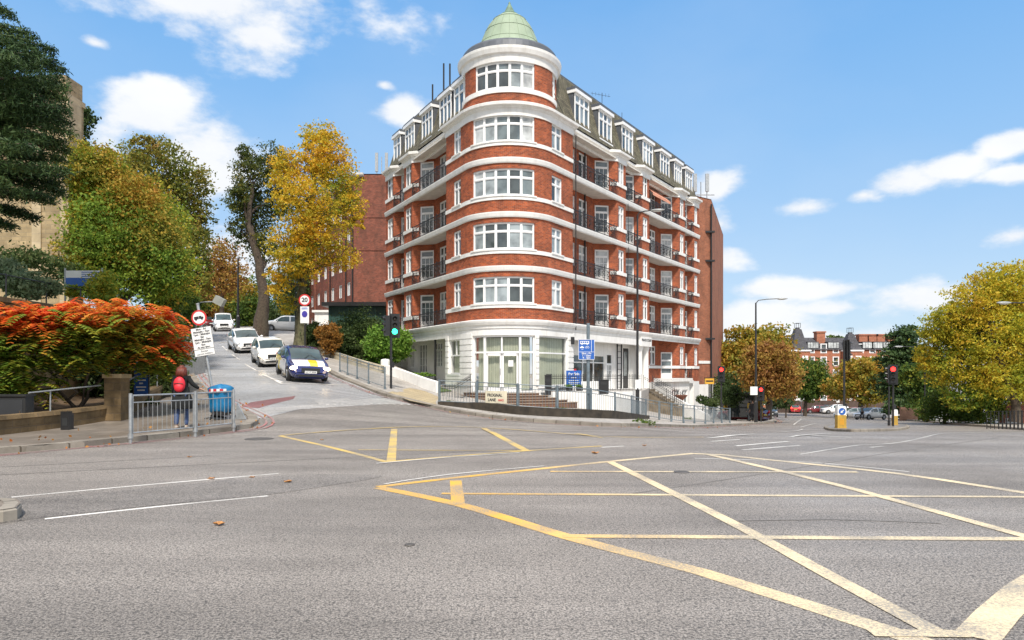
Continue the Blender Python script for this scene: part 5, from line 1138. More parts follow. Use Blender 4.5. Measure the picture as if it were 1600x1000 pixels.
# shrubs before the block
shrub('clipped dark green hedge beside the mossy trunk, in front of the white car',[pb(492,524,47,16,20),pb(480,528,48,12,18)],7000,.15,LSH,51,'hedge','hedge')
shrub('rusty orange shrub between the dark hedge and the big grey green shrub',[pb(516,528,45,15,24),pb(506,520,46,12,14)],6500,.15,LHG,52)
shrub('large grey green shrub in the middle of the uphill garden',[pb(560,520,49,34,34),pb(535,535,47,18,26),pb(584,526,49,22,28),pb(565,548,48,26,18)],20000,.15,LSH,53)
shrub('bright yellow green laurel right behind the green traffic light',[pb(606,536,45.5,32,28),pb(625,538,45,18,24),pb(590,550,46,18,18)],11000,.20,LBG,54,up=.8)
shrub('low grassy shrub in the bed beside the white ground floor',[pb(655,586,43.5,26,4)],2000,.1,LBG,55)
# right hand side
tree('street_tree','big yellow green tree beyond the end of the mansion block','tree',[(X(1160,78),78,-3.6),V3(1160,600,78),V3(1165,540,78)],.4,[pb(*a) for a in ((1170,545,78,42,34),(1140,570,78,32,38),(1200,550,80,38,40),(1165,600,78,50,34),(1120,610,76,14,30),(1215,575,82,28,30),(1140,622,76,30,18))],26000,.42,LAUT,61,'street trees on the right')
tree('street_tree','rusty brown leaved tree with dark trunk behind the tall lamp column at the kerb','tree',[G(1200,655,.12),V3(1203,620,57),V3(1204,580,57)],.32,[pb(*a) for a in ((1205,560,57,32,24),(1188,585,57,26,24),(1226,590,57,20,26),(1205,600,57,32,20),(1180,560,57,14,14))],17000,.26,LBR,62,'street trees on the right',sg=.24)
tree('street_tree','round green tree in front of the left mansion turret','tree',[(X(1258,112),112,-5.2),V3(1260,600,112),V3(1262,570,112)],.25,[pb(*a) for a in ((1265,582,112,26,24),(1250,595,112,18,20),(1282,598,112,16,20),(1262,610,112,26,16))],11000,.42,LG,63,'street trees on the right')
tree('street_tree','spreading yellow green tree in front of the right mansion turret','tree',[(X(1345,100),100,-4.8),V3(1345,600,100),V3(1345,575,100)],.3,[pb(*a) for a in ((1345,578,100,34,24),(1325,600,100,24,22),(1370,590,100,22,28),(1310,608,104,22,18),(1360,615,100,28,16),(1388,605,100,16,24))],16000,.42,LAUT,64,'street trees on the right')
tree('conifer','dark green conifer left of the big golden tree','tree',[(X(1415,80),80,-3.6),V3(1416,580,80),V3(1414,515,80)],.35,[pb(*a) for a in ((1412,530,80,20,22),(1425,520,82,16,12),(1398,560,80,24,22),(1425,560,80,26,26),(1400,600,80,26,26),(1430,600,80,26,30),(1440,630,78,24,22),(1405,635,78,22,16))],22000,.34,LCED,65,flat=.4)
tree('shrub_tree','mid green leafy tree under the conifer','tree',[(X(1440,70),70,-3),V3(1440,600,70)],.2,[pb(*a) for a in ((1430,590,70,24,22),(1450,620,70,26,26),(1462,590,70,18,24))],8000,.3,LG,66)
tree('golden_tree','large golden yellow tree overhanging the right pavement','tree',[(X(1586,46),46,-1.6),V3(1588,630,46),V3(1572,590,46),V3(1545,520,46),V3(1540,450,46)],.3,[pb(*a) for a in ((1560,440,46,44,28),(1520,470,46,40,32),(1600,450,46,50,44),(1490,510,47,44,34),(1550,520,46,60,44),(1460,525,48,26,22),(1610,540,46,50,50),(1500,570,47,44,36),(1560,590,46,50,34),(1620,600,46,44,36),(1640,500,46,44,70),(1480,490,46,20,14),(1450,560,48,20,26))],60000,.17,LYR,67,sg=.13,per=28,twigs=6,extra=[([pb(*a) for a in ((1540,600,47,36,34),(1500,560,48,50,50),(1560,500,48,70,60),(1590,590,48,40,40),(1505,620,47,30,24))],30000,.17,LYG)])
shrub('leafy green shrubs along the far pavement under the golden tree',[pb(1475,635,52,30,24),pb(1540,635,48,28,26),pb(1510,645,50,24,14),pb(1450,640,60,16,18)],13000,.2,LG,68)
shrub('dark bushes at the foot of the mansion flank',[pb(1098,624,58,12,6),pb(1112,630,56,16,7),pb(1140,618,60,22,16)],7000,.16,LSH,69)
shrub('dark hedge behind the red traffic lights',[pb(1140,610,66,26,26),pb(1165,630,70,26,18),pb(1215,628,90,22,12)],9000,.26,LSH,70)
shrub('orange bush in front of the far boundary wall',[pb(1228,618,100,16,12)],2500,.3,LHG,71)
for i,(px,py,rx,rz,mt) in enumerate(((1305,532,16,8,LG),(1275,540,10,8,LYG),(1100,520,20,30,LAUT),(1420,560,30,30,LSH),(1390,540,10,12,LSH))):
    b=pb(px,py,190,rx,rz); tree('distant_tree',('green treetop beyond the mansion roof','small yellow treetop left of the mansion chimneys','autumn treetop behind the flank of the block','dark tree mass far behind the conifer','dark treetop at the right end of the mansion')[i],'tree',[(b[0],b[1],-6),(b[0],b[1],b[2])],.4,[b,(b[0],b[1],b[2]-b[5]*1.5,b[3]*1.2,b[4],b[5]*1.5)],2600,.7,mt,80+i,'distant trees on the right')
for i,(x,y,r,h,mt) in enumerate(((-75,120,14,12,LOL),(-100,150,20,15,LG),(-60,140,12,10,LAUT),(-45,130,12,9,LG),(130,140,16,8,LAUT),(120,100,14,9,LG),(105,75,12,10,LYG),(95,45,10,9,LG),(160,190,20,9,LOL),(30,180,16,6,LG),(50,200,16,6,LAUT),(-70,60,12,12,LG),(-65,30,10,11,LOL),(-30,110,9,8,LSH))):
    z=ter(x,y); tree('distant_tree','%s tree in the background %s'%(('olive','tall green','russet','green','rusty','green edged','yellowing','leafy green','olive brown','pale green','autumn','dense green','brownish','dark')[i],('far left beyond the church','far left behind the olive tree','far up the lane left side','beyond the top of the lane','far right beyond the golden tree','right of the brick house','behind the brick house','far right beside the pavement','far behind the brick house','hidden behind the block','behind the block flank','on the terrace behind the church','beside the church','behind the brick block')[i]),'tree',[(x,y,z),(x,y,z+h)],.35,[(x,y,z+h*.75,r*.55,r*.5,h*.4),(x-r*.4,y,z+h*.5,r*.4,r*.4,h*.35),(x+r*.4,y,z+h*.5,r*.4,r*.4,h*.35)],3200,.6,mt,100+i,'background trees',twigs=1)
# ================= vehicles =================
def interp(t,x): return lerp_tab(t,x)
STY={
 'hatch':dict(L=4.36,W=1.82,top=[(0,.66),(.015,.92),(.06,1.16),(.14,1.38),(.30,1.47),(.46,1.485),(.57,1.42),(.66,1.24),(.755,1.0),(.79,.96),(.90,.86),(.96,.74),(.99,.60),(1,.48)],belt=[(0,.98),(.5,.93),(.75,.9),(1,.7)],ws=(.56,.765),rs=(.03,.15),sd=(.12,.70),pil=[.42],wh=(.19,.81),wr=.325),
 'city':dict(L=3.57,W=1.63,top=[(0,.66),(.02,.98),(.08,1.22),(.18,1.43),(.36,1.49),(.52,1.475),(.62,1.38),(.72,1.14),(.78,1.0),(.86,.94),(.94,.84),(.985,.68),(1,.48)],belt=[(0,.98),(.5,.94),(.78,.93),(1,.75)],ws=(.61,.785),rs=(.04,.17),sd=(.16,.73),pil=[.40],wh=(.18,.83),wr=.30),
 'saloon':dict(L=4.5,W=1.76,top=[(0,.68),(.012,.98),(.03,1.05),(.12,1.17),(.26,1.40),(.40,1.49),(.50,1.48),(.60,1.38),(.70,1.18),(.78,1.0),(.84,.94),(.93,.82),(.98,.66),(1,.48)],belt=[(0,1.0),(.5,.92),(.78,.9),(1,.7)],ws=(.58,.79),rs=(.05,.26),sd=(.16,.72),pil=[.44],wh=(.18,.815),wr=.315),
 'mpv':dict(L=4.5,W=1.83,top=[(0,.7),(.01,1.1),(.03,1.5),(.07,1.72),(.3,1.8),(.55,1.78),(.64,1.66),(.73,1.36),(.80,1.12),(.84,1.06),(.93,.95),(.98,.78),(1,.5)],belt=[(0,1.08),(.5,1.02),(.8,1.0),(1,.8)],ws=(.62,.81),rs=(.015,.06),sd=(.06,.74),pil=[.3,.5],wh=(.17,.82),wr=.33),
 'suv':dict(L=4.5,W=1.86,top=[(0,.75),(.012,1.05),(.04,1.25),(.13,1.5),(.3,1.63),(.5,1.64),(.60,1.55),(.70,1.28),(.77,1.12),(.82,1.08),(.93,.98),(.98,.8),(1,.5)],belt=[(0,1.12),(.5,1.04),(.8,1.02),(1,.8)],ws=(.59,.78),rs=(.03,.13),sd=(.12,.71),pil=[.42],wh=(.18,.815),wr=.36)}
PAINT={}
def carpaint(n,c,rough=.25,metal=.0): 
    if n not in PAINT: PAINT[n]=pm('car_paint_'+n,c,rough,metal,var=.03,coat=.8,dirt=.06,dcol=(.3,.28,.25))
    return PAINT[n]
LENS=pm('headlamp_lens',(.62,.64,.66),.08,.3); REDL=pm('tail_lamp',(.45,.01,.01),.2); REDON=pm('brake_lamp_lit',(1,.03,.02),.3,emit=6); HLON=pm('headlamp_lit',(1,.75,.45),.3,emit=5); AMB=pm('amber_lens',(.8,.3,.02),.3); PLATEW=pm('number_plate',(.75,.75,.72),.5); PLATEY=pm('rear_number_plate',(.7,.55,.1),.5)
def wheel(parent,x,y,r,side):
    w=MB(); M=Matrix.Rotation(PI/2,4,'X'); c=(x,y,r)
    w.lathe([(r*.62,-.10),(r*.93,-.10),(r,-.07),(r,.07),(r*.93,.10),(r*.62,.10)],c,24,M=M); t=w.build('wheel',TYRE,parent,local=True,smooth=True)
    w=MB(); s=side; ring=[(r*.64,-.09*s),(r*.63,.07*s),(r*.56,.085*s),(r*.54,.03*s)]
    M2=Matrix.Rotation(-PI/2 if s>0 else -PI/2,4,'X')
    w.lathe([(r*.64,-.09),(r*.64,.085),(r*.57,.09),(r*.55,.03)],c,24,M=Matrix.Rotation(-PI/2*s,4,'X'))
    for k in range(10):
        a=2*PI*k/10; p0=Vector((x+r*.08*math.cos(a),y+s*.07,r+r*.08*math.sin(a))); p1=Vector((x+r*.58*math.cos(a+.12),y+s*.08,r+r*.58*math.sin(a+.12))); w.tube([p0,p1],.022,5)
    w.ellip((x,y+s*.07,r),(r*.16,.025,r*.16),10,6); w.build('rim',RIM,t,local=True)
    w=MB(); w.lathe([(0,0),(r*.56,0)],(x,y+s*.01,r),20,M=Matrix.Rotation(-PI/2*s,4,'X')); w.build('brake_disc',BLACKP,t,local=True)
def car(name,label,pos,yaw,style,paint,group=None,front_lit=False,rear_lit=False,plate=None,mats=None,livery=None,detail=True):
    S=STY[style]; L,W_=S['L'],S['W']; x0,x1=(S['wh'][0]-.5)*L,(S['wh'][1]-.5)*L; h=Vector((math.cos(yaw),math.sin(yaw),0))
    p=Vector(pos); zf=ter(*(p+h*x1)[:2]); zr=ter(*(p+h*x0)[:2]); pitch=-math.atan2(zf-zr,x1-x0)
    sd=Vector((-h.y,h.x,0)); zl=ter(*(p+sd*.75)[:2]); zri=ter(*(p-sd*.75)[:2]); roll=math.atan2(zl-zri,1.5)
    rt=thing(name,label,'car',(p.x,p.y,(zf+zr)/2+.005),group=group); rt.rotation_euler=(Matrix.Rotation(yaw,4,'Z')@Matrix.Rotation(pitch,4,'Y')@Matrix.Rotation(roll,4,'X')).to_euler()
    N=72; st_=[i/N for i in range(N+1)]; V=[];zb=.20; wr=S['wr']; K=11
    for t in st_:
        x=(t-.5)*L; tp=interp(S['top'],t); bl=interp(S['belt'],t); wd=W_/2*interp([(0,.86),(.03,.93),(.12,.99),(.5,1),(.86,.985),(.94,.93),(.98,.84),(1,.74)],t)
        g=min(1,max(0,(tp-bl)/.28)); b=min(bl,tp-.05); lowz=zb+(.12 if t<.02 or t>.985 else 0); ar=0
        for xw in (x0,x1):
            dx=abs(x-xw); Ra=wr+.06
            if dx<Ra: ar=max(ar,wr+math.sqrt(Ra*Ra-dx*dx))
        zz=[lowz,lowz,max(lowz+.07,ar),max(.46*b+.1,ar+.02),max(.82*b,ar+.04),b]
        zz[0]=max(lowz,0); pts=[(0,lowz),(wd*.72,lowz),(wd*.93 if not ar else wd*.99,zz[2]),(wd*1.0,zz[3]),(wd*.995,zz[4]),(wd*.975,zz[5]),
            (wd*(.90*g+.95*(1-g)),b+(tp-b)*(.45 if g>.5 else .5)),(wd*(.80*g+.90*(1-g)),tp-(.10*g+.03*(1-g))),(wd*(.74*g+.80*(1-g)),tp-(.045*g+.015*(1-g))),(wd*.42,tp-.008),(0,tp)]
        V.append([(x,y,z) for y,z in pts])
    full=[]; R_=2*K-2
    for row in V:
        full.append([(x,y,z) for x,y,z in row]+[(x,-y,z) for x,y,z in row[-2:0:-1]])
    body=MB(); gl=MB(); flat=[p for r in full for p in r]; body.v=flat[:]; gl.v=flat[:]; 
    for i in range(N):
        tm=(st_[i]+st_[i+1])/2; tp=interp(S['top'],tm); bl=interp(S['belt'],tm); 
        for k in range(R_):
            kk=k if k<K-1 else R_-1-k; f=(i*R_+k,(i+1)*R_+k,(i+1)*R_+(k+1)%R_,i*R_+(k+1)%R_); isg=False; mi=0
            if kk in (8,9) and (S['ws'][0]<tm<S['ws'][1] or S['rs'][0]<tm<S['rs'][1]) and tp>bl+.04: isg=True
            if kk in (5,6) and S['sd'][0]<tm<S['sd'][1] and tp>bl+.16 and not any(abs(tm-q)<.012 for q in S['pil']) : isg=True
            if kk in (5,6) and (S['sd'][1]<=tm<S['ws'][1]-.02) : isg=False
            if livery and not isg: mi=livery(tm,kk,k<K-1)
            (gl if isg else body).f.append(f); (gl if isg else body).m.append(mi); (gl if isg else body).uv.append(None)
    body.f.append(tuple(range(R_-1,-1,-1))); body.m.append(0); body.uv.append(None); body.f.append(tuple(N*R_+k for k in range(R_))); body.m.append(0); body.uv.append(None)
    body.build('body',mats or paint,rt,local=True,smooth=True,uv=False)
    used=set(k for f in gl.f for k in f); mp={k:i for i,k in enumerate(sorted(used))}; gl.v=[gl.v[k] for k in sorted(used)]; gl.f=[tuple(mp[k] for k in f) for f in gl.f]
    gl.build('window',CGLASS,rt,local=True,smooth=True,uv=False)
    for xw in (x0,x1):
        for s in (-1,1): wheel(rt,xw,s*(W_/2-.12),wr,s)
    m=MB(); m.box(-L*.44,L*.44,-W_*.36,W_*.36,.17,.5); m.build('underbody',BLACKP,rt,local=True)
    xf=L/2; hz=interp(S['top'],.95)-.13
    for s in (-1,1):
        Mh=Matrix.Rotation(-s*.55,4,'Z'); m=MB(); m.ellip((xf-.20,s*W_*.375,hz),(.16,.22,.095),12,8,M=Mh); m.build('headlight',HLON if front_lit else LENS,rt,local=True,smooth=True)
        m=MB(); m.ellip((-xf+.05,s*W_*.385,.92 if style!='mpv' else 1.05),(.07,.15,.12 if style!='mpv' else .25),10,6); m.build('tail_light',REDON if rear_lit else REDL,rt,local=True,smooth=True)
        xm=(S['ws'][1]-.10-.5)*L; m=MB(); m.ellip((xm,s*(W_/2+.07),interp(S['belt'],.7)+.09),(.07,.10,.065),10,6); m.tube([(xm,s*W_*.46,interp(S['belt'],.7)+.03),(xm,s*(W_/2+.04),interp(S['belt'],.7)+.07)],.02,5); m.build('wing_mirror',mats[0] if mats else paint,rt,local=True,smooth=True)
        if detail:
            m=MB(); m.ellip((xf-.10,s*W_*.36,.37),(.06,.10,.045),10,6); m.build('fog_light',LENS,rt,local=True)
            m=MB(); 
            for q in (.36,.60): m.box((q-.5)*L-.08,(q-.5)*L+.08,s*W_*.5-.005,s*W_*.5+.018,.84,.865)
            m.build('door_handle',mats[0] if mats else paint,rt,local=True)
    m=MB(); zg=hz-.07
    for k in range(4): m.box(xf-.06,xf+.012-.012*abs(k-1.5),-W_*.20,W_*.20,zg-.08+.045*k,zg-.05+.045*k)
    m.box(xf-.1,xf+.004,-W_*.22,W_*.22,zg-.1,zg+.10); m.build('grille',DARKG,rt,local=True)
    m=MB(); m.box(xf-.1,xf+.008,-W_*.30,W_*.30,.28,.38); m.build('bumper_intake',BLACKP,rt,local=True)
    m=MB(); m.box(xf-.02,xf+.025,-.26,.26,.43,.54); pf_=m.build('number_plate',PLATEW,rt,local=True)
    if plate: text(plate,.10,INK,'lettering',pf_,Matrix(((0,0,1,xf+.028),(1,0,0,0),(0,1,0,.485),(0,0,0,1))))
    m=MB(); m.box(-xf-.02,-xf+.03,-.26,.26,.6,.71); m.build('number_plate',PLATEY,rt,local=True)
    if detail:
        m=MB(); xw=(S['ws'][1]-.5)*L-.03; zt=interp(S['top'],S['ws'][1])+.03; xw2=xw-.42; z2=interp(S['top'],(xw2/L)+.5)+.012
        for y in (-.1,.5): m.tube([(xw,y,zt),(xw2+.18,y+.25 if y<0 else y-.3,(zt+z2)/2+.02)],.010,4)
        m.build('wiper',BLACKP,rt,local=True)
        m=MB(); m.tube([((S['sd'][0]-.5)*L+.3,0,S['top'][5][1]),((S['sd'][0]-.5)*L+.1,0,S['top'][5][1]+.16)],.008,4); m.build('aerial',BLACKP,rt,local=True)
    return rt
lane_yaw=math.atan2(-.9,.44)
PW=carpaint('white',(.88,.87,.85)); PC=carpaint('pearl',(.86,.83,.76)); PN=carpaint('navy',(.012,.018,.11)); PY=carpaint('yellow',(.78,.62,.03)); PS=carpaint('silver',(.45,.46,.47),.3,.6); PR_=carpaint('dark_red',(.16,.012,.015)); PRED=carpaint('red',(.45,.02,.02)); PG=carpaint('charcoal',(.05,.055,.06),.3,.4)
def liv(t,k,left):
    if t<.02: return 0
    if k in (8,9) and .79<t<.955: return 1 if (not left or k==8) else 2
    if k==9 and .79<t<.955 : return 1
    if k in (2,3,4):
        if t<.40+.06*(k-3): return 2
        if t<.72: return 1
    return 0
gc='cars coming down the lane'
car('parked_car','navy hatchback with yellow and white sides, first of the cars coming down the lane',G(470,590),lane_yaw+.02,'hatch',PN,gc,front_lit=True,plate='LC17 XRB',mats=[PN,PW,PY],livery=liv)
car('parked_car','small rounded white car with its headlamps on, right behind the navy hatchback',G(422,569),lane_yaw+.03,'city',PC,gc,front_lit=True,plate='LT13 OVE')
car('parked_car','white saloon, third in the line of cars coming down the lane',G(383,548),lane_yaw+.05,'saloon',PW,gc,plate='GK14 FYN')
car('parked_car','tall white people carrier at the top of the lane',G(349,517),lane_yaw-.02,'mpv',PW,gc)
gl_='other cars up the lane'
car('parked_car','dark red car just left of the tall white people carrier',G(328,511),lane_yaw+.05,'saloon',PR_,gl_,detail=False)
car('parked_car','silver car facing uphill, half hidden by shrubs left of the round lorry sign',G(298,519),lane_yaw+PI,'hatch',PS,gl_,detail=False)
car('parked_car','white crossover parked across the forecourt between the two plane tree trunks',Vector((X(446,70),70,0)),R(200),'suv',PW,gl_,detail=False)
car('parked_car','white estate car behind the clipped hedge, right of the mossy trunk',Vector((X(503,58),58,0)),R(172),'suv',PW,gl_,detail=False)
gr_='cars on the main road at the right'
ry=math.atan2(.9,.35)
def rc(label,px,Y,yaw,sty,pnt,**k): car('parked_car',label,Vector((X(px,Y),Y,0)),yaw,sty,pnt,gr_,detail=False,**k)
rc('red hatchback seen from behind with lit brake lamps, far down the main road',1243,128,ry,'hatch',PRED,rear_lit=True)
rc('white car just right of the red hatchback with lit brake lamps',1256,133,ry,'hatch',PW)
rc('dark red car crossing before the far boundary wall',1276,124,R(176),'saloon',PR_)
rc('dark blue grey car directly behind the dark red one',1288,127,R(176),'saloon',PG)
rc('white estate seen from its side, right of the dark red car',1304,122,R(178),'suv',PW)
rc('charcoal car beside the rusty brown tree trunk',1206,108,ry+PI,'mpv',PG)
rc('white hatchback driving toward the island, beside a walking person',1360,86,R(205),'hatch',PW,front_lit=False)
rc('red car behind the yellow bollard of the traffic island',1331,108,R(190),'saloon',PRED)
rc('silver car behind the red one near the island bollard',1331,94,R(185),'hatch',PS)
rc('dark red car half hidden by the bushes and guardrail end',1160,62,R(130),'hatch',PR_)
# ================= traffic islands =================
def island(label,px,name='traffic_island',h=.13,world=None):
    P=world or pxl(px); P=resample(P+[P[0]],.35)[:-1]; c=Vector((sum(p[0] for p in P)/len(P),sum(p[1] for p in P)/len(P)))
    if sum(P[i][0]*P[(i+1)%len(P)][1]-P[(i+1)%len(P)][0]*P[i][1] for i in range(len(P)))<0: P=P[::-1]
    rt=thing(name,label,'traffic island',(c.x,c.y,ter(c.x,c.y))); m=MB(); sweep(m,[(0,-.1),(0,h-.03),(-.03,h),(-.16,h+.004)],[tuple(p) for p in P],ter,closed=True); m.build('kerb',KERB,rt)
    Q=offset(P,0); r_=region('paving',[tuple(Vector(p).lerp(c,.02)) for p in P],h-.004,PAVEW,.5,kind=None); r_.parent=rt; me=r_.data; me.transform(Matrix.Translation(-root_loc(rt))); return rt
island('long low paved traffic island under the bollards and the red signal',[(1287,669.5),(1296,673),(1330,674.8),(1380,674),(1412,671.5),(1421,668.5),(1412,665.5),(1370,664),(1310,664.5)])
island('rounded concrete kerb end of a traffic island cut by the left edge of the photo',[(-120,824),(5,816),(27,812),(34,804),(27,797),(0,795.5),(-120,799)],h=.14)
m=0
# ================= signals =================
def glow(n,c,e): return pm(n,c,.3,emit=e)
GREEN_ON=glow('green_lamp_lit',(.02,1,.42),5); RED_ON=glow('red_lamp_lit',(1,.015,.012),6); OFFL=pm('dark_signal_lens',(.03,.025,.02),.2)
def signal(label,base,h,yaw,lit,px_off=0,side=0,poler=.057,heads=1):
    b=Vector(base); rt=thing('traffic_light',label,'traffic light',tuple(b),group='traffic lights of the junction')
    m=MB(); m.tube([(0,0,-.1),(0,0,h)],poler,10); m.tube([(0,0,h),(0,0,h+.05)],[poler*1.1,.02],10); m.build('pole',BLACKP,rt,local=True)
    for hd in range(heads):
        M=Matrix.Rotation(yaw+(0 if hd==0 else R(-70)),4,'Z'); off=.30 if side==0 else side
        hb=MB(); hb.box(-.15,.15,-.18,.10,h-1.0,h-.06,M@Matrix.Translation((off if side else 0,-.17 if side==0 else 0,0))); o=None
        T_=M@Matrix.Translation((off if side else 0,-.17 if side==0 else 0,0))
        if hd: T_=Matrix.Rotation(yaw-R(75),4,'Z')@Matrix.Translation((0,-.2,0))
        hb=MB(); hb.box(-.14,.14,-.12,.10,h-1.02,h-.06,T_); head=hb.build('signal_head',BLACKP,rt,local=True)
        if hd==0: q=MB(); q.box(-.25,.25,.0,.015,h-1.12,h+.04,T_); q.build('backing_board',BLACKP,head,local=True)
        for k,cn in enumerate(('red','amber','green')):
            z=h-.22-.30*k; on=(lit==cn and hd==0); m=MB(); m.ellip((0,-.12,z),(.13 if on else .095,.05,.13 if on else .095),14,8,M=None)  # lit lens enlarged to stand in for the glow around the lamp
            m.v=[T_@Vector(v) for v in m.v]; m.build('lens',(RED_ON if cn=='red' else GREEN_ON) if on else OFFL,head,local=True,smooth=True)
            m=MB(); m.lathe([(.118,0),(.118,.13)],(0,0,0),12,a0=R(10),a1=R(170),M=Matrix.Rotation(PI/2,4,'X')); m.v=[T_@(Vector(v)+Vector((0,-.12,z))) for v in m.v]; m.build('hood',BLACKP,head,local=True)
    m=MB(); m.box(-.09,.09,-.14,-.05,1.0,1.28,Matrix.Rotation(yaw+.6,4,'Z')); m.build('push_button_box',BLACKP,rt,local=True)
    return rt
sg=G(611,607,.12); signal('black traffic light showing green in front of the laurel, on the lane corner',sg,3.55,R(14),'green',side=.17,heads=2)
sg=G(1189,659,.12); signal('black traffic light showing red beside the tall lamp column by the rusty tree',sg,2.75,R(-19),'red')
sg=Vector((X(1127,51),51,ter(X(1127,51),51)+.1)); signal('black traffic light showing red beyond the end of the long guardrail',sg,Z(573,51)-sg.z,R(-16),'red')
sg=G(1395.5,666,.12); signal('black traffic light showing red on the far end of the traffic island',sg,Z(571,sg.y)-sg.z,R(-28),'red',heads=2)
sg=G(1319,668,.12); s=signal('tall black traffic light seen from behind at the near end of the island',sg,Z(532,sg.y)-sg.z-.0,R(95),'none',side=0)
m=MB(); q=G(1389,665,.12); m.tube([q,q+Vector((0,0,2.4))],.05,8); m.tube([q,q+Vector((0,0,.3))],.08,8); prop(m.build('post',BLACKP,origin=tuple(q)),'short plain black post just left of the red signal on the island','post')
def bollard(label,px,py,hpx,wpx,sign=True):
    b=G(px,py,.12); k=b.y/FP; H=hpx*k; w=wpx*k*.40; rt=thing('bollard',label,'bollard',tuple(b),group='keep left bollards')
    m=MB(); m.box(-w,w,-w*.7,w*.7,0,H*.60); m.box(-w*1.08,w*1.08,-w*.78,w*.78,0,.05); m.build('body',pm('bollard_yellow',(.50,.31,.05),.55,dirt=.5),rt,local=True)
    m=MB(); m.box(-w,w,-w*.7,w*.7,H*.60,H*.93); m.prism([(-w*.9,-w*.6),(w*.9,-w*.6),(w*.9,w*.6),(-w*.9,w*.6)],H*.93,H); m.build('lantern',SIGNW,rt,local=True)
    if sign:
        m=MB(); m.box(-w*.5,w*.5,-w*.7-.006,-w*.7,H*.16,H*.44); m.build('panel',pm('bollard_panel',(.6,.3,.03),.4),rt,local=True)
        Mx=Matrix(((1,0,0,0),(0,0,-1,-w*.7-.012),(0,1,0,H*.77),(0,0,0,1))); m=MB(); m.lathe([(0,0),(w*.78,0),(w*.78,.01)],(0,0,0),20,M=None); m.v=[Mx@Vector(v) for v in m.v]; d_=m.build('keep_left_disc',SIGNB,rt,local=True)
        m=MB(); A=Mx@Matrix.Translation((0,0,.012))@Matrix.Rotation(R(225),4,'Z'); q=w*.78
        m.prism([(-q*.6,-q*.12),(q*.1,-q*.12),(q*.1,-q*.42),(q*.7,0),(q*.1,q*.42),(q*.1,q*.12),(-q*.6,q*.12)],0,.004,A); m.build('arrow',SIGNW,d_,local=True)
    return rt
bollard('yellow and white bollard with a blue keep left disc at the near island end',1313.5,669,34.5,17)
bollard('yellow bollard at the foot of the red signal on the island',1398,664,24,9,False)
bollard('small distant bollard on a refuge behind the red hatchback',1247,644,11,5,False)
# ================= lamp columns =================
def lamp(label,base,H,arm,arm_up=.25,r=.075,col=None,hl=.8,group='street lamps'):
    b=Vector(base); rt=thing('street_lamp',label,'street lamp',tuple(b),group=group); col=col or BLACKP
    m=MB(); m.tube([(0,0,-.1),(0,0,1.5)],r*1.35,10); m.tube([(0,0,1.5),(0,0,1.62),(0,0,H)],[r*1.35,r*.9,r*.55],10); m.build('column',col,rt,local=True)
    a=Vector(arm); m=MB(); m.tube([(0,0,H-.05),a*.12+Vector((0,0,H+arm_up*.7)),a*.5+Vector((0,0,H+arm_up)),a+Vector((0,0,H+arm_up*1.1))],.035,6); m.build('arm',col,rt,local=True)
    d=a.normalized(); Mh=Matrix.Translation(a+d*hl*.4+Vector((0,0,H+arm_up*1.1)))@Matrix.Rotation(math.atan2(d.y,d.x),4,'Z'); m=MB(); m.ellip((0,0,0),(hl*.55,.15,.07),12,8); m.v=[Mh@Vector(v) for v in m.v]; hd=m.build('lamp_head',pm('lamp_head_grey',(.42,.43,.42),.4,.3),rt,local=True,smooth=True)
    m=MB(); m.ellip((0,0,-.04),(hl*.38,.11,.06),12,6); m.v=[Mh@Vector(v) for v in m.v]; m.build('diffuser',pm('lamp_glass',(.7,.7,.66),.2),hd,local=True)
    return rt
b=G(996,648,.12); l1=lamp('tall black lamp column rising before the right facade of the block, with a pale head',b,Z(336,b.y)-b.z,(.8,-.2,0),.2,.085,hl=.75)
m=MB(); m.box(-.14,.14,-.1,-.08,1.45,2.0); m.build('notice',SIGNW,l1,local=True)
b=G(1181,660,.12); l2=lamp('tall lamp column at the kerb by the rusty brown tree, arm pointing right',b,Z(473,b.y)-b.z,(1.5,-.2,0),.25,.10,hl=.8)
m=MB(); m.box(-.45,.08,-.13,-.11,Z(617,b.y)-b.z,Z(604,b.y)-b.z); m.build('sign_plate',SIGNW,l2,local=True)
for px,pt,Y,ar,lb in ((1199,514,85,(1.8,0,0),'lamp column showing above the rusty brown tree'),(1355,562,110,(-1.5,0,0),'thin lamp column before the right turret of the mansion'),(1445,545,68,(-2.2,0,0),'lamp column in front of the dark conifer, arm pointing left'),(1499,552,55,(-.8,0,0),'short lamp column before the golden tree')):
    b=Vector((X(px,Y),Y,ter(X(px,Y),Y)+.1)); lamp(lb,b,Z(pt,Y)-b.z,ar,.2,.07)
b=G(372,521,.12); lamp('plain black lamp column at the top of the lane beside the people carrier',b,Z(405,b.y)-b.z,(.25,-.1,0),.1,.11,hl=.3)
b=G(462,543,.12); lamp('black lamp column beside the mossy trunk with a flat head pointing left',b,Z(432,b.y)-b.z,(-.25,-.1,0),.1,.06,hl=.65)
b=Vector((X(306,40),40,ter(X(306,40),40)+.1)); q=lamp('grey column behind the lorry sign carrying a tilted square floodlight',b,Z(476,40)-b.z,(1.0,0,0),.15,.06,GREYM,hl=.3)
m=MB(); m.box(-.28,.28,-.2,.2,-.22,.22,Matrix.Translation((1.35,0,Z(476,40)-b.z+.2))@Matrix.Rotation(.5,4,'Y')); m.build('floodlight',pm('floodlight_grey',(.32,.33,.30),.5),q,local=True)
b=Vector((X(1660,40),40,ter(X(1660,40),40)+.1)); lamp('lamp whose long arm reaches into the golden tree from outside the right edge',b,Z(476,40)-b.z,(-3.0,0,0),.1,.08)
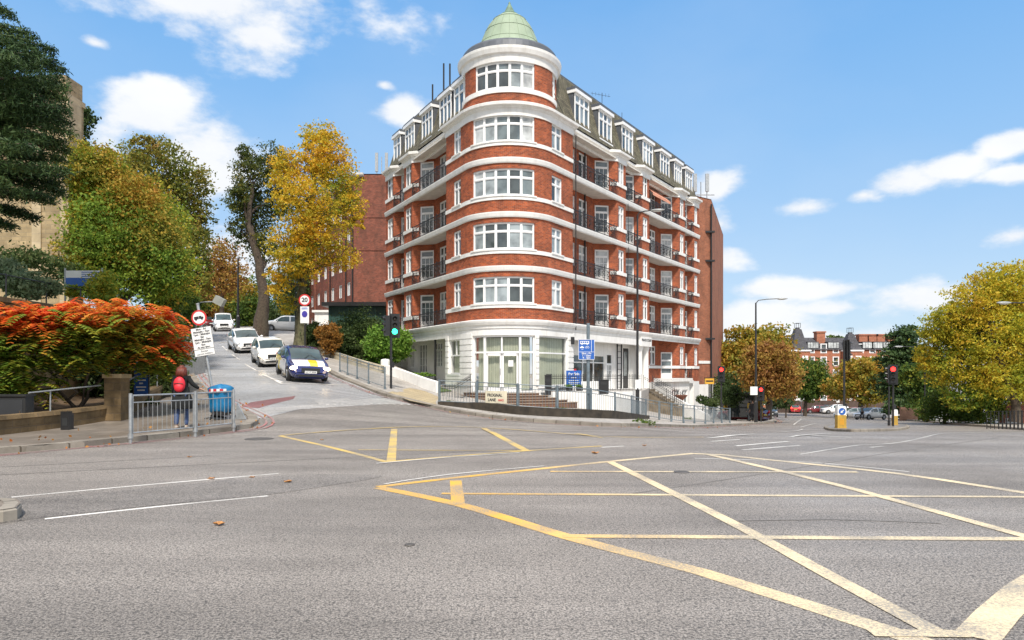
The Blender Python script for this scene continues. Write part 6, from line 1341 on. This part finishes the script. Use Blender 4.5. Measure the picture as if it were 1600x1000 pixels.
# ================= signs =================
def disc(mb,r,z0,z1,M,n=28,mi=0): mb.prism([(r*math.cos(2*PI*k/n),r*math.sin(2*PI*k/n)) for k in range(n)],z0,z1,M,mi)
# 20 limit
b=G(476.5,557,.12); k=b.y/FP; s20=thing('speed_limit_sign','round 20 speed limit sign above a blue dotted plate beside the mossy trunk','sign',tuple(b)); zc=Z(469,b.y)-b.z; r=9.3*k
m=MB(); m.tube([(0,0,-.1),(0,0,zc+r)],.045,8); m.build('pole',BLACKP,s20,local=True); Mz=Matrix(((1,0,0,0),(0,0,-1,-.06),(0,1,0,zc),(0,0,0,1)))
m=MB(); disc(m,r,0,.012,Mz); d0=m.build('ring',SIGNR,s20,local=True); m=MB(); disc(m,r*.76,.012,.016,Mz); m.build('face',SIGNW,d0,local=True); text('20',r*1.02,INK,'lettering',d0,Mz@Matrix.Translation((0,0,.018)),bold=.012)
m=MB(); m.box(-6.8*k,6.8*k,-.07,-.055,Z(505,b.y)-b.z,Z(479,b.y)-b.z); p_=m.build('plate',SIGNW,s20,local=True); m=MB(); zc2=Z(491,b.y)-b.z; Mo=Matrix(((1,0,0,0),(0,0,-1,-.074),(0,1.15,0,zc2),(0,0,0,1))); disc(m,4.4*k,0,.004,Mo); m.build('blue_spot',pm('violet_blue',(.06,.05,.32),.4),p_,local=True)
m=MB(); m.box(-5*k,5*k,-.075,-.071,zc2+7.6*k,zc2+8.6*k); m.box(-4*k,4*k,-.075,-.071,zc2+9.4*k,zc2+10.2*k); m.build('small_print',SIGNB,p_,local=True)
# tilted lorry sign
b=G(339,652,.12); k=b.y/FP; ls=thing('lorry_ban_sign','leaning grey post with a round red ringed lorry sign and a big white times plate','sign',tuple(b)); top=V3(309,476,b.y)-b; ln=math.atan2(-top.x,top.z); ls.rotation_euler=(0,-ln,0); H=top.length
m=MB(); m.tube([(0,0,-.15),(0,0,H)],.042,10); m.tube([(0,0,H),(0,0,H+.04)],.05,10); m.build('pole',GREYM,ls,local=True)
zc=H-21*k; r=12*k; Mz=Matrix(((1,0,0,0),(0,0,-1,-.06),(0,1,0,zc),(0,0,0,1))); m=MB(); disc(m,r,0,.012,Mz); d0=m.build('ring',SIGNR,ls,local=True); m=MB(); disc(m,r*.78,.012,.016,Mz); m.build('face',SIGNW,d0,local=True)
m=MB(); A=Mz@Matrix.Translation((0,0,.018)); u=r*.62
for q in ((-1,-.05,-.28,.30),(.0,.95,-.28,.12),(.05,.55,.1,.34)): m.prism([(q[0]*u,q[2]*u),(q[1]*u,q[2]*u),(q[1]*u,q[3]*u),(q[0]*u,q[3]*u)],0,.003,A)
for x in (-.65,.6): m.prism([(x*u+.2*u*math.cos(t*PI/6),-.34*u+.2*u*math.sin(t*PI/6)) for t in range(12)],0,.003,A)
m.build('lorry_symbol',INK,d0,local=True)
zt=zc-r-3*k; pw,ph=16*k,45*k; m=MB(); m.box(-pw,pw,-.075,-.06,zt-ph,zt); p_=m.build('plate',SIGNW,ls,local=True)
lines=['Mon - Fri','Midnight - 7am','9pm - Midnight','Sat','Midnight - 7am','1pm - Midnight','Sun','At any time']
Mp=Matrix(((1,0,0,0),(0,0,-1,-.077),(0,1,0,0),(0,0,0,1)))
for i,t in enumerate(lines): text(t,4.2*k,INK,'lettering',p_,Mp@Matrix.Translation((0,zt-(3.2+4.05*i)*k,0)),.002,bold=.0025)
for i,t in enumerate(('Except','permit holders')): text(t,4.0*k,INK,'lettering',p_,Mp@Matrix.Translation((0,zt-(37.5+4.2*i)*k,0)),.002)
m=MB(); m.box(-pw,pw,-.078,-.075,zt-34.6*k,zt-34.0*k)
for q in ((-pw,-pw+.4*k,zt-ph,zt),(pw-.4*k,pw,zt-ph,zt),(-pw,pw,zt-.5*k,zt),(-pw,pw,zt-ph,zt-ph+.5*k)): m.box(q[0],q[1],-.0785,-.075,q[2],q[3])
m.build('border',INK,p_,local=True)
# bus lane sign
b=G(919,645,.30); k=b.y/FP; bs=thing('bus_lane_sign','blue bus, taxi and cycle lane sign on a tall grey post','sign',tuple(b)); 
m=MB(); m.tube([(0,0,-.2),(0,0,Z(505,b.y)-b.z)],.07,10); m.tube([(0,0,0),(0,0,1.1)],.085,10); m.build('pole',BLUEG,bs,local=True)
x0,x1=-15.5*k,9.5*k; z0,z1=Z(562,b.y)-b.z,Z(530.5,b.y)-b.z; zm=z0+12*k; ox=2.0*k; x0+=0;x1+=0
m=MB(); m.box(x0,x1,-.11,-.09,z0,z1); p_=m.build('plate',SIGNB,bs,local=True); m=MB(); e=.5*k
for q in ((x0,x1,z0,z0+e),(x0,x1,z1-e,z1),(x0,x0+e,z0,z1),(x1-e,x1,z0,z1),(x0,x1,zm-e/2,zm+e/2),(x1-5.2*k,x1-4.6*k,zm,z1)): m.box(q[0],q[1],-.116,-.11,q[2],q[3])
m.build('border',SIGNW,p_,local=True); m=MB(); bx=x0+2.5*k
m.box(bx,bx+14*k,-.116,-.11,z1-7.2*k,z1-2.6*k); 
for xx in (bx+3*k,bx+11*k): m.ellip((xx,-.113,z1-7.4*k),(1.1*k,.004,1.1*k),10,6)
cx=bx+3*k; m.prism([(-3.1*k,0),(3.1*k,0),(3.1*k,1.6*k),(1.6*k,1.8*k),(.9*k,3*k),(-.9*k,3*k),(-1.6*k,1.8*k),(-3.1*k,1.6*k)],0,.006,Matrix(((1,0,0,cx),(0,0,-1,-.11),(0,1,0,z1-13.5*k),(0,0,0,1))))
cx=bx+11*k
for dx in (-1.7,1.7): m.tube([(cx+dx*k+1.3*k*math.cos(t*PI/5),-.113,z1-12.6*k+1.3*k*math.sin(t*PI/5)) for t in range(11)],.007,4)
m.tube([(cx-1.7*k,-.113,z1-12.6*k),(cx-.6*k,-.113,z1-10.4*k),(cx+1.2*k,-.113,z1-10.4*k),(cx+1.7*k,-.113,z1-12.6*k)],.007,4); m.build('symbol',SIGNW,p_,local=True)
for i in range(4): m2=MB(); m2.box(bx+(.9+3.2*i)*k,bx+(3.2+3.2*i)*k,-.119,-.116,z1-5.6*k,z1-3.4*k); m2.build('bus_window',SIGNB,p_,local=True)
Mp=Matrix(((1,0,0,(x0+x1)/2),(0,0,-1,-.115),(0,1,0,0),(0,0,0,1)))
text('taxi',2.2*k,SIGNW,'lettering',p_,Mp@Matrix.Translation((-6.5*k,z1-15.4*k,0)),.002)
for i,t in enumerate(('Mon - Fri','7 - 10am','4 - 7pm')): text(t,3.9*k,SIGNW,'lettering',p_,Mp@Matrix.Translation((0,zm-(2.4+3.4*i)*k,0)),.002,bold=.002)
# board by the shop, bins, boxes
q=Vector(BP.at(BP.L-1.7,1.0,0)); eb=thing('estate_agent_board','blue For Sale board propped on planters before the right shop window','sign',(q.x,q.y,.5)); eb.rotation_euler=(0,0,R(12))
m=MB(); m.box(-.45,.45,-.02,.02,.35,1.25); p_=m.build('board',SIGNB,eb,local=True); Mp=Matrix(((1,0,0,0),(0,0,-1,-.022),(0,1,0,0),(0,0,0,1))); text('For Sale',.2,SIGNW,'lettering',p_,Mp@Matrix.Translation((0,1.05,0)),bold=.004)
m=MB(); 
for z,w in ((.82,.16),(.66,.3),(.54,.34),(.45,.26)): m.box(-w,w,-.024,-.02,z,z+.03)
m.build('small_print',SIGNW,p_,local=True)
for dx,lb in ((-.28,'left'),(.3,'right')):
    m=MB(); c_=Vector((q.x+dx,q.y-.25,.5)); m.lathe([(0,0),(.16,0),(.22,.3),(.0,.3)],tuple(c_),12); rt=thing('planter','dark planter of yellow green leaves under the %s end of the blue board'%lb,'planter',tuple(c_)); m.build('pot',BLACKP,rt)
    rng=np.random.default_rng(9); P_=clump_points([(c_.x,c_.y,c_.z+.36,.2,.2,.1)],500,rng,10,.3); V,F=leaves(P_,.06,rng); fast_mesh('leaves',V,F,LBG,rt,root_loc(rt))
for (px,py,Y,w,h,d,lb) in ((856,611,35.5,.30,.95,.3,'narrow black bin at the left end of the forecourt railing'),(943,611,37,.48,.72,.4,'black box behind the forecourt railing below the blue bus lane sign')):
    m=MB(); x=X(px,Y); z=.5; m.box(x-w/2,x+w/2,Y-d/2,Y+d/2,z,z+h); m.box(x-w/2-.02,x+w/2+.02,Y-d/2-.02,Y+d/2+.02,z+h,z+h+.05); rt=thing('litter_bin',lb,'bin',(x,Y,z)); m.build('body',BLACKP,rt); m=MB(); m.box(x-w*.3,x+w*.3,Y-d/2-.01,Y-d/2,z+h*.7,z+h*.85); m.build('slot',DARKG,rt)
m=MB(); q_=BP.at(BP.L-.22,.1,3.55); m.box(-.11,.11,-.1,.1,-.22,.22,Matrix.Translation(q_)); m.build('alarm_box',BLACKP,MR)
# yellow lit box sign
q=FR(22.3,1.9); zt_=ter(*q)+.1; bx_=thing('box_sign','yellow box sign on a black post near the right end of the block','sign',(q[0],q[1],zt_)); m=MB(); zb_=Z(600,q[1])-zt_; m.tube([(0,0,-.1),(0,0,zb_+.2)],.05,8); m.build('post',BLACKP,bx_,local=True)
m=MB(); m.box(-.36,.36,-.16,.16,zb_,zb_+.48); m.build('box',pm('amber_box',(.70,.38,.04),.4),bx_,local=True); m=MB(); m.box(-.38,.38,-.18,.18,zb_+.48,zb_+.53); m.box(-.30,.30,-.165,-.16,zb_+.18,zb_+.3); m.build('trim',BLACKP,bx_,local=True)
# blue church notice + banner
b=Vector((X(221,22.6),22.6,.55)); cs_=thing('notice_board','tall blue notice board with white text behind the sumac','sign',tuple(b)); m=MB(); m.box(-.22,.22,-.02,.02,.35,2.25); p_=m.build('board',SIGNB,cs_,local=True)
m=MB()
for x in (-.24,.24): m.tube([(x,0,-.4),(x,0,2.3)],.025,6)
m.build('post',BLACKP,cs_,local=True); m=MB()
for z,w in ((.48,.12),(.58,.16),(.70,.06),(.80,.15),(.92,.17),(1.5,.14),(1.6,.1)): m.box(-w,w,-.026,-.02,z,z+.045)
m.build('small_print',SIGNW,p_,local=True); m=MB(); m.ellip((0,-.024,1.2),(.13,.006,.16),12,8); m.build('picture',LRED if False else pm('poster_orange',(.5,.2,.08),.5),p_,local=True)
b=V3(132,447,25.5); bn=thing('banner','blue and white banner with a logo strip on the terrace in front of the church','banner',tuple(b)); m=MB(); m.box(-.68,.62,-.01,.01,0,.30); m.build('lower_band',SIGNB,bn,local=True); m=MB(); m.box(-.68,.62,-.01,.01,.302,.56); m.build('upper_band',SIGNW,bn,local=True)
m=MB(); 
for i in range(3): m.box(-.1,.6,-.016,-.01,.34+.075*i,.37+.075*i)
m.build('lettering_strip',SIGNB,bn,local=True); m=MB()
for x in (-.7,.64): m.tube([(x,0,-1.0),(x,0,.65)],.03,6)
m.build('post',GREYM,bn,local=True)
# dark noticeboard cabinet, box and bag on the left pavement
b=G(22,673,.12); cb=thing('cabinet','dark grey framed telecom cabinet on the left pavement against the stone wall','cabinet',tuple(b)); m=MB(); m.box(-.44,.40,-.16,.16,0,.88); m.box(-.47,.43,-.19,.19,.88,.93); m.build('body',DARKG,cb,local=True)
m=MB(); m.box(-.37,.33,-.172,-.16,.08,.80); m.build('door',pm('slate_panel',(.03,.033,.037),.8),cb,local=True); m=MB(); m.box(.26,.29,-.19,-.172,.42,.52); m.build('handle',CHROME,cb,local=True)
b=G(105,671,.12); m=MB(); m.box(-.11,.11,-.1,.1,0,.42); m.prism([(-.11,-.1),(.11,-.1),(.07,.1),(-.07,.1)],.42,.47); pst=thing('meter_box','small black box standing against the low stone wall','box',tuple(b)); m.build('body',BLACKP,pst,local=True); m=MB(); m.box(-.07,.07,-.108,-.1,.1,.3); m.build('panel',DARKG,pst,local=True)
b=G(50,671,.12); m=MB(); m.ellip((0,0,.14),(.07,.09,.16),12,8); m.ellip((.02,0,.31),(.03,.03,.05),8,6); m.v=[Vector(v)+b for v in m.v]; prop(m.build('plastic_bag',pm('purple_plastic',(.25,.05,.28),.35),origin=tuple(b),smooth=True),'small purple plastic bag beside the dark cabinet','bag')
b=Vector((X(294,33),33,ter(X(294,33),33))); m=MB(); m.box(-.07,.02,-1.8,1.8,0,1.25); m.v=[Vector(v)+b for v in m.v]; prop(m.build('side_gate',GREYM,origin=tuple(b)),'grey boarded gate panel at the bend of the left pavement','gate')
# blue wrapped bin
b=G(345,655,.12); bn=thing('wrapped_bin','litter bin wrapped in bright blue plastic with red and white tape on the left corner','bin',tuple(b)); rng=np.random.default_rng(8); m=MB(); BLP=pm('blue_plastic',(.01,.16,.34),.28,var=.25,scale=5,bump=.5,bscale=9)
prof=[(.0,.20),(.22,.19),(.27,.25),(.30,.45),(.29,.62),(.32,.80),(.33,.90),(.26,.96),(.14,1.0),(.0,1.02)]; n=28; vs_=[];fs_=[]
for i,(r,z) in enumerate(prof):
    for kx in range(n): t=2*PI*kx/n; q=r*(1+.09*math.sin(7*t+z*5)+.05*math.sin(13*t-z*9)+.03*rng.normal()); vs_.append((q*math.cos(t)*1.05,q*math.sin(t)*.9,z+.02*math.sin(3*t)))
for i in range(len(prof)-1):
    for kx in range(n): fs_.append((i*n+kx,i*n+(kx+1)%n,(i+1)*n+(kx+1)%n,(i+1)*n+kx))
m.add(vs_,fs_); m.build('plastic_wrap',BLP,bn,local=True,smooth=True); m=MB()
for t in (0.6,2.6,4.4): m.tube([(.12*math.cos(t),.12*math.sin(t),.3),(.5*math.cos(t),.42*math.sin(t),.02)],.03,6); 
m.lathe([(.24,.12),(.26,.24)],(0,0,0),16); m.build('stand',BLACKP,bn,local=True)
for i in range(6):
    m=MB(); t0=-PI/2-.75+.26*i; m.lathe([(.345,.80),(.345,.90)],(0,0,0),3,a0=t0,a1=t0+.24,M=Matrix.Diagonal((1.05,.95,1))); m.build('barrier_tape',SIGNR if i%2==0 else SIGNW,bn,local=True)
m=MB(); m.tube([(-.45,-.1,.03),(-.2,.1,.1),(.1,.15,.03)],[.02,.06,.02],6); m.build('torn_wrap',BLACKP,bn,local=True)
b=G(374,655,.12); m=MB(); m.add([b+Vector(v) for v in ((-.12,0,0),(.22,-.1,0),(-.08,.02,.5),(-.1,.04,0),(.23,-.06,0),(-.07,.06,.51))],[(0,1,2),(5,4,3),(0,2,5,3),(1,4,5,2),(0,3,4,1)]); prop(m.build('leaning_board',GREYM,origin=tuple(b)),'leaning grey board at the right end of the short guardrail','board')
# bus shelter
b=Vector((X(1167,60),60,ter(X(1167,60),60)+.1)); sh=thing('bus_shelter','dark thin roofed bus shelter behind the bushes at the right block end','bus shelter',tuple(b)); m=MB(); m.box(-1.5,1.2,-.7,.7,2.3,2.4); m.build('roof',DARKG,sh,local=True)
for x in (-1.4,1.1): m=MB(); m.tube([(x,.6,0),(x,.6,2.3)],.05,6); m.build('post',DARKG,sh,local=True)
m=MB(); m.box(-1.35,1.05,.58,.6,.3,2.2); m.build('glass_panel',GL[0],sh,local=True); m=MB(); m.box(1.12,1.16,-.55,.5,.4,2.1); m.build('advert_panel',pm('advert_yellow',(.5,.33,.06),.4),sh,local=True)
# fence of hoops in front of the golden tree
hf=thing('low_railing','low dark hooped railing along the pavement under the golden tree','railing',(X(1570,40),40,-1)); m=MB(); 
for i in range(14):
    q=G(1542+i*5,662,.12) ; q=Vector((X(1542+i*6,36-i*.2),36-i*.2,ter(X(1542+i*6,36-i*.2),36-i*.2)+.1)); m.tube([q,q+Vector((0,0,.9)),q+Vector((.55,-.1,.9)),q+Vector((.55,-.1,0))],.02,5)
m.build('hoop',BLACKI,hf)
b=Vector((X(1450,68),68,ter(X(1450,68),68)+.1)); m=MB(); m.box(-.6,.0,-.3,.3,0,1.2); m.box(-.62,.02,-.32,.32,1.2,1.26); m.v=[Vector(v)+b for v in m.v]; prop(m.build('cabinet',DARKG,origin=tuple(b)),'dark street cabinet at the foot of the lamp column by the conifer','cabinet')
# manholes and leaves on the road
for px,py,r,lb in ((405,686,.32,'round iron manhole cover near the left kerb corner'),(640,852,.045,'small iron cover in the middle of the foreground asphalt'),(1065,738,.12,'small iron cover inside the yellow box')):
    p=G(px,py); m=MB(); m.lathe([(0,.012),(r,.012),(r*1.08,.004)],tuple(p),24); prop(m.build('manhole_cover',pm('cast_iron',(.12,.11,.10),.6,.4,var=.3,bump=.5,bscale=40),origin=tuple(p)),lb,'manhole cover')
LF=pm('dead_leaf',(.50,.24,.08),.7,var=.35,scale=9)
def dead_leaf(p,s,rng,label=None,mat=LF):
    n=11; a0=rng.uniform(0,6.28); vs_=[Vector((0,0,.012))]
    for k_ in range(n):
        t=a0+2*PI*k_/n; r=s*(1.0 if k_%2==0 else .55)*(1 if k_ else 1.25); vs_.append(Vector((r*math.cos(t),r*math.sin(t)*.8,.012+s*.35*abs(math.sin(t*1.5+a0)))))
    m=MB(); m.add([v+p for v in vs_]+[v+p-Vector((0,0,.003)) for v in vs_],[(0,k_,k_%n+1) for k_ in range(1,n+1)]+[(n+1,n+1+k_%n+1,n+1+k_) for k_ in range(1,n+1)]); return prop(m.build('fallen_leaf',mat,origin=tuple(p)),label,'leaf','fallen leaves on the road')
rng=np.random.default_rng(12)
for px,py,s,lb in ((342,821,.075,'large curled brown leaf lying alone on the asphalt below the two white lines'),(449,754,.07,'pale brown leaf at the right end of the upper white line'),(330,749,.06,'small brown leaf lying on the upper white line'),(394,747,.05,'small yellowish leaf just right of the leaf on the upper white line'),(503,688,.05,'dark leaf inside the far yellow box'),(930,709,.09,'pale leaf above the near yellow box'),(1007,697,.06,'tiny pale leaf further back on the road right of centre'),(296,715,.05,'small brown leaf near the left kerb')):
    dead_leaf(G(px,py),s,rng,lb)
lv=[];rng=np.random.default_rng(15)
for i in range(1500):
    t=rng.random(); 
    if t<.45: j=rng.integers(60,len(KRs)-40); p=KRs[j]; d=rng.normal()*.16+.0; x,y=p[0]+rng.normal()*.3,p[1]+rng.normal()*.22-.15
    elif t<.75: j=rng.integers(8,len(KLs)-30); p=KLs[j]; x,y=p[0]-abs(rng.normal())*1.1,p[1]+abs(rng.normal())*.8
    else: j=rng.integers(8,len(KLs)-30); p=KLs[j]; x,y=p[0]+rng.normal()*.2,p[1]-abs(rng.normal())*.12
    lv.append((x,y,ter(x,y)+.02+(.12 if .45<=t<.75 else 0)))
V,F=leaves(np.array(lv),.085,rng,3.0,.7); o=fast_mesh('leaf_litter',V,F,leafm('leaf_litter',[(.30,.12,.03),(.45,.22,.05),(.35,.10,.03),(.5,.34,.08)],.1),None,(0,0,0)); prop(o,'fallen leaves along the kerbs','leaves',kind='stuff')
wd=[];
for cx,cy in ((700,631),(875,640),(1000,660),(850,640),(930,645),(1075,655),(1015,662)):
    p=G(cx,cy,.12); wd.append((p.x,p.y,p.z+.05,.30,.25,.10))
rt=None
for i,bq in enumerate(wd): 
    rng=np.random.default_rng(40+i); Pt=clump_points([bq],260,rng,10,.3); V,F=leaves(Pt,.09,rng,.5,.3); o=fast_mesh('weed',V,F,LG,None,bq[:3]); o.location=bq[:3]; WL[o.name]=Vector(bq[:3]); prop(o,('weed tuft at the left end of the corner plinth','weed tuft at the third guardrail post','weeds growing below the lamp column','weed tuft behind the mossy plinth','weed tuft at the foot of the bus lane sign','weed tuft before the white stair wall','trailing weeds right of the plinth end')[i],'weed')
# ================= people =================
def skin(name,pts,edges,rad,mat,parent,sub=1):
    me=bpy.data.meshes.new('s'); me.from_pydata(pts,edges,[]); o=bpy.data.objects.new('s',me); C.objects.link(o); md=o.modifiers.new('k','SKIN'); md.use_smooth_shade=True
    if not me.skin_vertices: me.skin_vertices.new() if hasattr(me.skin_vertices,'new') else None
    for i,r in enumerate(rad): me.skin_vertices[0].data[i].radius=r if isinstance(r,tuple) else (r,r)
    me.skin_vertices[0].data[0].use_root=True
    s=o.modifiers.new('s','SUBSURF'); s.levels=sub; s.render_levels=sub; bpy.context.view_layer.update()
    m2=bpy.data.meshes.new_from_object(o.evaluated_get(bpy.context.evaluated_depsgraph_get())); bpy.data.objects.remove(o); m2.name=name; m2.materials.clear(); m2.materials.append(mat)
    for p in m2.polygons: p.use_smooth=True
    q=bpy.data.objects.new(name,m2); C.objects.link(q); q.parent=parent; return q
SKINM=pm('skin',(.50,.30,.21),.55,var=.05); COATM=pm('dark_coat',(.009,.011,.011),.85,var=.2); JEANS=pm('blue_jeans',(.05,.085,.19),.85,var=.25,scale=20); BAGM=pm('red_backpack',(.62,.02,.035),.55,var=.12); HAIRM=pm('auburn_hair',(.13,.025,.012),.55,var=.4,scale=30); SHOE=pm('pale_shoe',(.45,.36,.28),.6)
def person(label,pos,yaw,H=1.7,stride=.15,coat=COATM,legs=JEANS,hair=HAIRM,pack=None,longcoat=True,armout=0,longhair=False,group=None,fingers=False):
    s=H/1.7; rt=thing('person',label,'person',tuple(pos),yaw,group); P=lambda *v: tuple(a*s for a in v)
    pts=[P(0,0,.93),P(0,0,1.10),P(0,0,1.28),P(0,0,1.42),P(0,.01,1.50),P(0,.015,1.56),P(0,.02,1.63),
         P(.09,0,.88),P(.10,stride*.6,.48),P(.10,stride*.35,.08),P(.105,stride*.35+.12,.035),
         P(-.09,0,.88),P(-.10,-stride*.5,.49),P(-.10,-stride*1.1,.10),P(-.105,-stride*1.1+.12,.035),
         P(.17,0,1.40),P(.22,-.02,1.14),P(.23,.10,.93),P(.23,.13,.85),P(-.17,0,1.40),P(-.22,-.02,1.14),P(-.23,.12,.93),P(-.23,.15,.85)]
    if armout: pts[16]=P(.30,.0,1.20); pts[17]=P(.42,.12,1.10); pts[18]=P(.47,.18,1.08)
    E=[(0,1),(1,2),(2,3),(3,4),(4,5),(5,6),(0,7),(7,8),(8,9),(9,10),(0,11),(11,12),(12,13),(13,14),(3,15),(15,16),(16,17),(17,18),(3,19),(19,20),(20,21),(21,22)]
    rad=[P(.15,.10),P(.13,.09),P(.15,.10),P(.10,.08),P(.05,.05),P(.07,.08),P(.08,.10),P(.09,.09),P(.055,.055),P(.04,.04),P(.035,.025),P(.09,.09),P(.055,.055),P(.04,.04),P(.035,.025),P(.055,.055),P(.042,.042),P(.03,.03),P(.035,.018),P(.055,.055),P(.042,.042),P(.03,.03),P(.035,.018)]
    n0=len(pts)
    for side,wi in ((1,18),(-1,22)):
        w=Vector(pts[wi]); d=(w-Vector(pts[wi-1])).normalized(); sx=Vector((0,1,0)) if abs(d.y)<.8 else Vector((1,0,0)); sx=(sx-d*sx.dot(d)).normalized()
        for k,(o_,l_) in enumerate(((-.03,.065),(-.01,.078),(.01,.074),(.03,.058))):
            a=w+sx*o_*s+d*.02*s; b_=w+sx*o_*1.2*s+d*l_*.7*s; c_=b_+d*l_*.5*s-Vector((0,0,0)) ; i=len(pts); pts+= [tuple(a),tuple(b_),tuple(c_)]; E+= [(wi,i),(i,i+1),(i+1,i+2)]; rad+= [.009*s,.009*s,.008*s]
        i=len(pts); a=w-sx*.035*s-d*.01*s; pts+= [tuple(a),tuple(a-sx*.02*s+d*.035*s)]; E+= [(wi,i),(i,i+1)]; rad+= [.011*s,.009*s]
    skin('body',pts,E,[r if isinstance(r,tuple) else (r,r) for r in rad],SKINM,rt,1)
    g=lambda ids: [pts[i] for i in ids]
    # trousers
    skin('trousers',g([0,7,8,9,11,12,13]),[(0,1),(1,2),(2,3),(0,4),(4,5),(5,6)],[P(.17,.125),P(.11,.11),P(.078,.078),P(.062,.062),P(.11,.11),P(.078,.078),P(.062,.062)],legs,rt)
    for a,b_ in ((9,10),(13,14)): m=MB(); q=Vector(pts[a]); m.ellip((q.x,q.y+.05*s,.055*s),(.05*s,.13*s,.055*s),10,6); m.build('shoe',SHOE,rt,local=True,smooth=True)
    # coat: sleeves and body
    skin('coat',g([2,3,1,0,15,16,17,19,20,21]),[(0,1),(0,2),(2,3),(1,4),(4,5),(5,6),(1,7),(7,8),(8,9)],[P(.185,.13),P(.13,.105),P(.175,.125),P(.19,.14),P(.085,.085),P(.064,.064),P(.048,.048),P(.085,.085),P(.064,.064),P(.048,.048)],coat,rt)
    if longcoat:
        m=MB(); prof=[(.19,1.15),(.22,.98),(.27,.80),(.31,.56),(.30,.55)]; n=22; vs_=[];fs_=[]
        for i,(r,z) in enumerate(prof):
            for k in range(n): t=2*PI*k/n; q=r*(1+(.05*math.sin(5*t) if z<.9 else 0)); vs_.append(P(q*math.cos(t)*.98,q*math.sin(t)*.82,z))
        for i in range(len(prof)-1):
            for k in range(n): fs_.append((i*n+k,i*n+(k+1)%n,(i+1)*n+(k+1)%n,(i+1)*n+k))
        m.add(vs_,fs_); m.build('coat_skirt',coat,rt,local=True,smooth=True)
    m=MB(); m.ellip(P(0,-.005,1.625),P(.095,.112,.12),16,10)
    if longhair: m.ellip(P(0,-.05,1.52),P(.13,.09,.15),14,8); m.ellip(P(.05,-.06,1.46),P(.075,.06,.13),10,6); m.ellip(P(-.06,-.05,1.46),P(.07,.06,.12),10,6)
    if longhair:
        for k in range(26): t=PI+PI*k/25; m.tube([P(.10*math.cos(t),.10*math.sin(t)*.9,1.68),P(.13*math.cos(t),.11*math.sin(t)-.02,1.55),P(.14*math.cos(t)+.01*math.sin(k*9),.10*math.sin(t)-.03,1.40+.03*math.sin(k*5))],[.018,.02,.006],5)
    m.v=[Vector(v) if Vector(v).y<.075*s or Vector(v).z>1.66*s else Vector((v[0],.06*s,v[2])) for v in m.v]; m.build('hair',hair,rt,local=True,smooth=True)
    m=MB(); m.ellip(P(0,.128,1.60),P(.016,.02,.022),8,6); m.build('nose',SKINM,rt,local=True,smooth=True)
    for sx in (-1,1): m=MB(); m.ellip(P(.034*sx,.105,1.63),P(.012,.01,.008),8,6); m.build('eye',INK,rt,local=True)
    if pack:
        m=MB(); m.ellip(P(0,-.20,1.22),P(.155,.10,.21),16,10); m.ellip(P(0,-.26,1.13),P(.12,.07,.12),14,8); bp_=m.build('backpack',pack,rt,local=True,smooth=True)
        m=MB()
        for sx in (-1,1): m.tube([P(.10*sx,-.14,1.40),P(.12*sx,.02,1.47),P(.12*sx,.13,1.30),P(.14*sx,.02,1.08),P(.12*sx,-.14,1.05)],.018*s,6)
        m.tube([P(-.12,-.285,1.24),P(0,-.315,1.25),P(.12,-.285,1.24)],.008*s,5); m.build('strap',BLACKP,bp_,local=True)
    return rt
b=G(284,670,.12); person('auburn haired person walking away in a long dark coat with a bright red backpack',b,R(8),Z(573,b.y)-b.z,.12,pack=BAGM,armout=1,longhair=True)
WOOL=pm('dark_clothes',(.03,.03,.035),.85); BG=pm('beige_clothes',(.55,.48,.40),.8,var=.1); GRY=pm('grey_clothes',(.16,.17,.18),.85); DH=pm('dark_hair',(.03,.02,.015),.6)
for (px,Y,yw,H,ct,lg,lb) in ((1176,58,R(170),1.72,WOOL,WOOL,'dark clothed person waiting at the bus shelter, the taller one'),(1171,59,R(100),1.62,GRY,WOOL,'grey clothed person at the left of the group by the bus shelter'),(1347,84,R(-90),1.72,GRY,WOOL,'person in grey walking in front of the white hatchback on the main road'),(1504,54,R(-120),1.7,BG,BG,'person in pale beige clothes on the far pavement before the golden tree')):
    x=X(px,Y); person(lb,(x,Y,ter(x,Y)+(.12 if px!=1347 else 0)),yw,H,.15,ct,lg,DH,longcoat=px!=1347)
x=X(1503,52.5); m=MB(); z=ter(x,52.5)+.12; m.box(x-.7,x+.75,52.2,52.8,z+.1,z+.42); m.box(x-.45,x+.5,52.25,52.75,z+.42,z+.55)
for dx in (-.5,.55): m.tube([(x+dx,52.2,z+.12),(x+dx,52.1,z+.12)],.12,10)
prop(m.build('cart',BG,origin=(x,52.5,z)),'low pale cart loaded with bags beside the person in beige','cart')
# signs seen small on the right
for px,py,w,h,Y,lb in ((1170,634,5,8,59,'yellow timetable case at the bus shelter'),(1252,622,6,10,118,'small pale sign on a post before the far wall'),(1309,624,5,10,112,'white sign on a post right of the left turret')):
    x=X(px,Y); z=ter(x,Y)+.1; k=Y/FP; rt=thing('road_sign',lb,'sign',(x,Y,z)); m=MB(); zt=Z(py,Y)-z; m.tube([(0,0,0),(0,0,zt)],.04,6); m.build('post',GREYM,rt,local=True); m=MB(); m.box(-w*k/2,w*k/2,-.07,-.05,zt-h*k/2,zt+h*k/2); m.build('plate',SIGNW if px!=1170 else pm('case_yellow',(.6,.4,.05),.5),rt,local=True)
# awning on the right facade, fourth floor
P=Path([FR(15.0,-1.15),FR(18.6,-1.15)]); m=MB(); m.add([P.at(0,0,L4+2.6),P.at(P.L,0,L4+2.6),P.at(P.L,1.15,L4+1.6),P.at(0,1.15,L4+1.6)],[(0,1,2,3)]); m.add([P.at(0,1.15,L4+1.6),P.at(P.L,1.15,L4+1.6),P.at(P.L,1.16,L4+1.4),P.at(0,1.16,L4+1.4)],[(0,1,2,3)]); m.build('awning',pm('salmon_canvas',(.62,.28,.18),.8),MR)
